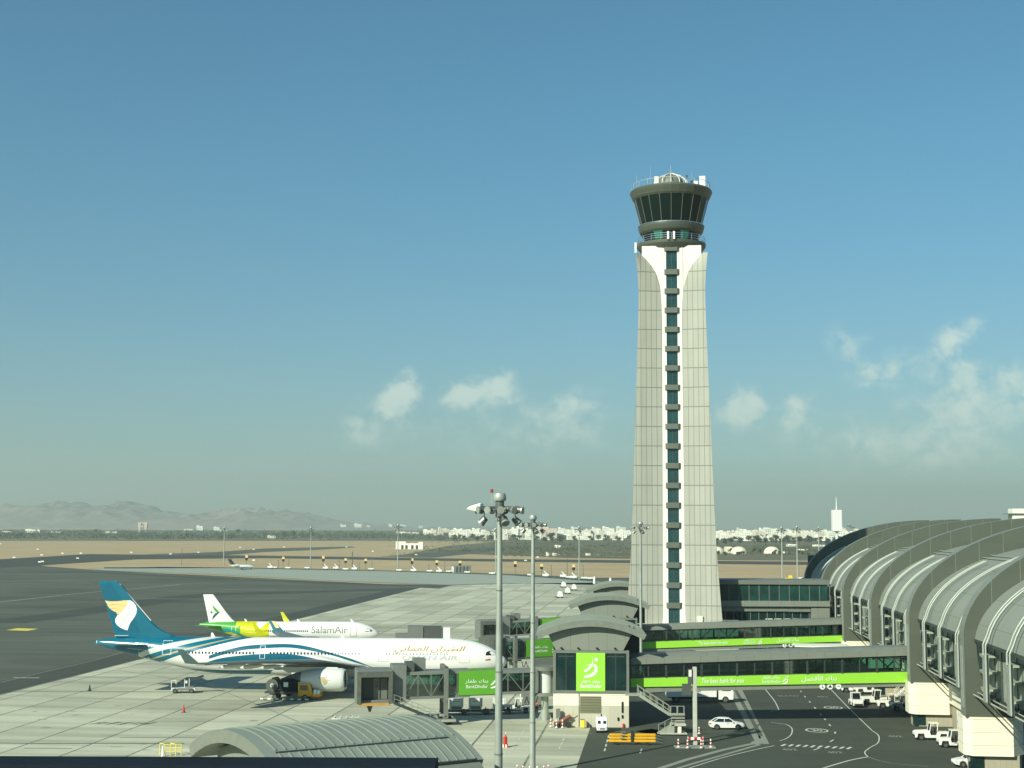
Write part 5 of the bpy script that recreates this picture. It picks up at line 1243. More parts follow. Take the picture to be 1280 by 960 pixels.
b = MB().m('dark'); b.box(-1.7, -1.2, -.6, -.1, .95, 1.4); b.build('seat', None, t); wheels(t, [(-1.3, -.7), (-1.3, .7), (1.2, -.7), (1.2, .7)], .38, .25)
# container dollies with a tractor
def dolly(label, px, py, cont=True, empty=False):
    q = G(px, py)
    t = thing('container_dolly', label, 'dolly', (q.x, q.y, 0), 0, 'container dollies in a train behind the tractor')
    b = MB().m('darkframe'); b.box(-2.3, 1.9, -.9, .9, .42, .55); b.box(-2.0, -1.8, -.9, .9, .55, .75); b.beam((1.9, 0, .45), (3.1, 0, .4), .1); b.build('deck', None, t)
    b = MB().m('dark')
    for i in range(6): b.tube((-1.6+i*.6, -.85, .58), (-1.6+i*.6, .85, .58), .07, n=8)
    b.build('rollers', None, t); wheels(t, [(-1.6, -.8), (-1.6, .8), (1.2, -.8), (1.2, .8)], .25, .14); return t, q
def ulc(label, q, dx=0):
    t = thing('baggage_container', label, 'container', (q.x+dx, q.y, .66), 0, 'baggage containers on the dollies')
    b = MB().m('silver'); b.prism([(-.75, 0), (.75, 0), (1.0, .45), (1.0, 1.6), (-.75, 1.6)], -.75, .75); b.build('shell', None, t, bevel=.03)
    b = MB().m('signwhite'); b.box(-.6, .7, -.78, -.755, .62, 1.45); b.m('bridge_body').box(-.6, .7, -.775, -.755, .12, .5); b.m('greytxt').box(-.4, .55, -.79, -.78, 1.15, 1.22); b.build('door_panel', None, t)
    b = MB().m('cream'); b.box(-.9, -.76, -.76, -.66, 0, 1.65); b.build('corner_post', None, t); return t
for nm, cn, px, py in (('dolly under the boarding bridge leg, left end of the container train', 'white container next to the boarding bridge leg, leftmost of the train', 570, 893), ('middle dolly of the container train below the green panel', 'white container in the middle of the train, below the green panel', 594, 892.5), ('dolly behind the tall light mast, nearest to the tractor', 'white container half behind the tall light mast, nearest to the tractor', 624, 892)):
    d, q = dolly(nm, px, py); ulc(cn, q)
p = G(646, 891)
tug('white tractor pulling the container train, between the two tall light masts', (p.x, p.y, 0), PI, 'white', None, L=3.9)
figure('driver in pale clothes seated in the tractor pulling the container train', (p.x-.05, p.y, .98), PI, 'sit', 'cream', 'navy')
p = G(657, 889.5)
t = thing('luggage_cart', 'grey curtain-sided luggage cart with white end behind the container tractor', 'luggage cart', (p.x+.5, p.y+2.5, 0), 0)
b = MB().m('bridge_body'); b.box(-1.1, 1.9, -.9, .9, .75, 2.5); b.build('curtain_sides', None, t, bevel=.04); b = MB().m('white'); b.box(-1.3, -1.11, -.95, .95, .6, 2.6); b.box(-1.3, 1.95, -.95, .95, 2.5, 2.6); b.m('greytxt').box(-1.32, -1.3, -.3, .3, 1.2, 2.0); b.build('end_panel', None, t)
b = MB().m('darkframe'); b.box(-1.4, 2.0, -.9, .9, .45, .6); b.build('chassis', None, t); wheels(t, [(-.9, -.8), (-.9, .8), (1.5, -.8), (1.5, .8)], .25, .14)
figure('person in an orange vest standing beside the boarding bridge column', place(670.5, 891), -PI/2, 'stand', 'orange', 'navy')
# stacked flat pallets and chocks on the apron
for px, py, nm, n in ((432, 899, 'flat pile of pale pallets and rails on the apron, left of the chock pile', 3), (500, 898, 'flat pile of dark and white boards on the apron left of the boarding bridge stair', 4)):
    t = thing('pallet_pile', nm, 'pallets', place(px, py), .02)
    for i in range(n):
        b = MB().m('cream' if i % 2 == 0 else 'darkframe'); b.box(-1.8+.3*i, 1.5+.3*i, -.9+.3*i, -.7+.3*i, .05, .22+.05*i); b.box(-1.4+.2*i, 1.7, .1*i-.1, .1*i+.1, .1, .3)
        for k in range(5): b.box(-1.6+k*.8, -1.35+k*.8, -.9, .9, .22+.02*i, .3+.02*i)
        b.build('pallet', None, t)
# ------------------------------------------------------------------ ground and markings
def gmat(name, col, slab=None, joint=(.16,.16,.13), var=.12, streak=.14, big=.1, rough=.85, scale=.25, streakdir=0, spots=None, wj=.14, facets=.10, patch=None):
    m, nt, b = newmat(name); N = nt.nodes; L = nt.links
    tc = N.new('ShaderNodeTexCoord'); mp = N.new('ShaderNodeMapping'); mp.vector_type = 'POINT'; mp.inputs['Rotation'].default_value = (0, 0, -GRZ)
    L.new(tc.outputs['Object'], mp.inputs[0]); s = N.new('ShaderNodeSeparateXYZ'); L.new(mp.outputs[0], s.inputs[0])
    def noise(sc, det=6, stretch=(1, 1, 1), rgh=.6):
        q = N.new('ShaderNodeMapping'); q.inputs['Scale'].default_value = stretch; L.new(mp.outputs[0], q.inputs[0])
        n = N.new('ShaderNodeTexNoise'); n.inputs['Scale'].default_value = sc; n.inputs['Detail'].default_value = det; n.inputs['Roughness'].default_value = rgh; L.new(q.outputs[0], n.inputs['Vector']); return n.outputs['Fac']
    def cen(v, amp): return math_node(nt, 'MULTIPLY', math_node(nt, 'SUBTRACT', v, .5), amp*2)
    t = math_node(nt, 'ADD', 1.0, cen(noise(scale*8, 4), var*.6))
    t = math_node(nt, 'ADD', t, cen(noise(scale, 8), var))
    t = math_node(nt, 'ADD', t, cen(noise(.02, 5), big*2.2))
    t = math_node(nt, 'ADD', t, cen(noise(.12, 6, (.12, 1.6, 1) if streakdir == 0 else (1.6, .12, 1), .65), streak*2))
    if slab:
        fa = math_node(nt, 'FLOOR', math_node(nt, 'DIVIDE', s.outputs[0], slab[0])); fb = math_node(nt, 'FLOOR', math_node(nt, 'DIVIDE', s.outputs[1], slab[1]))
        cv = N.new('ShaderNodeCombineXYZ'); L.new(fa, cv.inputs[0]); L.new(fb, cv.inputs[1]); wn = N.new('ShaderNodeTexWhiteNoise'); wn.noise_dimensions = '2D'; L.new(cv.outputs[0], wn.inputs['Vector'])
        t = math_node(nt, 'ADD', t, cen(wn.outputs['Value'], facets))
    if spots:
        n = noise(.35, 4, (.3, 1.2, 1)); r = N.new('ShaderNodeMapRange'); r.inputs[1].default_value = .66; r.inputs[2].default_value = .74; r.inputs[3].default_value = 0; r.inputs[4].default_value = spots; L.new(n, r.inputs[0]); t = math_node(nt, 'SUBTRACT', t, r.outputs[0])
    mx = N.new('ShaderNodeVectorMath'); mx.operation = 'SCALE'; mx.inputs[0].default_value = col; L.new(t, mx.inputs['Scale']); out = mx.outputs[0]
    if slab:
        ja = line_mask(nt, s.outputs[0], slab[0], wj*1.5); jb_ = line_mask(nt, s.outputs[1], slab[1], wj)
        jn = math_node(nt, 'MULTIPLY', math_node(nt, 'MAXIMUM', ja, math_node(nt, 'MULTIPLY', jb_, .45)), math_node(nt, 'MINIMUM', 1.0, math_node(nt, 'MULTIPLY', noise(.5, 3), 1.7)))
        mm = N.new('ShaderNodeMix'); mm.data_type = 'RGBA'; L.new(jn, mm.inputs[0]); L.new(out, mm.inputs[6]); mm.inputs[7].default_value = (*joint, 1); out = mm.outputs[2]
    if patch:
        n = noise(patch[1], 6, patch[2], .65); r = N.new('ShaderNodeMapRange'); r.inputs[1].default_value = patch[3]; r.inputs[2].default_value = patch[4]; L.new(n, r.inputs[0])
        mm = N.new('ShaderNodeMix'); mm.data_type = 'RGBA'; L.new(r.outputs[0], mm.inputs[0]); L.new(out, mm.inputs[6]); mm.inputs[7].default_value = (*patch[0], 1); out = mm.outputs[2]
    L.new(out, b.inputs['Base Color']); b.inputs['Roughness'].default_value = rough; b.inputs['Specular IOR Level'].default_value = .25
    bp = N.new('ShaderNodeBump'); bp.inputs['Strength'].default_value = .15; bp.inputs['Distance'].default_value = .02; L.new(noise(3.0, 4), bp.inputs['Height']); L.new(bp.outputs[0], b.inputs['Normal'])
    return m
M['sand'] = gmat('desert_sand', (.43, .33, .185), var=.10, streak=.12, big=.12, scale=.05, patch=((.25, .22, .13), .012, (.25, 2.2, 1), .60, .75))
M['apron'] = gmat('apron_concrete', (.43, .435, .325), slab=(7.5, 15.0), joint=(.12, .13, .10), var=.13, streak=.34, big=.16, spots=.22, facets=.17, wj=.18)
M['apron2'] = gmat('grey_concrete', (.26, .29, .23), slab=(7.5, 7.5), joint=(.13, .14, .11), var=.10, streak=.10, big=.08, facets=.05)
M['apron_far'] = gmat('far_concrete', (.31, .35, .29), var=.08, streak=.10, big=.05)
M['asphalt'] = gmat('taxi_asphalt', (.096, .107, .082), var=.10, streak=.22, big=.22, patch=((.055, .06, .048), .02, (.3, 1.4, 1), .55, .75))
M['road'] = gmat('service_road_asphalt', (.062, .072, .056), var=.14, streak=.16, big=.16, scale=.5, patch=((.085, .09, .07), .06, (1, 1, 1), .55, .8))
M['tyre'] = gmat('tyre_darkened_asphalt', (.062, .069, .056), var=.2, streak=.1, big=.1)
M['scrubland'] = gmat('scrub_soil', (.17, .155, .095), var=.2, streak=.2, big=.3, scale=.05, patch=((.09, .10, .055), .03, (.3, 1.5, 1), .45, .6))
def sheet(name, pts, z, mt, world=False):
    b = MB().m(mt); b.poly([(p[0], p[1], z) for p in pts] if world else [(lambda q: (q.x, q.y, z))(G(*p)) for p in pts])
    for f in b.bm.faces:
        f.normal_update()
        if f.normal.z < 0: f.normal_flip()
    return tag(b.build(name, None, fix=False), kind='structure')
b = MB().m('sand'); b.poly([(-7000, -60, -.14), (7000, -60, -.14), (7000, 15500, -.14), (-7000, 15500, -.14)]); tag(b.build('ground', None, fix=False), kind='structure')
sheet('scrubland_ground', [(700, 697), (640, 694), (560, 692), (500, 694), (560, 682), (640, 676), (-400, 676), (-400, 662), (1500, 664), (1500, 703), (900, 700)], -.10, 'scrubland')
# wide taxiway and runway asphalt
sheet('taxiway', [(-420, 1010), (-420, 704), (0, 700), (60, 708), (130, 713), (320, 722), (480, 730), (620, 731), (640, 728), (700, 728), (790, 730), (792, 722), (640, 722), (640, 760), (400, 1010)], -.06, 'asphalt')
sheet('runway', [(-420, 712), (-60, 703), (0, 699), (110, 692.5), (330, 694.5), (600, 698.5), (1000, 702), (1500, 706), (1500, 710), (1000, 705.8), (600, 701.5), (330, 697.5), (170, 699), (60, 706), (0, 710), (-200, 716)], -.05, 'tyre')
sheet('side_taxiway', [(180, 692.8), (270, 690), (330, 685.5), (440, 683), (445, 684), (400, 687), (330, 690), (280, 694)], -.06, 'asphalt')
sheet('side_taxiway', [(475, 695.5), (560, 689), (612, 683.5), (660, 683), (640, 686), (600, 691), (540, 697)], -.06, 'asphalt')
sheet('far_apron', [(110, 710.5), (200, 708), (330, 711), (480, 714), (640, 719), (740, 725.5), (790, 729), (790, 732), (640, 729), (560, 731), (420, 726), (250, 717), (130, 713)], -.02, 'apron_far')
sheet('apron_edge_road', [(130, 708.8), (330, 709.8), (480, 712.8), (640, 717.3), (740, 722), (800, 726), (800, 730.5), (745, 727), (640, 719.2), (480, 714), (330, 711), (200, 708.6), (130, 710.5)], -.015, 'asphalt')
# main concrete stands, bounded by the taxiway edge on the left and the service road on the right
e1 = G(0, 869); e0 = G(720, 959); e9 = G(737, 912)
def up(p, d): return Vector((p.x, p.y, 0)) + UD*d
A0_ = up(e1, -120); A1_ = up(e1, 385); B1_ = up(e9, 330); B0_ = up(e9, -150)
sheet('apron', [A0_, A1_, B1_, B0_], -.01, 'apron', True)
sheet('apron', [(500, 760), (527, 741.5), (566, 731.5), (640, 729.5), (850, 727), (850, 760)], -.02, 'apron')
# tyre-dark band and painted edge along the stands
q = -VD
sheet('apron_edge_band', [A0_+q*9, A1_+q*9, A1_+q*1.2, A0_+q*1.2], -.03, 'tyre', True)
sheet('service_road', [up(e9, -150), up(e9, 330), Vector((75, 520, 0)), Vector((110, 60, 0)), Vector((4, 60, 0))], .0, 'road', True)
sheet('grey_stand', [G(566, 961), G(636, 912), G(733, 911), G(716, 961)], -.004, 'apron2')
def ribbon(name, pts, w, mt, z=.004, world=False, closed=False):
    P_ = [Vector((p[0], p[1], 0)) if world else G(*p) for p in pts]
    b = MB().m(mt); L_, R_ = [], []
    for i, p in enumerate(P_):
        a = P_[max(0, i-1)]; c = P_[min(len(P_)-1, i+1)]; d = (c-a); d.z = 0; d.normalize(); n = Vector((-d.y, d.x, 0))
        L_.append(b.bm.verts.new((p.x+n.x*w/2, p.y+n.y*w/2, z))); R_.append(b.bm.verts.new((p.x-n.x*w/2, p.y-n.y*w/2, z)))
    for i in range(len(P_)-1): b.face((R_[i], R_[i+1], L_[i+1], L_[i]))
    return tag(b.build(name, None, fix=False), kind='structure')
def smooth_px(pts, n=8):
    out = []
    for i in range(len(pts)-1):
        p0 = pts[max(0, i-1)]; p1 = pts[i]; p2 = pts[i+1]; p3 = pts[min(len(pts)-1, i+2)]
        for k in range(n):
            t = k/n; out.append(tuple(.5*((2*p1[j])+(-p0[j]+p2[j])*t+(2*p0[j]-5*p1[j]+4*p2[j]-p3[j])*t*t+(-p0[j]+3*p1[j]-3*p2[j]+p3[j])*t**3) for j in (0, 1)))
    out.append(pts[-1]); return out
for pts, w in (([(0, 853), (50, 841), (115, 826), (180, 808)], .22), ([(0, 871.5), (60, 857), (122, 841.5), (375, 776.5), (527, 741)], .2), ([(0, 868), (122, 838.5)], .2),
               ([(0, 751), (120, 743), (230, 730), (330, 722)], .35), ([(0, 726), (120, 729), (300, 733)], .3), ([(300, 796), (390, 770), (470, 750)], .25), ([(0, 801), (130, 799)], .3)):
    ribbon('taxi_line', pts, w, 'paint_dim', .0-.02)
ribbon('taxi_line', [(0, 752.5), (90, 742.5), (225, 730.5)], .55, 'paint_white', -.019)
sheet('painted_bar', [(8, 787.5), (22, 785), (48, 786), (34, 788.5)], -.018, 'ylw2')
for px, py, l in ((120, 716.5, 12), (190, 718, 12), (40, 729.5, 20), (95, 729, 14), (200, 748.5, 26), (245, 739, 22), (310, 737, 22), (120, 723, 16), (340, 748, 20), (380, 731, 16), (33, 847, 4.5)):
    p = G(px, py); sheet('painted_bar', [(p.x-l/2, p.y-.6), (p.x+l/2, p.y-.6), (p.x+l/2, p.y+.6), (p.x-l/2, p.y+.6)], -.018, 'paint_dim', True)
for pts, w, mt in (([(0, 778), (110, 764), (240, 745), (330, 741), (520, 736)], 14, 'tyre'), ([(0, 716), (120, 716), (250, 722), (400, 728), (560, 733), (640, 729)], 9, 'tyre')):
    ribbon('tyre_track', smooth_px(pts), w, mt, -.035)
M['stain2'] = gmat('faint_stain', (.26, .265, .20), var=.3, streak=.4, big=.2, scale=1.2)
# dark oily stains on the apron as worn patches
M['stain'] = gmat('oil_stain', (.10, .105, .08), var=.3, streak=.4, big=.2, scale=1.2)
random.seed(3)
for k in range(16):
    c = G(120+4.6*k+random.uniform(-1, 1), 904+random.uniform(-.6, .6)); a = random.uniform(.05, .28); e = random.uniform(.4, 1.2)
    sheet('oil_stain', [(c.x-a-.3, c.y-e), (c.x+a*.2-.3, c.y-e*1.1), (c.x+a+.4, c.y+e), (c.x+.2, c.y+e*1.1)], -.006, 'stain', True)
rs = random.Random(11)
for k in range(70):
    px, py = rs.uniform(0, 700), rs.uniform(838, 950)
    if py < 869-px*.23 or px > 560+(950-py)*1.0: continue
    c = G(px, py); a = rs.uniform(.15, .9); e = a*rs.uniform(.3, .8)
    sheet('oil_stain', [(c.x+a*math.cos(t*PI/4)*rs.uniform(.6, 1.2), c.y+e*math.sin(t*PI/4)*rs.uniform(.6, 1.2)) for t in range(8)], -.0045-.0001*(k % 9), 'stain2', True)
for pts in ([(700, 958), (820, 944), (905, 927), (950, 905), (968, 880)], [(1010, 960), (1065, 938), (1060, 915), (1030, 890), (1012, 868)], [(1020, 960), (1074, 938), (1069, 915), (1038, 890), (1019, 868)], [(985, 960), (1000, 938), (1003, 915), (992, 892), (985, 870)]):
    ribbon('tyre_mark', smooth_px(pts), .28, 'tyre', .0035)
for pts in ([(330, 880), (420, 880), (520, 884), (640, 898)], [(325, 883), (420, 883.5), (520, 887.5), (640, 902)], [(150, 838), (260, 858), (380, 905)]):
    ribbon('tyre_mark', smooth_px(pts), .3, 'stain2', -.0036)
for pts, w in (([(-40, 928), (60, 929.5), (140, 929), (230, 929.2)], .55), ([(30, 935), (90, 935.5)], .4), ([(150, 922), (245, 921.5)], .35), ([(0, 864.5), (90, 864), (220, 864.5), (330, 865)], .35), ([(160, 901.3), (300, 902)], .12)):
    ribbon('drain_line', pts, w, 'stain', -.007)
# service road markings
zc = .006
for pts, w in (([(956, 861), (968, 876), (973, 886), (972.5, 887.5), (963, 889.5)], .14), ([(1039, 862), (1060, 884), (1092, 915)], .14), ([(964, 903), (975, 904.5), (984, 906), (990, 911), (989, 918), (983, 923), (975, 926)], .14),
               (([(1090, 913), (1097, 918), (1099, 923), (1097, 929), (1090, 933), (1084, 937), (1081, 940), (1082, 943), (1085, 946)]), .14), ([(1085, 946), (1060, 951), (1020, 963)], .26),
               ([(1086, 946.5), (1100, 951), (1120, 954.5), (1160, 958)], .12), ([(856, 962), (900, 948), (940, 938), (968, 932)], .16)):
    ribbon('road_line', smooth_px(pts, 5), w, 'paint_white' if w > .13 else 'paint_dim', zc)
dash = [(1001, 864), (1006, 870.5), (1012, 877), (1018.5, 884.5), (1025.5, 893), (1031, 899), (1037, 906), (1044, 915.5), (1040.5, 925.5), (1022, 936), (991, 946)]
for a, c in zip(dash, dash[1:]):
    f = .16; ribbon('road_dash', [(a[0]-(c[0]-a[0])*f*.5, a[1]-(c[1]-a[1])*f*.5), (a[0]+(c[0]-a[0])*f, a[1]+(c[1]-a[1])*f)], .2, 'paint_white', zc)
for k in range(10):
    x = 979.5+k*9.1; y = 931.3+k*.42; ribbon('stop_bar', [(x-2.4, y+1.2), (x+2.4, y-1.2)], .36, 'paint_white', zc)
def ellipse_mark(name, px, py, rx, ry, txt, filled=True):
    c = G(px, py); t = MB().m('paint_white'); n = 28; w = .28 if filled else 0
    if filled:
        o_ = [t.bm.verts.new((c.x+rx*math.cos(2*PI*i/n), c.y+ry*math.sin(2*PI*i/n), zc)) for i in range(n)]; i_ = [t.bm.verts.new((c.x+rx*.84*math.cos(2*PI*i/n), c.y+ry*.84*math.sin(2*PI*i/n), zc)) for i in range(n)]
        for i in range(n): t.face((o_[i], o_[(i+1) % n], i_[(i+1) % n], i_[i]))
    else:
        t.poly([(c.x-rx*.02, c.y-.01, zc-.003), (c.x+.02, c.y-.01, zc-.003), (c.x, c.y+.01, zc-.003)])
    o = tag(t.build(name, None, fix=False), kind='structure')
    text_mesh('painted_number', txt, 2.2 if filled else 1.9, 'paint_dim' if not filled else 'paint_white', o, Matrix.Translation((c.x, c.y, zc)), thick=0, sx=.65 if filled else .62, bold=.02)
ellipse_mark('speed_roundel', 1021, 913, 1.45, 1.9, '30'); ellipse_mark('speed_roundel', 1041.5, 884.5, 1.35, 1.6, '30')
for px, py, tx in ((987, 937, '402'), (1043.5, 940.5, '402'), (985.5, 870, 'SLOW'), (1028, 871, '403'), (1119, 920.5, '402')): ellipse_mark('road_number', px, py, 1, 1, tx, False)
# concrete drainage strips
ribbon('drain_strip', [(912, 858), (950, 929)], 1.0, 'concrete_edge', .003); ribbon('drain_strip', [(922, 858), (957, 930)], .9, 'concrete_edge', .003)
ribbon('drain_grate', [(917, 858), (951, 920)], .55, 'stain', .005)
sheet('drain_strip', [G(938, 928), G(953, 922), G(958, 928), G(945, 931)], .0045, 'concrete_edge', True)
ribbon('kerb_strip', [(780, 975), (860, 949), (905, 937), (944, 929)], .75, 'concrete_edge', .003); ribbon('kerb_strip', [(800, 975), (866, 954.5), (910, 942), (950, 930.5)], .5, 'concrete_edge', .003)
sheet('kerb_slab', [G(793, 914), G(814, 911), G(860, 917), G(858, 919.5), G(820, 919)], .0, 'concrete_edge', True)
for pts in ([(655, 913), (648, 926)], [(646, 928), (636, 944)], [(707, 918), (698, 938)], [(761, 919), (755, 941)], [(802, 936), (800, 942)]):
    a, c = pts
    for k in range(4): f = k/4; ribbon('stand_dash', [(a[0]+(c[0]-a[0])*f, a[1]+(c[1]-a[1])*f), (a[0]+(c[0]-a[0])*(f+.15), a[1]+(c[1]-a[1])*(f+.15))], .18, 'paint_white', zc)
ribbon('stand_line', [(691, 916.5), (740, 917)], .15, 'paint_dim', zc)
# ------------------------------------------------------------------ masts
def flood(b, c, yaw, tilt, s=.5, big=False):
    mt = Matrix.Translation(c) @ Matrix.Rotation(yaw, 4, 'Z') @ Matrix.Rotation(tilt, 4, 'Y')
    q0, q1, q2 = (mt @ Vector((x, 0, 0)) for x in (-s*.25, s*.45, s*.6))
    b.m('lamp').tube(q0, q1, s*.34, s*.42, 12); b.m('pole').tube(q1, q2, s*.46, s*.46, 12); b.m('fin').tube(q2, mt @ Vector((s*.62, 0, 0)), s*.40, s*.40, 12)
def mast(label, x, y, H, r0, r1, sc=1.0, detail=True, group='tall apron light masts'):
    t = thing('light_mast', label, 'light mast', (x, y, 0), 0, group)
    b = MB().m('pole'); n = 5; zs_ = [H*i/n for i in range(n+1)]
    for i in range(n): ra = r0+(r1-r0)*i/n; rb_ = r0+(r1-r0)*(i+1)/n; b.tube((0, 0, zs_[i]), (0, 0, zs_[i+1]+.1), ra, rb_, 16, caps=False)
    b.tube((0, 0, 0), (0, 0, .08), r0*2, n=16); pl = b.build('pole', None, t, smooth=True)
    if detail:
        b = MB().m('frame')
        for i in range(1, n): b.tube((0, 0, zs_[i]-.03), (0, 0, zs_[i]+.05), r0+(r1-r0)*i/n+.03, n=16)
        b.build('joint_collar', None, pl)
    b = MB().m('lamp'); R = 1.35*sc; z = H
    for i in range(14): a, c = 2*PI*i/14, 2*PI*(i+1)/14; b.tube((R*math.cos(a), R*math.sin(a), z), (R*math.cos(c), R*math.sin(c), z), .06*sc, n=6)
    for i in range(4): a = PI/4+PI/2*i; b.beam((0, 0, z), (R*math.cos(a), R*math.sin(a), z), .09*sc)
    b.m('lamp').tube((0, 0, z-.5*sc), (0, 0, z+.62*sc), .3*sc, n=12); b.tube((-R*1.0, 0, z+.22*sc), (R*1.0, 0, z+.22*sc), .05*sc, n=6); hd = b.build('head_frame', None, t)
    b = MB().m('pole'); b.lathe([(.40*sc, z+.62*sc), (.44*sc, z+.7*sc), (.44*sc, z+.95*sc), (.36*sc, z+1.12*sc), (.02, z+1.2*sc)], 18); b.build('winch_cover', None, hd, smooth=True)
    nl = 11
    for i in range(nl):
        a = 2*PI*i/nl+.2
        b = MB(); flood(b, Vector((R*math.cos(a), R*math.sin(a), z+.02)), a, .15, .55*sc); b.build('floodlight', None, hd)
    for i in range(3 if detail else 2):
        a = (PI*.93, PI*1.6, -.25)[i]
        b = MB(); flood(b, Vector((R*.8*math.cos(a), R*.8*math.sin(a), z-.65*sc)), a, .8, .62*sc); b.m('lamp').beam((R*.8*math.cos(a), R*.8*math.sin(a), z), (R*.8*math.cos(a), R*.8*math.sin(a), z-.6*sc), .06*sc); b.build('floodlight', None, hd)
    return t
M['oldred0'] = mat('beacon_red', (.28, .03, .03), .5)
p = P(623.2, 940, 97)
m1 = mast('taller nearest light mast with a large lamp cluster, in front of the airliner nose', p.x, 97, P(626, 637.5, 97).z, .33, .17)
b = MB().m('lampglass'); z = P(626, 637, 97).z; b.hexa([(-2.3, -.2, z+.0), (-1.3, -.4, z-.2), (-1.1, .4, z-.2), (-2.15, .25, z+.0), (-2.1, -.25, z+.2), (-1.3, -.45, z+.42), (-1.1, .45, z+.42), (-1.95, .25, z+.2)]); b.build('lamp_shade', None, m1, bevel=.04)
b = MB().m('pole'); b.beam((-.55, 0, z), (-.55, 0, z+1.25), .04); b.m('oldred0').tube((-.55, 0, z+1.15), (-.55, 0, z+1.38), .10, n=10); b.build('warning_beacon', None, m1)
p2 = G(665.5, 966); m2 = mast('second light mast with striped barriers round its foot, right of the tallest mast', p2.x, p2.y, P(668, 656, p2.y).z, .34, .17, .9)
p = P(801, 760, 224); m3 = mast('slim light mast standing in front of the left side of the control tower', p.x, p.y, P(801.5, 660, 224).z, .28, .14, .85, False)
for px, base, top, lab in ((497, 714, 659, 'distant light mast left of the small white hut'), (388, 711, 662, 'distant light mast above the blue-tailed airliner fuselage'), (279.5, 707, 662, 'distant light mast left of the tiny business jet'), (724, 724.5, 662, 'distant light mast between the second mast and the tower'),
                           (978, 729, 663, 'left one of two distant masts just right of the tower'), (997, 729, 662, 'right one of two distant masts just right of the tower'), (619.5, 716, 664, 'distant light mast peeping out left of the tallest mast'), (1024, 712, 662, 'distant light mast left of the white water tower'),
                           (1062, 690, 657.5, 'distant mast with bushy lamp head just right of the water tower'), (1067.5, 690, 659.5, 'distant mast with small lamp head, second to the right of the water tower')):
    q = G(px, base); mast(lab, q.x, q.y, P(px, top, q.y).z, .38, .22, 1.5 if px != 1062 else 2.0, False)
for px, base, top in ((227, 707, 686), (440, 712, 690), (440.5, 712, 688), (709, 723, 693), (689, 721, 706), (556, 714, 702), (361, 710, 697), (348, 709, 700), (424, 711, 700), (465, 712, 698), (449, 712, 703), (536, 714, 705), (729, 724, 706)):
    q = G(px, base); t = thing('marker_pole', 'thin bare pole with a small cross arm at the far apron edge', 'pole', (q.x, q.y, 0), 0, 'thin bare poles along the far apron edge')
    b = MB().m('lamp'); h = P(px, top, q.y).z; b.tube((0, 0, 0), (0, 0, h), .16, .1, 6); b.build('shaft', None, t); b = MB().m('lamp'); b.beam((-.5, 0, h-.3), (.5, 0, h-.3), .14); b.build('cross_arm', None, t)
# lit stand signs: dark box with yellow top on a post
first = None
for i, (px, base, top) in enumerate(((308, 708.5, 694), (354, 709, 696), (404, 710.5, 695), (432, 711, 698), (457, 711.5, 698.5), (515, 713.5, 698), (546, 714, 700.5), (575, 714.5, 701), (644, 718, 701.5), (677, 720, 705), (717, 722, 705.5))):
    q = G(px, base); h = P(px, top, q.y).z; lab = 'stand light with yellow top and black body on a thin post, number %d from the left along the far apron edge' % (i+1)
    lab = ['leftmost stand light with yellow top, above the tiny business jet', 'second stand light from the left, between the tiny jet and the first bare poles', 'third stand light from the left, right of the distant mast above the fuselage', 'fourth stand light from the left, left of the fifth close by it', 'fifth stand light from the left, halfway to the small white hut', 'stand light just right of the distant mast by the white hut', 'stand light left of the grey equipment container', 'stand light directly above the grey equipment container', 'stand light between the tallest mast and the second mast', 'stand light just right of the second mast', 'rightmost stand light with yellow top, nearest to the tower'][i]
    if first is None:
        t = first = thing('stand_light', lab, 'stand light', (q.x, q.y, 0), 0, 'stand lights with yellow tops along the far apron edge')
        b = MB().m('lamp'); b.tube((0, 0, 0), (0, 0, 4.5), .14, n=6); b.build('post', None, t)
        b = MB().m('black'); b.prism([(-.9, 4.4), (.9, 4.4), (1.1, 6.0), (.5, 6.2), (-.5, 6.2), (-1.1, 6.0)], -.4, .4); b.build('lamp_body', None, t)
        b = MB().m('egold'); b.box(-1.0, 1.0, -.45, .45, 6.2, 7.9); b.build('yellow_cap', None, t); first_h = 7.9
    else: t = dup(first, (q.x, q.y, 0), label=lab)
    t.scale = (.75, .75, h/7.9)
# equipment along the far apron edge
def gse(px, py, kind, lab, s=1.0):
    q = G(px, py); t = thing('ground_equipment', lab, 'equipment cart', (q.x, q.y, 0), 0, 'small equipment carts parked along the far apron edge')
    b = MB().m('white'); b.box(-1.6*s, 1.6*s, -.9, .9, .5, 1.3+.4*kind)
    if kind: b.beam((.8*s, 0, 1.5), (-.8*s, 0, 3.2), .5)
    b.build('body', None, t, bevel=.1); b = MB().m('dark')
    for x in (-1, 1): b.tube((x*s, -1, .35), (x*s, 1, .35), .35, n=10)
    b.build('wheel', None, t)
for i, (px, py, k) in enumerate(((338, 711, 1), (343, 711, 0), (360, 711.5, 0), (384, 711.5, 0), (407, 712, 1), (420, 712, 1), (432, 713, 0), (443, 713, 1), (464, 713, 0), (499, 714.5, 0), (517, 715, 1), (537, 715.5, 0), (549, 716, 1), (561, 716, 0), (584, 717, 0), (663, 720.5, 0), (682, 721.5, 1), (704, 722.5, 1), (711, 723.5, 0), (717, 724, 1), (730, 724.5, 0), (737, 725, 0), (615, 718.5, 0))):
    gse(px, py, k, 'small white equipment cart with %s, parked along the far apron edge' % ('a raised boom' if k else 'a low flat body'))
q = G(576, 716)
t = thing('equipment_container', 'grey equipment container with doors on the far apron edge, beneath a stand light', 'container', (q.x, q.y, 0), 0)
b = MB().m('frame'); b.box(-5.6, 5.6, -1.3, 1.3, 0, 4.0); b.build('shell', None, t); b = MB().m('lampglass')
b.box(-5.2, -3.8, -1.36, -1.3, .3, 3.6); b.m('darkframe')
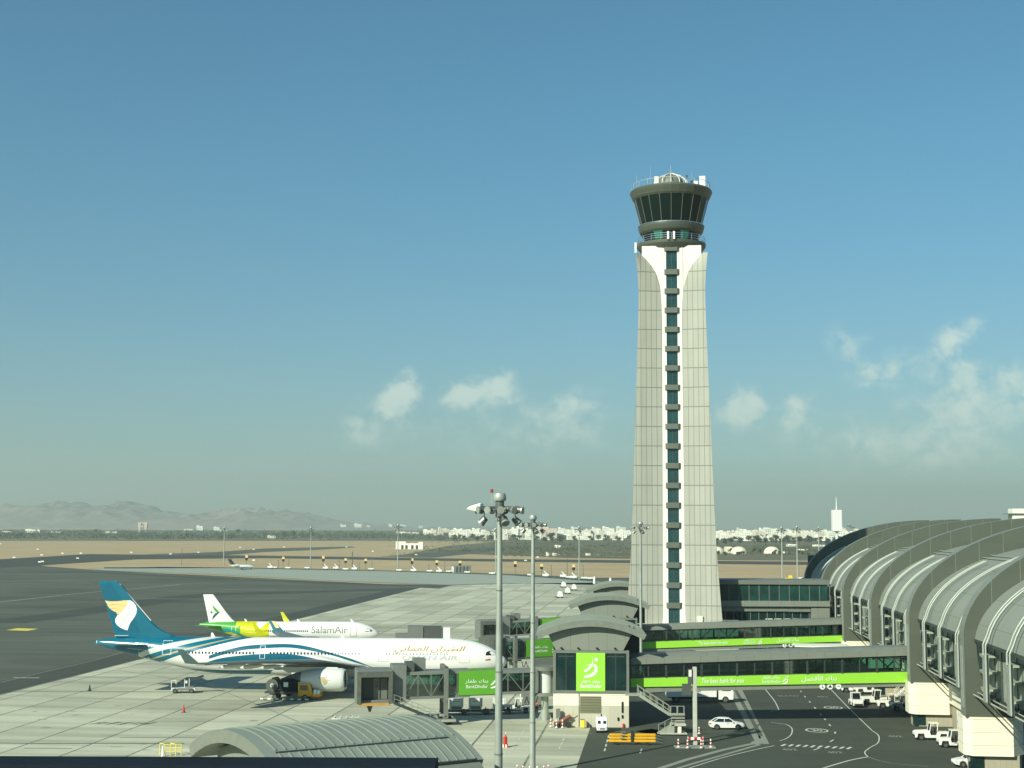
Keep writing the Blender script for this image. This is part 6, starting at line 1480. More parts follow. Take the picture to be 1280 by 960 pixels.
for x in (-2.5, -.6, 1.4, 3.2): b.box(x, x+.9, -1.36, -1.3, .4, 3.4)
b.build('doors', None, t)
q = G(512, 686.5)
t = thing('airfield_hut', 'small white airfield building with dark doors standing on the sand beyond the runway', 'building', (q.x, q.y, 0), 0)
b = MB().m('town'); b.box(-15, -4, -5, 5, 0, 8.5); b.box(-4, 10, -5, 5, 0, 6.5); b.box(10, 15, -5, 5, 0, 8); b.build('walls', None, t); b = MB().m('darkframe')
for x in (-9, -4.5, 2, 7): b.box(x, x+2.6, -5.2, -5, .3, 4.5)
b.build('door', None, t)
for px, py in ((529, 686), (1102, 715)):
    if px > 1000: continue
    q = G(px, py); t = thing('small_kiosk', 'tiny dark kiosk standing on sand right of the white airfield building', 'kiosk', (q.x, q.y, 0), 0); b = MB().m('frame'); b.box(-1.8, 1.8, -1.5, 1.5, 0, 3.4); b.build('walls', None, t); b = MB().m('town'); b.box(-2, 2, -1.7, 1.7, 3.4, 3.7); b.build('roof', None, t)
# white runway signs
first = None
SG = ((53, 703.2), (49.5, 703.8), (78, 692.8), (52, 694.8), (101, 692.6), (97, 699), (17.5, 698), (164, 691.4), (213, 693.6), (248, 691.4), (317, 687.6), (317, 701.5), (355, 684.5), (433, 684.5), (466, 690), (520, 694.5), (657, 701.8), (620, 697), (672, 697.5), (0.5, 680.5), (47, 687.5), (300, 685), (880, 702))
for i, (px, py) in enumerate(SG):
    q = G(px, py)
    if first is None:
        t = first = thing('airfield_sign', 'small white airfield sign board beside a taxiway or the runway', 'airfield sign', (q.x, q.y, 0), 0, 'small white airfield signs beside the taxiways')
        b = MB().m('signwhite'); b.box(-1.0, 1.0, -.15, .15, .4, 1.2); b.build('board', None, t); b = MB().m('lamp'); b.box(-2.2, -2.0, -.1, .1, 0, .4); b.box(2.0, 2.2, -.1, .1, 0, .4); b.build('leg', None, t)
    else: dup(first, (q.x, q.y, 0))
# four covered white carts out on the concrete and two white posts
for px, py, lab in ((700, 747.5, 'nearest of four white covered carts out on the concrete'), (709.5, 742.5, 'second nearest of four white covered carts out on the concrete'), (717.5, 738, 'right one of four white covered carts out on the concrete'), (704.5, 734.5, 'farthest of four white covered carts out on the concrete')):
    q = G(px, py); t = thing('covered_cart', lab, 'cart', (q.x, q.y, 0), .1, 'white covered carts out on the concrete')
    b = MB().m('white'); b.prism([(-1.0, .5), (1.0, .5), (.8, 2.0), (.3, 2.5), (-.3, 2.5), (-.8, 2.0)], -.9, .9); b.build('cover', None, t, bevel=.05); b = MB().m('dark'); b.box(-1.8, 1.2, -.8, .8, .3, .5)
    for x in (-.7, .7): b.tube((x, -.95, .25), (x, .95, .25), .25, n=10)
    b.build('chassis', None, t)
for px, py, lab in ((743, 729.5, 'left of two short white posts at the edge of the far concrete'), (763, 731.5, 'right of two short white posts at the edge of the far concrete')):
    q = G(px, py); t = thing('marker_post', lab, 'post', (q.x, q.y, 0), 0, 'short white posts at the edge of the far concrete'); b = MB().m('signwhite'); b.tube((0, 0, 0), (0, 0, 3.0), .65, .5, 10); b.build('shaft', None, t); b = MB().m('silver'); b.tube((0, 0, 3.0), (0, 0, 3.3), .5, .2, 10); b.build('cap', None, t)
q = G(987, 727.5); t = thing('yellow_loader', 'small yellow vehicle on the sand just above the link building roof', 'vehicle', (q.x, q.y, 0), 0)
b = MB().m('ylw2'); b.box(-2.2, 1.6, -1, 1, .6, 1.9); b.box(-.4, 1.2, -.9, .9, 1.9, 3.1); b.beam((-1.6, 0, 1.8), (-3.0, 0, 1.0), .5); b.build('body', None, t, bevel=.08); b = MB().m('dark'); b.tube((-1.2, -1.1, .6), (-1.2, 1.1, .6), .6, n=12); b.tube((1.1, -1.1, .6), (1.1, 1.1, .6), .6, n=12); b.build('wheel', None, t)
q = G(1004, 727.5); t = thing('parked_van', 'white van seen just above the link building roof, right of the yellow vehicle', 'van', (q.x, q.y, 0), 0)
b = MB().m('white'); b.prism([(-2.6, .4), (2.4, .4), (2.5, 1.2), (1.6, 2.2), (-2.6, 2.2)], -.95, .95); b.build('body', None, t, bevel=.08); b = MB().m('black'); b.prism([(-1.0, 1.4), (2.0, 1.4), (1.55, 2.0), (-1.0, 2.0)], -.97, .97); b.build('windows', None, t); wheels(t, [(-1.6, -.85), (-1.6, .85), (1.5, -.85), (1.5, .85)], .35, .2)
# short mast with sign boxes and barriers at its foot
q = G(869, 931)
t = thing('sign_post', 'short pale steel post with dark sign box, in front of the nearer walkway bridge', 'sign post', (q.x, q.y, 0), 0)
h = P(869, 833.5, q.y).z; b = MB().m('concrete'); b.box(-.24, .24, -.24, .24, 0, h); b.build('post', None, t, bevel=.03)
b = MB().m('bridge_dark'); z0 = P(869, 869, q.y).z; z1_ = P(869, 855, q.y).z; zt_ = P(869, 836, q.y).z
b.box(-1.5, -.45, -.3, .4, z0, z1_); b.box(-.8, -.3, -.35, .3, z1_+.02, zt_); b.m('cream').box(-.75, -.4, -.38, -.352, zt_-.9, zt_-.1); b.build('sign_box', None, t, bevel=.02)
def striped(b, x, y, h, r=.09, n=5):
    for i in range(n): b.m('red' if i % 2 else 'signwhite').tube((x, y, h*i/n), (x, y, h*(i+1)/n), r, n=10)
def bollard(lab, x, y, h=.95, grp='red and white striped bollards'):
    t = thing('striped_bollard', lab, 'bollard', (x, y, .1), 0, grp); b = MB(); striped(b, 0, 0, h); b.m('signwhite').tube((0, 0, 0), (0, 0, .04), .2, n=10); b.build('post', None, t); return t
for x, lab in ((848, 'leftmost striped bollard on the concrete slab round the short sign post'), (859.5, 'striped bollard just left of the short sign post'), (876.5, 'striped bollard just right of the short sign post'), (888.5, 'rightmost striped bollard on the concrete slab round the short sign post')):
    g_ = G(x, 936 if x in (859.5, 876.5) else 935); bollard(lab, g_.x, g_.y)
sl = MB().m('concrete_edge'); c_ = G(868.5, 934); sl.box(c_.x-2.4, c_.x+2.4, c_.y-.9, c_.y+.9, 0, .1); tag(sl.build('kerb_island'), kind='structure')
t = thing('crash_barrier', 'red and white barrier frame wrapped round the foot of the short sign post', 'barrier', (q.x, q.y-.4, .1), 0)
b = MB()
for i in range(5): b.m('red' if i % 2 == 0 else 'signwhite').box(-.95+i*.38, -.57+i*.38, -.06, .06, .55, .85)
b.build('rail', None, t); b = MB(); striped(b, -.9, 0, .9, .07); striped(b, .9, 0, .9, .07); b.build('leg', None, t)
g_ = G(874, 918); b2_ = bollard('small pale bollard standing behind the short sign post, left of the parked car', g_.x, g_.y, .8)
for i, (dx, dy) in enumerate(((-1.6, -.2), (-1.0, -.75), (-.3, -1.0), (.5, -1.0), (1.2, -.7), (1.7, -.1))):
    bollard('striped bollard in the ring round the foot of the second light mast, %s' % ('leftmost', 'second from left', 'third from left', 'third from right', 'second from right', 'rightmost')[i], p2.x+dx, p2.y+dy, .75)
for px, py, lab in ((688.5, 909, 'striped bollard outside the left corner of the gate house'), (695.5, 910, 'striped bollard left of the red fire trolley by the gate house wall'), (703, 910, 'striped bollard in front of the red fire trolley')): g_ = G(px, py); bollard(lab, g_.x, g_.y-.3, 1.0)
# cones and fire extinguisher trolley
def cone(lab, px, py, h=.9, dark=False):
    g_ = G(px, py); t = thing('traffic_cone', lab, 'traffic cone', (g_.x, g_.y, 0), 0); b = MB().m('dark' if dark else 'red'); b.lathe([(.22, .05), (.12, h*.5), (.04, h)], 14, caps=True); b.build('cone', None, t); b = MB().m('dark'); b.box(-.28, .28, -.28, .28, 0, .05); b.build('base', None, t)
cone('red traffic cone standing alone on the pale apron below the belt loader', 229.5, 890.5, 1.1); cone('dark marker cone on the apron left of the belt loader', 112, 863.5, 1.0, True)
g_ = G(631.5, 934); t = thing('fire_extinguisher_stand', 'red fire extinguisher stand with striped foot right of the tallest mast', 'extinguisher', (g_.x, g_.y, 0), 0)
b = MB().m('red'); b.tube((0, 0, .35), (0, 0, 1.2), .24, n=14); b.tube((0, 0, 1.2), (0, 0, 1.5), .16, .06, 12); b.build('cylinder', None, t); b = MB().m('signwhite'); b.box(-.32, -.16, -.3, .3, 0, .35); b.m('red').box(-.16, .02, -.3, .3, 0, .35); b.m('signwhite').box(.02, .18, -.3, .3, 0, .35); b.m('red').box(.18, .34, -.3, .3, 0, .35); b.build('foot', None, t)
b = MB().m('signwhite'); b.beam((.05, 0, 1.5), (.05, 0, 1.75), .05); b.build('handle', None, t)
g_ = G(705, 909); t = thing('fire_trolley', 'dull red wheeled fire trolley tipped against the gate house wall', 'fire trolley', (g_.x, g_.y-.35, 0), 0)
M['oldred'] = mat('faded_red', (.20, .07, .05), .7, var=.2)
b = MB().m('oldred'); b.tube((-1.0, 0, .45), (.8, 0, 1.5), .26, n=14); b.build('cylinder', None, t); b = MB().m('tan'); b.beam((.8, 0, 1.5), (1.35, 0, 1.9), .07); b.beam((.6, .2, .1), (.9, .1, 1.6), .06); b.build('handle', None, t); b = MB().m('dark'); b.tube((.55, -.3, .38), (.55, -.2, .38), .38, n=18); b.tube((-.9, -.25, .3), (-.9, .25, .3), .3, n=18); b.build('wheel', None, t)
g_ = G(728, 909.5); t = thing('yellow_bin', 'yellow bin box standing at the gate house wall', 'bin', (g_.x, g_.y-.3, 0), 0); b = MB().m('ylw2'); b.box(-.26, .26, -.25, .25, .05, 1.05); b.build('box', None, t, bevel=.04); b = MB().m('tan'); b.box(.27, .5, -.2, .2, .1, .9); b.m('frame').box(-.28, .28, -.27, .27, 1.05, 1.1); b.build('lid', None, t)
g_ = G(697.5, 909); t = thing('control_cabinet', 'narrow grey cabinet on a post at the left end of the gate house wall', 'cabinet', (g_.x, g_.y-.35, 0), 0); b = MB().m('frame'); b.box(-.28, .28, -.15, .15, 1.3, 2.4); b.build('box', None, t); b = MB().m('pole'); b.tube((-.1, 0, 0), (-.1, 0, 1.3), .07, n=8); b.box(-.3, .1, -.1, .1, .3, 1.25); b.build('post', None, t)
# yellow hand rail frame lower left
g_ = G(214, 945); t = thing('yellow_rail_frame', 'yellow tubular rail frame at the lower left behind the dark parapet', 'rail frame', (g_.x, g_.y, 0), .1)
b = MB().m('ylw2')
for x in (-.7, -.1, .5, 1.1):
    b.tube((x, 0, 0), (x, 0, 1.3), .05, n=6)
for z in (.5, .9, 1.3): b.tube((-.7, 0, z), (1.1, 0, z), .05, n=6)
for x in (-.7, .5): b.tube((x, 0, 1.3), (x-.7, .9, 1.3), .05, n=6); b.tube((x-.7, .9, 0), (x-.7, .9, 1.3), .05, n=6)
b.build('rails', None, t); b = MB().m('signwhite'); b.beam((-.95, 0, 0), (-.95, 0, 1.1), .12); b.beam((-1.0, -.6, 0), (-.95, 0, 1.1), .08); b.build('prop', None, t)
# outside stair at the gate house
s0 = G(858, 918); zz = 4.2
t = thing('outside_stair', 'steel outside stair with handrails going down from the walkway bridge to a landing', 'stair', (s0.x-2.2, s0.y+2.2, 0), 0)
x0 = P(797, 867, s0.y+2).x-(s0.x-2.2); zt0 = P(797, 867, s0.y+2).z; zl_ = P(836, 892, s0.y+2).z; x1 = P(836, 892, s0.y+2).x-(s0.x-2.2)
b = MB().m('ledge'); b.beam((x0, -1.3, zt0), (x1, -1.3, zl_), .12, .34); b.beam((x0, .1, zt0), (x1, .1, zl_), .12, .34); b.box(x0-1.6, x0+.1, -1.4, .2, zt0-.15, zt0+.05); n = 12
for i in range(n): f = (i+.5)/n; b.box(x0+(x1-x0)*f-.15, x0+(x1-x0)*f+.15, -1.25, .05, zt0+(zl_-zt0)*f-.02, zt0+(zl_-zt0)*f+.02)
fl = b.build('upper_flight', None, t)
b = MB().m('stair'); b.box(x1, 2.1, -1.5, .2, zl_-.15, zl_+.02)
for z in (zl_-.45, zl_-.8, zl_-1.15, zl_-1.5): b.box(x1+.2, 2.1, -1.55, -1.45, z, z+.16)
b.m('ledge').box(x1+.1, 2.1, -1.6, -1.52, zl_-.02, zl_+.2); b.hexa([(x1-1.6, -2.0, .0), (x1+.5, -2.0, .0), (x1+.5, -.7, .0), (x1-1.6, -.7, .0), (x1-1.2, -2.0, .25), (x1+.5, -2.0, 1.3), (x1+.5, -.7, 1.3), (x1-1.2, -.7, .25)]); b.m('beige').box(x1+.95, 1.6, -1.9, -.4, .1, 1.0); b.m('concrete').box(x1-1.3, 2.3, -2.3, .1, 0, .12); b.box(x1+.1, 2.2, -2.0, -.4, 1.0, 1.25); b.build('landing', None, t)
b = MB().m('stair')
for yy in (-1.35, .15):
    for hh in (.5, 1.05): b.beam((x0, yy, zt0+hh), (x1, yy, zl_+hh), .05)
    for i in range(6): f = i/5; b.beam((x0+(x1-x0)*f, yy, zt0+(zl_-zt0)*f), (x0+(x1-x0)*f, yy, zt0+(zl_-zt0)*f+1.1), .06)
for x in (x1+.1, x1+.9, 1.2, 2.0): b.beam((x, -1.5, zl_), (x, -1.5, zl_+1.1), .1)
b.beam((x1+.1, -1.5, zl_+1.1), (2.0, -1.5, zl_+1.1), .06); b.beam((x1-1.6, -2.0, 1.1), (x1+.3, -2.0, 2.1), .05)
for i in range(3): b.beam((x1-1.5+.8*i, -2.0, .1+.35*i), (x1-1.5+.8*i, -2.0, 1.15+.42*i), .06)
b.build('handrail', None, t)
# dark parapet of the building we stand in
d0 = P(0, 943, 31.2); d1 = P(548, 947, 31.2)
t = thing('roof_parapet', 'dark navy flat parapet edge across the lower left corner, close to the viewer', 'parapet', (d1.x, 30, 0), 0)
b = MB().m('navy'); b.box(d0.x-d1.x-25, 0, 0, 1.2, d1.z-2.4, d1.z+.0); b.build('coping', None, t, bevel=.02)
b = MB().m('bridge_dark'); b.box(d0.x-d1.x-25, -.1, .15, 1.0, 0, d1.z-2.4); b.build('wall', None, t)

# ------------------------------------------------------------------ far land: town, trees, domes, hills
random.seed(21)
def house_mesh(kind):
    b = MB(); w, d, h = [(14, 12, 10), (22, 14, 13), (12, 12, 16), (30, 14, 9), (18, 16, 19)][kind]
    b.m(('town', 'town', 'town2', 'town', 'town')[kind]); b.box(-w/2, w/2, -d/2, d/2, 0, h); b.box(-w/2, -w/2+w*.35, -d/2+2, d/2-2, h, h+3); b.box(-w/2-.3, w/2+.3, -d/2-.3, d/2+.3, h-.9, h-.2)
    b.m('greytxt')
    for z in range(3, int(h)-2, 4):
        for k in range(int(w//4)): x = -w/2+1.8+k*4; b.box(x, x+1.5, -d/2-.25, -d/2+.1, z, z+1.7)
    return b.build('town_house')
protos = []
used = [False]*5
def town(px, base, k, s, lab, grp='white houses of the distant town'):
    q = G(px, base)
    if not used[k]:
        o = house_mesh(k); used[k] = o
    else:
        o = used[k].copy(); COL.objects.link(o)
    o.location = (q.x, q.y, 0); o.scale = (s*random.uniform(.8, 1.3), s, s*random.uniform(.8, 1.2)); o.rotation_euler = (0, 0, random.uniform(-.25, .25))
    tag(o, lab, 'house', grp)
GEN = 'small white flat-roofed house packed among others in the distant town skyline'
for row, (base, x0, x1, n, s) in enumerate(((667.2, 560, 1110, 62, 1.25), (669.3, 530, 1110, 74, 1.05), (671.8, 560, 1110, 66, .9), (674.5, 600, 1100, 34, .75))):
    for i in range(n):
        px = x0+(x1-x0)*(i+random.uniform(-.3, .8))/n
        if 790 < px < 893: continue
        town(px, base+random.uniform(-.5, .5)+(px-640)*.004, random.choice((0, 0, 1, 1, 2, 3, 4)), s, GEN)
for px, base, w, h, lab, mt in ((684, 672.5, 24, 12, 'large pinkish domed-top block in the distant town, right of the second mast', 'town3'), (42, 665.5, 18, 3.6, 'long white shed among far trees at the left', 'town'), (10, 666, 12, 2, 'low white shed at the far left edge behind the trees', 'town'), (72, 666, 14, 1.6, 'low white wall-like shed right of the long white shed', 'town'), (140, 666.5, 14, 1.8, 'low white shed left of the water tower on the plain', 'town'),
                                (250, 663, 8, 5.5, 'bright white block right of the water tower on the plain', 'town'), (237, 663, 12, 1.6, 'low white building left of the bright white block', 'town'), (271, 663, 7, 4, 'small pale block right of the bright white block', 'town'), (305, 660.5, 15, 4.5, 'pair of pale blocks on a rise before the hills', 'town2'), (280, 664, 12, 2, 'low pale building below the pair of pale blocks', 'town'),
                                (340, 672.8, 10, 3, 'tiny white hut among the dark trees', 'town2'), (399.5, 657, 5, 3.6, 'isolated small white tower house before the hills', 'town'), (429, 661.5, 7, 5.5, 'white block left of a larger cream block before the hills', 'town'), (447.5, 661.5, 9, 6.5, 'larger cream block before the hills', 'town'), (461, 661.5, 4, 4.5, 'small white block right of the larger cream block', 'town2'),
                                (469, 660.5, 8, 3.5, 'pale low block in the far left part of the town', 'town2'), (488, 661.5, 4, 6, 'narrow white block in the far left part of the town', 'town'), (504, 661, 7, 4.8, 'white block left of the small rounded one', 'town'), (526, 661, 5, 3.4, 'small white rounded block at the left end of the town', 'town'), (413, 660.5, 8, 2.5, 'faint pale block before the hills', 'town2'), (350, 659.5, 22, 2.6, 'long faint pale row of buildings under the hills', 'town2'), (325, 661, 8, 2.6, 'faint pale block under the hills', 'town2'),
                                (510, 667.4, 28, 2.4, 'long low white building at the left end of the town', 'town'), (555, 668.6, 44, 3.0, 'very long low white building left of the tallest mast', 'town'), (773, 683.5, 1, 1, 'tiny white hut', 'town'), (697, 684.8, 7, 3, 'white billboard-like hut on the scrub right of the second mast', 'town'), (684, 695, 3, 4.2, 'left white stub wall on the scrub', 'town2'), (693, 694.6, 5, 3, 'right cream stub building on the scrub', 'town2'), (735, 694.5, 6, 2.5, 'small cream hut on the scrub left of the tower', 'town2'),
                                (989, 683, 11, 2.6, 'white shed right of the domes', 'town'), (1025, 683.2, 17, 2, 'long white shed left of the water tower column', 'town'), (1003, 688.2, 12, 1.6, 'low pale wall right of the domes', 'town'), (916, 691, 20, 6.5, 'cream flat building between the two left domes', 'town2'), (976, 691.5, 8, 2, 'small white shed right of the third dome', 'town')):
    if px == 773: continue
    q = G(px, base); s = FPX/q.y
    b = MB().m(mt); W_, H_ = w/s, h/s; b.box(-W_/2, W_/2, -W_*.2-3, W_*.2+3, 0, H_); b.box(-W_/2, -W_/2+W_*.4, -W_*.15-2, W_*.15+2, H_, H_*1.15)
    b.m('greytxt')
    for k in range(max(2, int(W_/8))): x = -W_/2+2+k*8; b.box(x, x+2.4, -W_*.2-3.3, -W_*.2-3, H_*.3, H_*.6)
    o = b.build('distant_building'); o.location = (q.x, q.y, 0); tag(o, lab, 'building')
for px, lab in ((895.5, 'left cream dome half hidden by the tower'), (923.5, 'middle cream dome on the scrub right of the tower'), (965, 'right cream dome on the scrub, left of the twin masts')):
    q = G(px, 692.5); s = FPX/q.y; t = thing('domed_shelter', lab, 'domed building', (q.x, q.y, 0), 0, 'cream domes on the scrub right of the tower')
    b = MB().m('town2'); R = 10.5/s; b.lathe([(R, 0), (R*.97, R*.25), (R*.8, R*.58), (R*.5, R*.8), (R*.2, R*.87), (.05, R*.88)], 24, caps=False)
    b.build('dome', None, t, smooth=True); b = MB().m('darkframe'); b.box(-R*.2, R*.2, -R*1.02, -R*.9, 0, R*.3); b.build('door', None, t)
q = G(1046.5, 689); s = FPX/q.y
t = thing('billboard_tower', 'tall white slab sign tower with a spike on a single column, above the terminal roof', 'sign tower', (q.x, q.y, 0), 0)
z0 = P(1046.5, 664, q.y).z; z1_ = P(1046.5, 637.5, q.y).z; z2_ = P(1046.5, 621, q.y).z
b = MB().m('signwhite'); b.box(-5.6/s, 5.6/s, -4.5, 4.5, z0, z1_); b.build('panel', None, t, bevel=.3); b = MB().m('signwhite'); b.tube((0, 0, z1_), (0, 0, z2_), .8/s, .25/s, 8); b.build('spike', None, t); b = MB().m('signwhite'); b.tube((0, 0, 0), (0, 0, z0), 1.6/s, n=12); b.m('greytxt').tube((0, 0, z0-1/s), (0, 0, z0), 3/s, n=12); b.build('column', None, t)
q = G(178.5, 665); s = FPX/q.y
t = thing('water_tower', 'dark water tower with two broad legs on the plain below the hills', 'water tower', (q.x, q.y, 0), 0)
b = MB().m('town3'); 
for x in (-3.8, 3.8): b.prism([((x-1.0)/s, 0), ((x+1.0)/s, 0), ((x+2.0)/s, 11.5/s), ((x-2.0)/s, 11.5/s)], -2/s, 2/s)
b.build('leg', None, t); b = MB().m('town'); b.ball((-.8/s, 0, 6.5/s), 1.5/s, 2); b.m('town3').box(-5.5/s, 5.5/s, -1/s, 1/s, 10.5/s, 11.8/s); b.build('tank', None, t)
# foliage: many leaf-sized faces
def leaves(V, F, c, rx, ry, rz, n, s, rnd):
    for _ in range(n):
        while True:
            p = Vector((rnd.uniform(-1, 1), rnd.uniform(-1, 1), rnd.uniform(-1, 1)))
            if p.length <= 1 and p.length > rnd.uniform(0, .8): break
        o = Vector((c[0]+p.x*rx, c[1]+p.y*ry, c[2]+p.z*rz)); a = Vector((rnd.gauss(0, 1), rnd.gauss(0, 1), rnd.gauss(0, 1))).normalized(); d = a.orthogonal().normalized(); e = a.cross(d)
        k = s*rnd.uniform(.6, 1.3); i = len(V); V.extend([o+d*k, o+e*k*.7, o-d*k, o-e*k*.7]); F.append((i, i+1, i+2, i+3))
def pymesh(name, V, F, mt, parent=None):
    me = bpy.data.meshes.new(name); me.from_pydata([tuple(v) for v in V], [], F); me.materials.append(M[mt]); o = bpy.data.objects.new(name, me); COL.objects.link(o)
    if parent: o.parent = parent
    return o
rnd = random.Random(5)
V, F = [], []
for _ in range(3600):
    px = rnd.uniform(-60, 660); py = 665+rnd.random()**1.3*10.6
    if px > 560: py = min(py, 672+rnd.random()*2)
    q = G(px, py+(px-640)*.002)
    if mnoise.noise(Vector((q.x*.004, q.y*.004, 0))) < -.28 and rnd.random() < .8: continue
    h = rnd.uniform(3.5, 9)*(1.3 if rnd.random() < .12 else 1); w = h*rnd.uniform(.6, 1.1)
    leaves(V, F, (q.x, q.y, h*.52), w, w, h*.5, 16, h*.16, rnd)
tag(pymesh('wood', V, F, 'leaf'), kind='stuff')
V, F = [], []
for _ in range(2600):
    r = rnd.random()
    if r < .72: px = rnd.uniform(480, 800); py = 676+rnd.random()*20.5; 
    else: px = rnd.uniform(888, 1035); py = 683+rnd.random()*12
    if px < 640 and py > 684+(px-480)*.09 and rnd.random() < .85: continue
    if px < 612 and py > 679 and py < 690-(px-500)*.02 and rnd.random() < .8: continue
    q = G(px, py)
    if mnoise.noise(Vector((q.x*.012, q.y*.005, 3))) < -.05 and rnd.random() < .8: continue
    h = rnd.uniform(1.0, 3.6)*(.6 if py > 690 else 1); w = h*rnd.uniform(.9, 1.8); leaves(V, F, (q.x, q.y, h*.5), w, w, h*.5, 14, h*.22, rnd)
tag(pymesh('scrub', V, F, 'leaf2'), kind='stuff')
tv = []
def tree_proto(k):
    t = thing('tree', 'dark round tree standing before the distant town', 'tree', (0, 0, 0), 0, 'trees standing before the distant town'); r = random.Random(40+k); V, F = [], []
    b = MB().m('bark'); b.tube((0, 0, 0), (.2, 0, 3.4), .4, .22, 7)
    cl = []
    for i in range(9):
        a = r.uniform(0, 2*PI); d = r.uniform(.6, 3.2); c = (d*math.cos(a), d*math.sin(a), r.uniform(3.6, 8.2)); cl.append(c); b.tube((.2, 0, 3.2), (c[0]*.8, c[1]*.8, c[2]-.5), .14, .05, 5)
    b.build('trunk', None, t)
    for c in cl: leaves(V, F, c, 2.0, 2.0, 1.5, 70, .42, r)
    pymesh('crown', V, F, 'leaf', t); return t
protos_t = [tree_proto(k) for k in range(3)]; firstuse = [True]*3
spots = [(898+i*7.2+rnd.uniform(-2, 2), rnd.uniform(678, 682.5), rnd.uniform(.9, 1.5)) for i in range(22)] + [(566+i*7.5+rnd.uniform(-3, 3), rnd.uniform(673.5, 679), rnd.uniform(.8, 1.35)) for i in range(30)] + [(896+i*9+rnd.uniform(-3, 3), rnd.uniform(692, 696), rnd.uniform(.4, .6)) for i in range(14)] + [(690, 679, 1.7), (700, 679.5, 1.3), (355, 672, 1.6), (366, 672, 1.5), (388, 671.5, 1.4), (297, 668, 1.7), (120, 668, 1.5), (985, 681, 1.6), (947, 681.5, 1.7), (969, 681, 1.6), (1010, 681, 1.6)]
TL = 'dark green tree of the loose row between the scrub and the distant town'
for i, (px, py, s) in enumerate(spots):
    q = G(px, py); k = i % 3
    if firstuse[k]: o = protos_t[k]; firstuse[k] = False; o.location = (q.x, q.y, 0)
    else: o = dup(protos_t[k], (q.x, q.y, 0))
    o.rotation_euler = (0, 0, rnd.uniform(0, 6)); o.scale = (s*rnd.uniform(.9, 1.3), s*rnd.uniform(.9, 1.3), s); o['label'] = TL
# hills
M['hill'] = mat('hill_rock', (.29, .23, .18), .9, var=.2, scale=.004, bump=0)
prof = [(-300, 645), (-120, 643), (0, 637), (45, 630), (90, 625.5), (125, 624), (165, 626), (200, 630), (225, 640), (245, 645), (265, 642), (300, 635), (335, 634), (370, 640), (400, 646), (440, 652), (480, 656), (540, 660), (640, 659), (760, 661)]
def ph(px):
    for (a, b_), (c, d) in zip(prof, prof[1:]):
        if px <= c: return b_+(d-b_)*(px-a)/(c-a)
    return 661
nx, ny = 260, 44; V = []; F = []
for j in range(ny+1):
    Y = 8600+3800*j/ny; fy = j/ny
    for i in range(nx+1):
        px = -300+1060*i/nx; x0 = P(px, 657, 11600).x
        hmax = max(P(px, ph(px), 11600).z, 0); env = math.sin(min(1, fy/.78)*PI/2)**1.5 if fy < .78 else math.cos((fy-.78)/.22*PI/2*.8)
        rg = 0; a_ = 1; fr_ = 1/620.0
        for o_ in range(5): rg += a_*(1-abs(mnoise.noise(Vector((x0*fr_, Y*fr_*.55, o_*7.1))))*2.2); a_ *= .5; fr_ *= 2.1
        rg = rg/1.94; V.append((x0, Y, max(-5, hmax*env*(.50+.56*rg)+ (rg-.6)*45*env-3)))
for j in range(ny):
    for i in range(nx): a_ = j*(nx+1)+i; F.append((a_, a_+1, a_+nx+2, a_+nx+1))
o = pymesh('hills', V, F, 'hill'); tag(o, kind='structure')
# ------------------------------------------------------------------ sky, clouds, sun, haze, camera
AZ = (-.66, -.75); EL = math.radians(31.5)
w = bpy.data.worlds.new('World'); scene.world = w; w.use_nodes = True
nt = w.node_tree; N = nt.nodes; L = nt.links; bg = N['Background']
sky = N.new('ShaderNodeTexSky'); sky.sky_type = 'NISHITA'; sky.sun_disc = False; sky.sun_elevation = EL; sky.sun_rotation = math.atan2(AZ[0], AZ[1])
sky.air_density = 1.0; sky.dust_density = .4; sky.ozone_density = 3.0
tint = N.new('ShaderNodeMix'); tint.data_type = 'RGBA'; tint.blend_type = 'MULTIPLY'; tint.inputs[0].default_value = 1; L.new(sky.outputs[0], tint.inputs[6])
tc0 = N.new('ShaderNodeTexCoord'); sp0 = N.new('ShaderNodeSeparateXYZ'); L.new(tc0.outputs['Generated'], sp0.inputs[0])
el = N.new('ShaderNodeMapRange'); el.interpolation_type = 'SMOOTHSTEP'; el.inputs[1].default_value = 0.0; el.inputs[2].default_value = .30; L.new(sp0.outputs[2], el.inputs[0])
tm = N.new('ShaderNodeMix'); tm.data_type = 'RGBA'; L.new(el.outputs[0], tm.inputs[0]); tm.inputs[6].default_value = (*SKYLOW, 1); tm.inputs[7].default_value = (*SKYTINT, 1); L.new(tm.outputs[2], tint.inputs[7])
tc = N.new('ShaderNodeTexCoord'); sp = N.new('ShaderNodeSeparateXYZ'); L.new(tc.outputs['Generated'], sp.inputs[0])
ysafe = math_node(nt, 'MAXIMUM', sp.outputs[1], .05)
U = math_node(nt, 'DIVIDE', sp.outputs[0], ysafe); W = math_node(nt, 'DIVIDE', sp.outputs[2], ysafe)
cv = N.new('ShaderNodeCombineXYZ'); L.new(U, cv.inputs[0]); L.new(W, cv.inputs[1])
def wn(scale, det, rough, stretch=(1, 1, 1), dist=0.0, off=0):
    mp = N.new('ShaderNodeMapping'); mp.inputs['Scale'].default_value = stretch; mp.inputs['Location'].default_value = (off, off*.7, 0); L.new(cv.outputs[0], mp.inputs[0])
    n = N.new('ShaderNodeTexNoise'); n.inputs['Scale'].default_value = scale; n.inputs['Detail'].default_value = det; n.inputs['Roughness'].default_value = rough; n.inputs['Distortion'].default_value = dist
    L.new(mp.outputs[0], n.inputs['Vector']); return n.outputs['Fac']
warp1 = math_node(nt, 'MULTIPLY_ADD', wn(26, 5, .6), .034, -.017); warp2 = math_node(nt, 'MULTIPLY_ADD', wn(26, 5, .6, off=9), .026, -.013)
U2 = math_node(nt, 'ADD', U, warp1); W2 = math_node(nt, 'ADD', W, warp2)
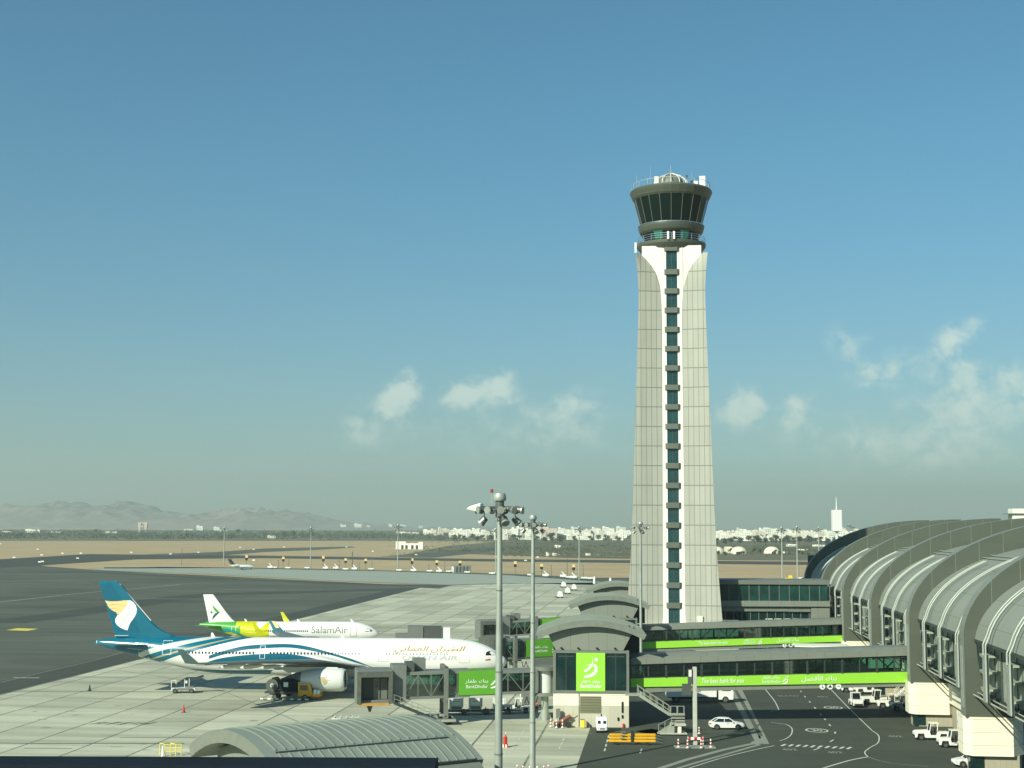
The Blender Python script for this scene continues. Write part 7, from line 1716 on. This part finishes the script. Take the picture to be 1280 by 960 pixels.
tot = None
for px, py, rx, ry, amp, rot in ((504, 485, 24, 16, .85, .5), (493, 506, 15, 22, .55, 0), (592, 490, 34, 19, .85, .15), (630, 484, 20, 26, .42, .9), (456, 532, 46, 30, .30, 0), (712, 506, 46, 22, .42, .2), (710, 540, 80, 34, .22, 0), (925, 507, 31, 24, .85, .4), (999, 515, 22, 16, .62, .5), (1195, 420, 42, 18, .58, .45), (1052, 424, 28, 24, .38, 0),
                                 (1100, 462, 46, 24, .46, .1), (1198, 466, 38, 34, .42, 1.2), (1206, 516, 42, 26, .46, 0), (1268, 482, 34, 36, .38, 0), (1160, 568, 80, 26, .34, 0), (1040, 548, 130, 40, .22, 0), (590, 545, 150, 44, .20, 0), (1220, 535, 130, 66, .20, 0)):
    d = ray(px, py); cu, cw = d.x/d.y, d.z/d.y; a, b_ = rx/FPX, ry/FPX; c, s = math.cos(rot), math.sin(rot)
    du = math_node(nt, 'SUBTRACT', U2, cu); dw = math_node(nt, 'SUBTRACT', W2, cw)
    p = math_node(nt, 'ADD', math_node(nt, 'MULTIPLY', du, c/a), math_node(nt, 'MULTIPLY', dw, s/a)); q = math_node(nt, 'ADD', math_node(nt, 'MULTIPLY', du, -s/b_), math_node(nt, 'MULTIPLY', dw, c/b_))
    r2 = math_node(nt, 'ADD', math_node(nt, 'MULTIPLY', p, p), math_node(nt, 'MULTIPLY', q, q))
    g = math_node(nt, 'MULTIPLY', math_node(nt, 'EXPONENT', math_node(nt, 'MULTIPLY', r2, -1.1)), amp)
    tot = g if tot is None else math_node(nt, 'ADD', tot, g)
fb = math_node(nt, 'SUBTRACT', wn(60, 8, .62, (1, 1.2, 1), .3), .5)
dens = math_node(nt, 'MULTIPLY_ADD', math_node(nt, 'MULTIPLY', fb, math_node(nt, 'MINIMUM', math_node(nt, 'MULTIPLY', tot, 3), 1)), 1.7, tot)
mr = N.new('ShaderNodeMapRange'); mr.interpolation_type = 'SMOOTHSTEP'; mr.inputs[1].default_value = .05; mr.inputs[2].default_value = .82; mr.inputs[4].default_value = CLOUDMAX; L.new(dens, mr.inputs[0])
front_ = math_node(nt, 'MULTIPLY', mr.outputs[0], math_node(nt, 'GREATER_THAN', sp.outputs[1], .06))
cm = N.new('ShaderNodeMix'); cm.data_type = 'RGBA'; L.new(front_, cm.inputs[0]); L.new(tint.outputs[2], cm.inputs[6]); cm.inputs[7].default_value = (*CLOUDCOL, 1)
L.new(cm.outputs[2], bg.inputs['Color']); bg.inputs['Strength'].default_value = SKYSTR
sl_ = bpy.data.lights.new('Sun', 'SUN'); sl_.energy = SUN; sl_.angle = math.radians(.53); sl_.color = SUNCOL
so = bpy.data.objects.new('Sun', sl_); COL.objects.link(so)
sd = Vector((AZ[0]*math.cos(EL), AZ[1]*math.cos(EL), math.sin(EL))); so.rotation_euler = sd.to_track_quat('Z', 'Y').to_euler(); so.location = sd*300
if HAZE:
    m = bpy.data.materials.new('haze_air'); m.use_nodes = True; n2 = m.node_tree.nodes; n2.remove(n2['Principled BSDF']); out = [n for n in n2 if n.type == 'OUTPUT_MATERIAL'][0]
    pv = n2.new('ShaderNodeVolumePrincipled'); pv.inputs['Color'].default_value = (*HAZECOL, 1); pv.inputs['Density'].default_value = HAZE; pv.inputs['Anisotropy'].default_value = .2; m.node_tree.links.new(pv.outputs[0], out.inputs['Volume'])
    M['haze'] = m; b = MB().m('haze'); b.box(-7200, 7200, -80, 15800, -1.3, 420); o = b.build('haze', None); tag(o, kind='stuff')
cam = bpy.data.cameras.new('Camera'); cam.sensor_width = 36; cam.lens = FPX/1280*36; cam.clip_end = 40000; cam.clip_start = .5
co = bpy.data.objects.new('Camera', cam); COL.objects.link(co); scene.camera = co
co.matrix_world = Matrix.Translation(CAM) @ Matrix((_R, _U, -_F)).transposed().to_4x4()
vs = scene.view_settings; vs.view_transform = 'Standard'; vs.look = 'None'; vs.exposure = EXPO; vs.gamma = 1; vs.use_curve_mapping = False
scene.render.engine = 'CYCLES'; cy = scene.cycles; cy.use_denoising = True; cy.max_bounces = 6; cy.transparent_max_bounces = 12; cy.volume_bounces = 1; cy.diffuse_bounces = 3; cy.glossy_bounces = 3; cy.caustics_reflective = False; cy.caustics_refractive = False
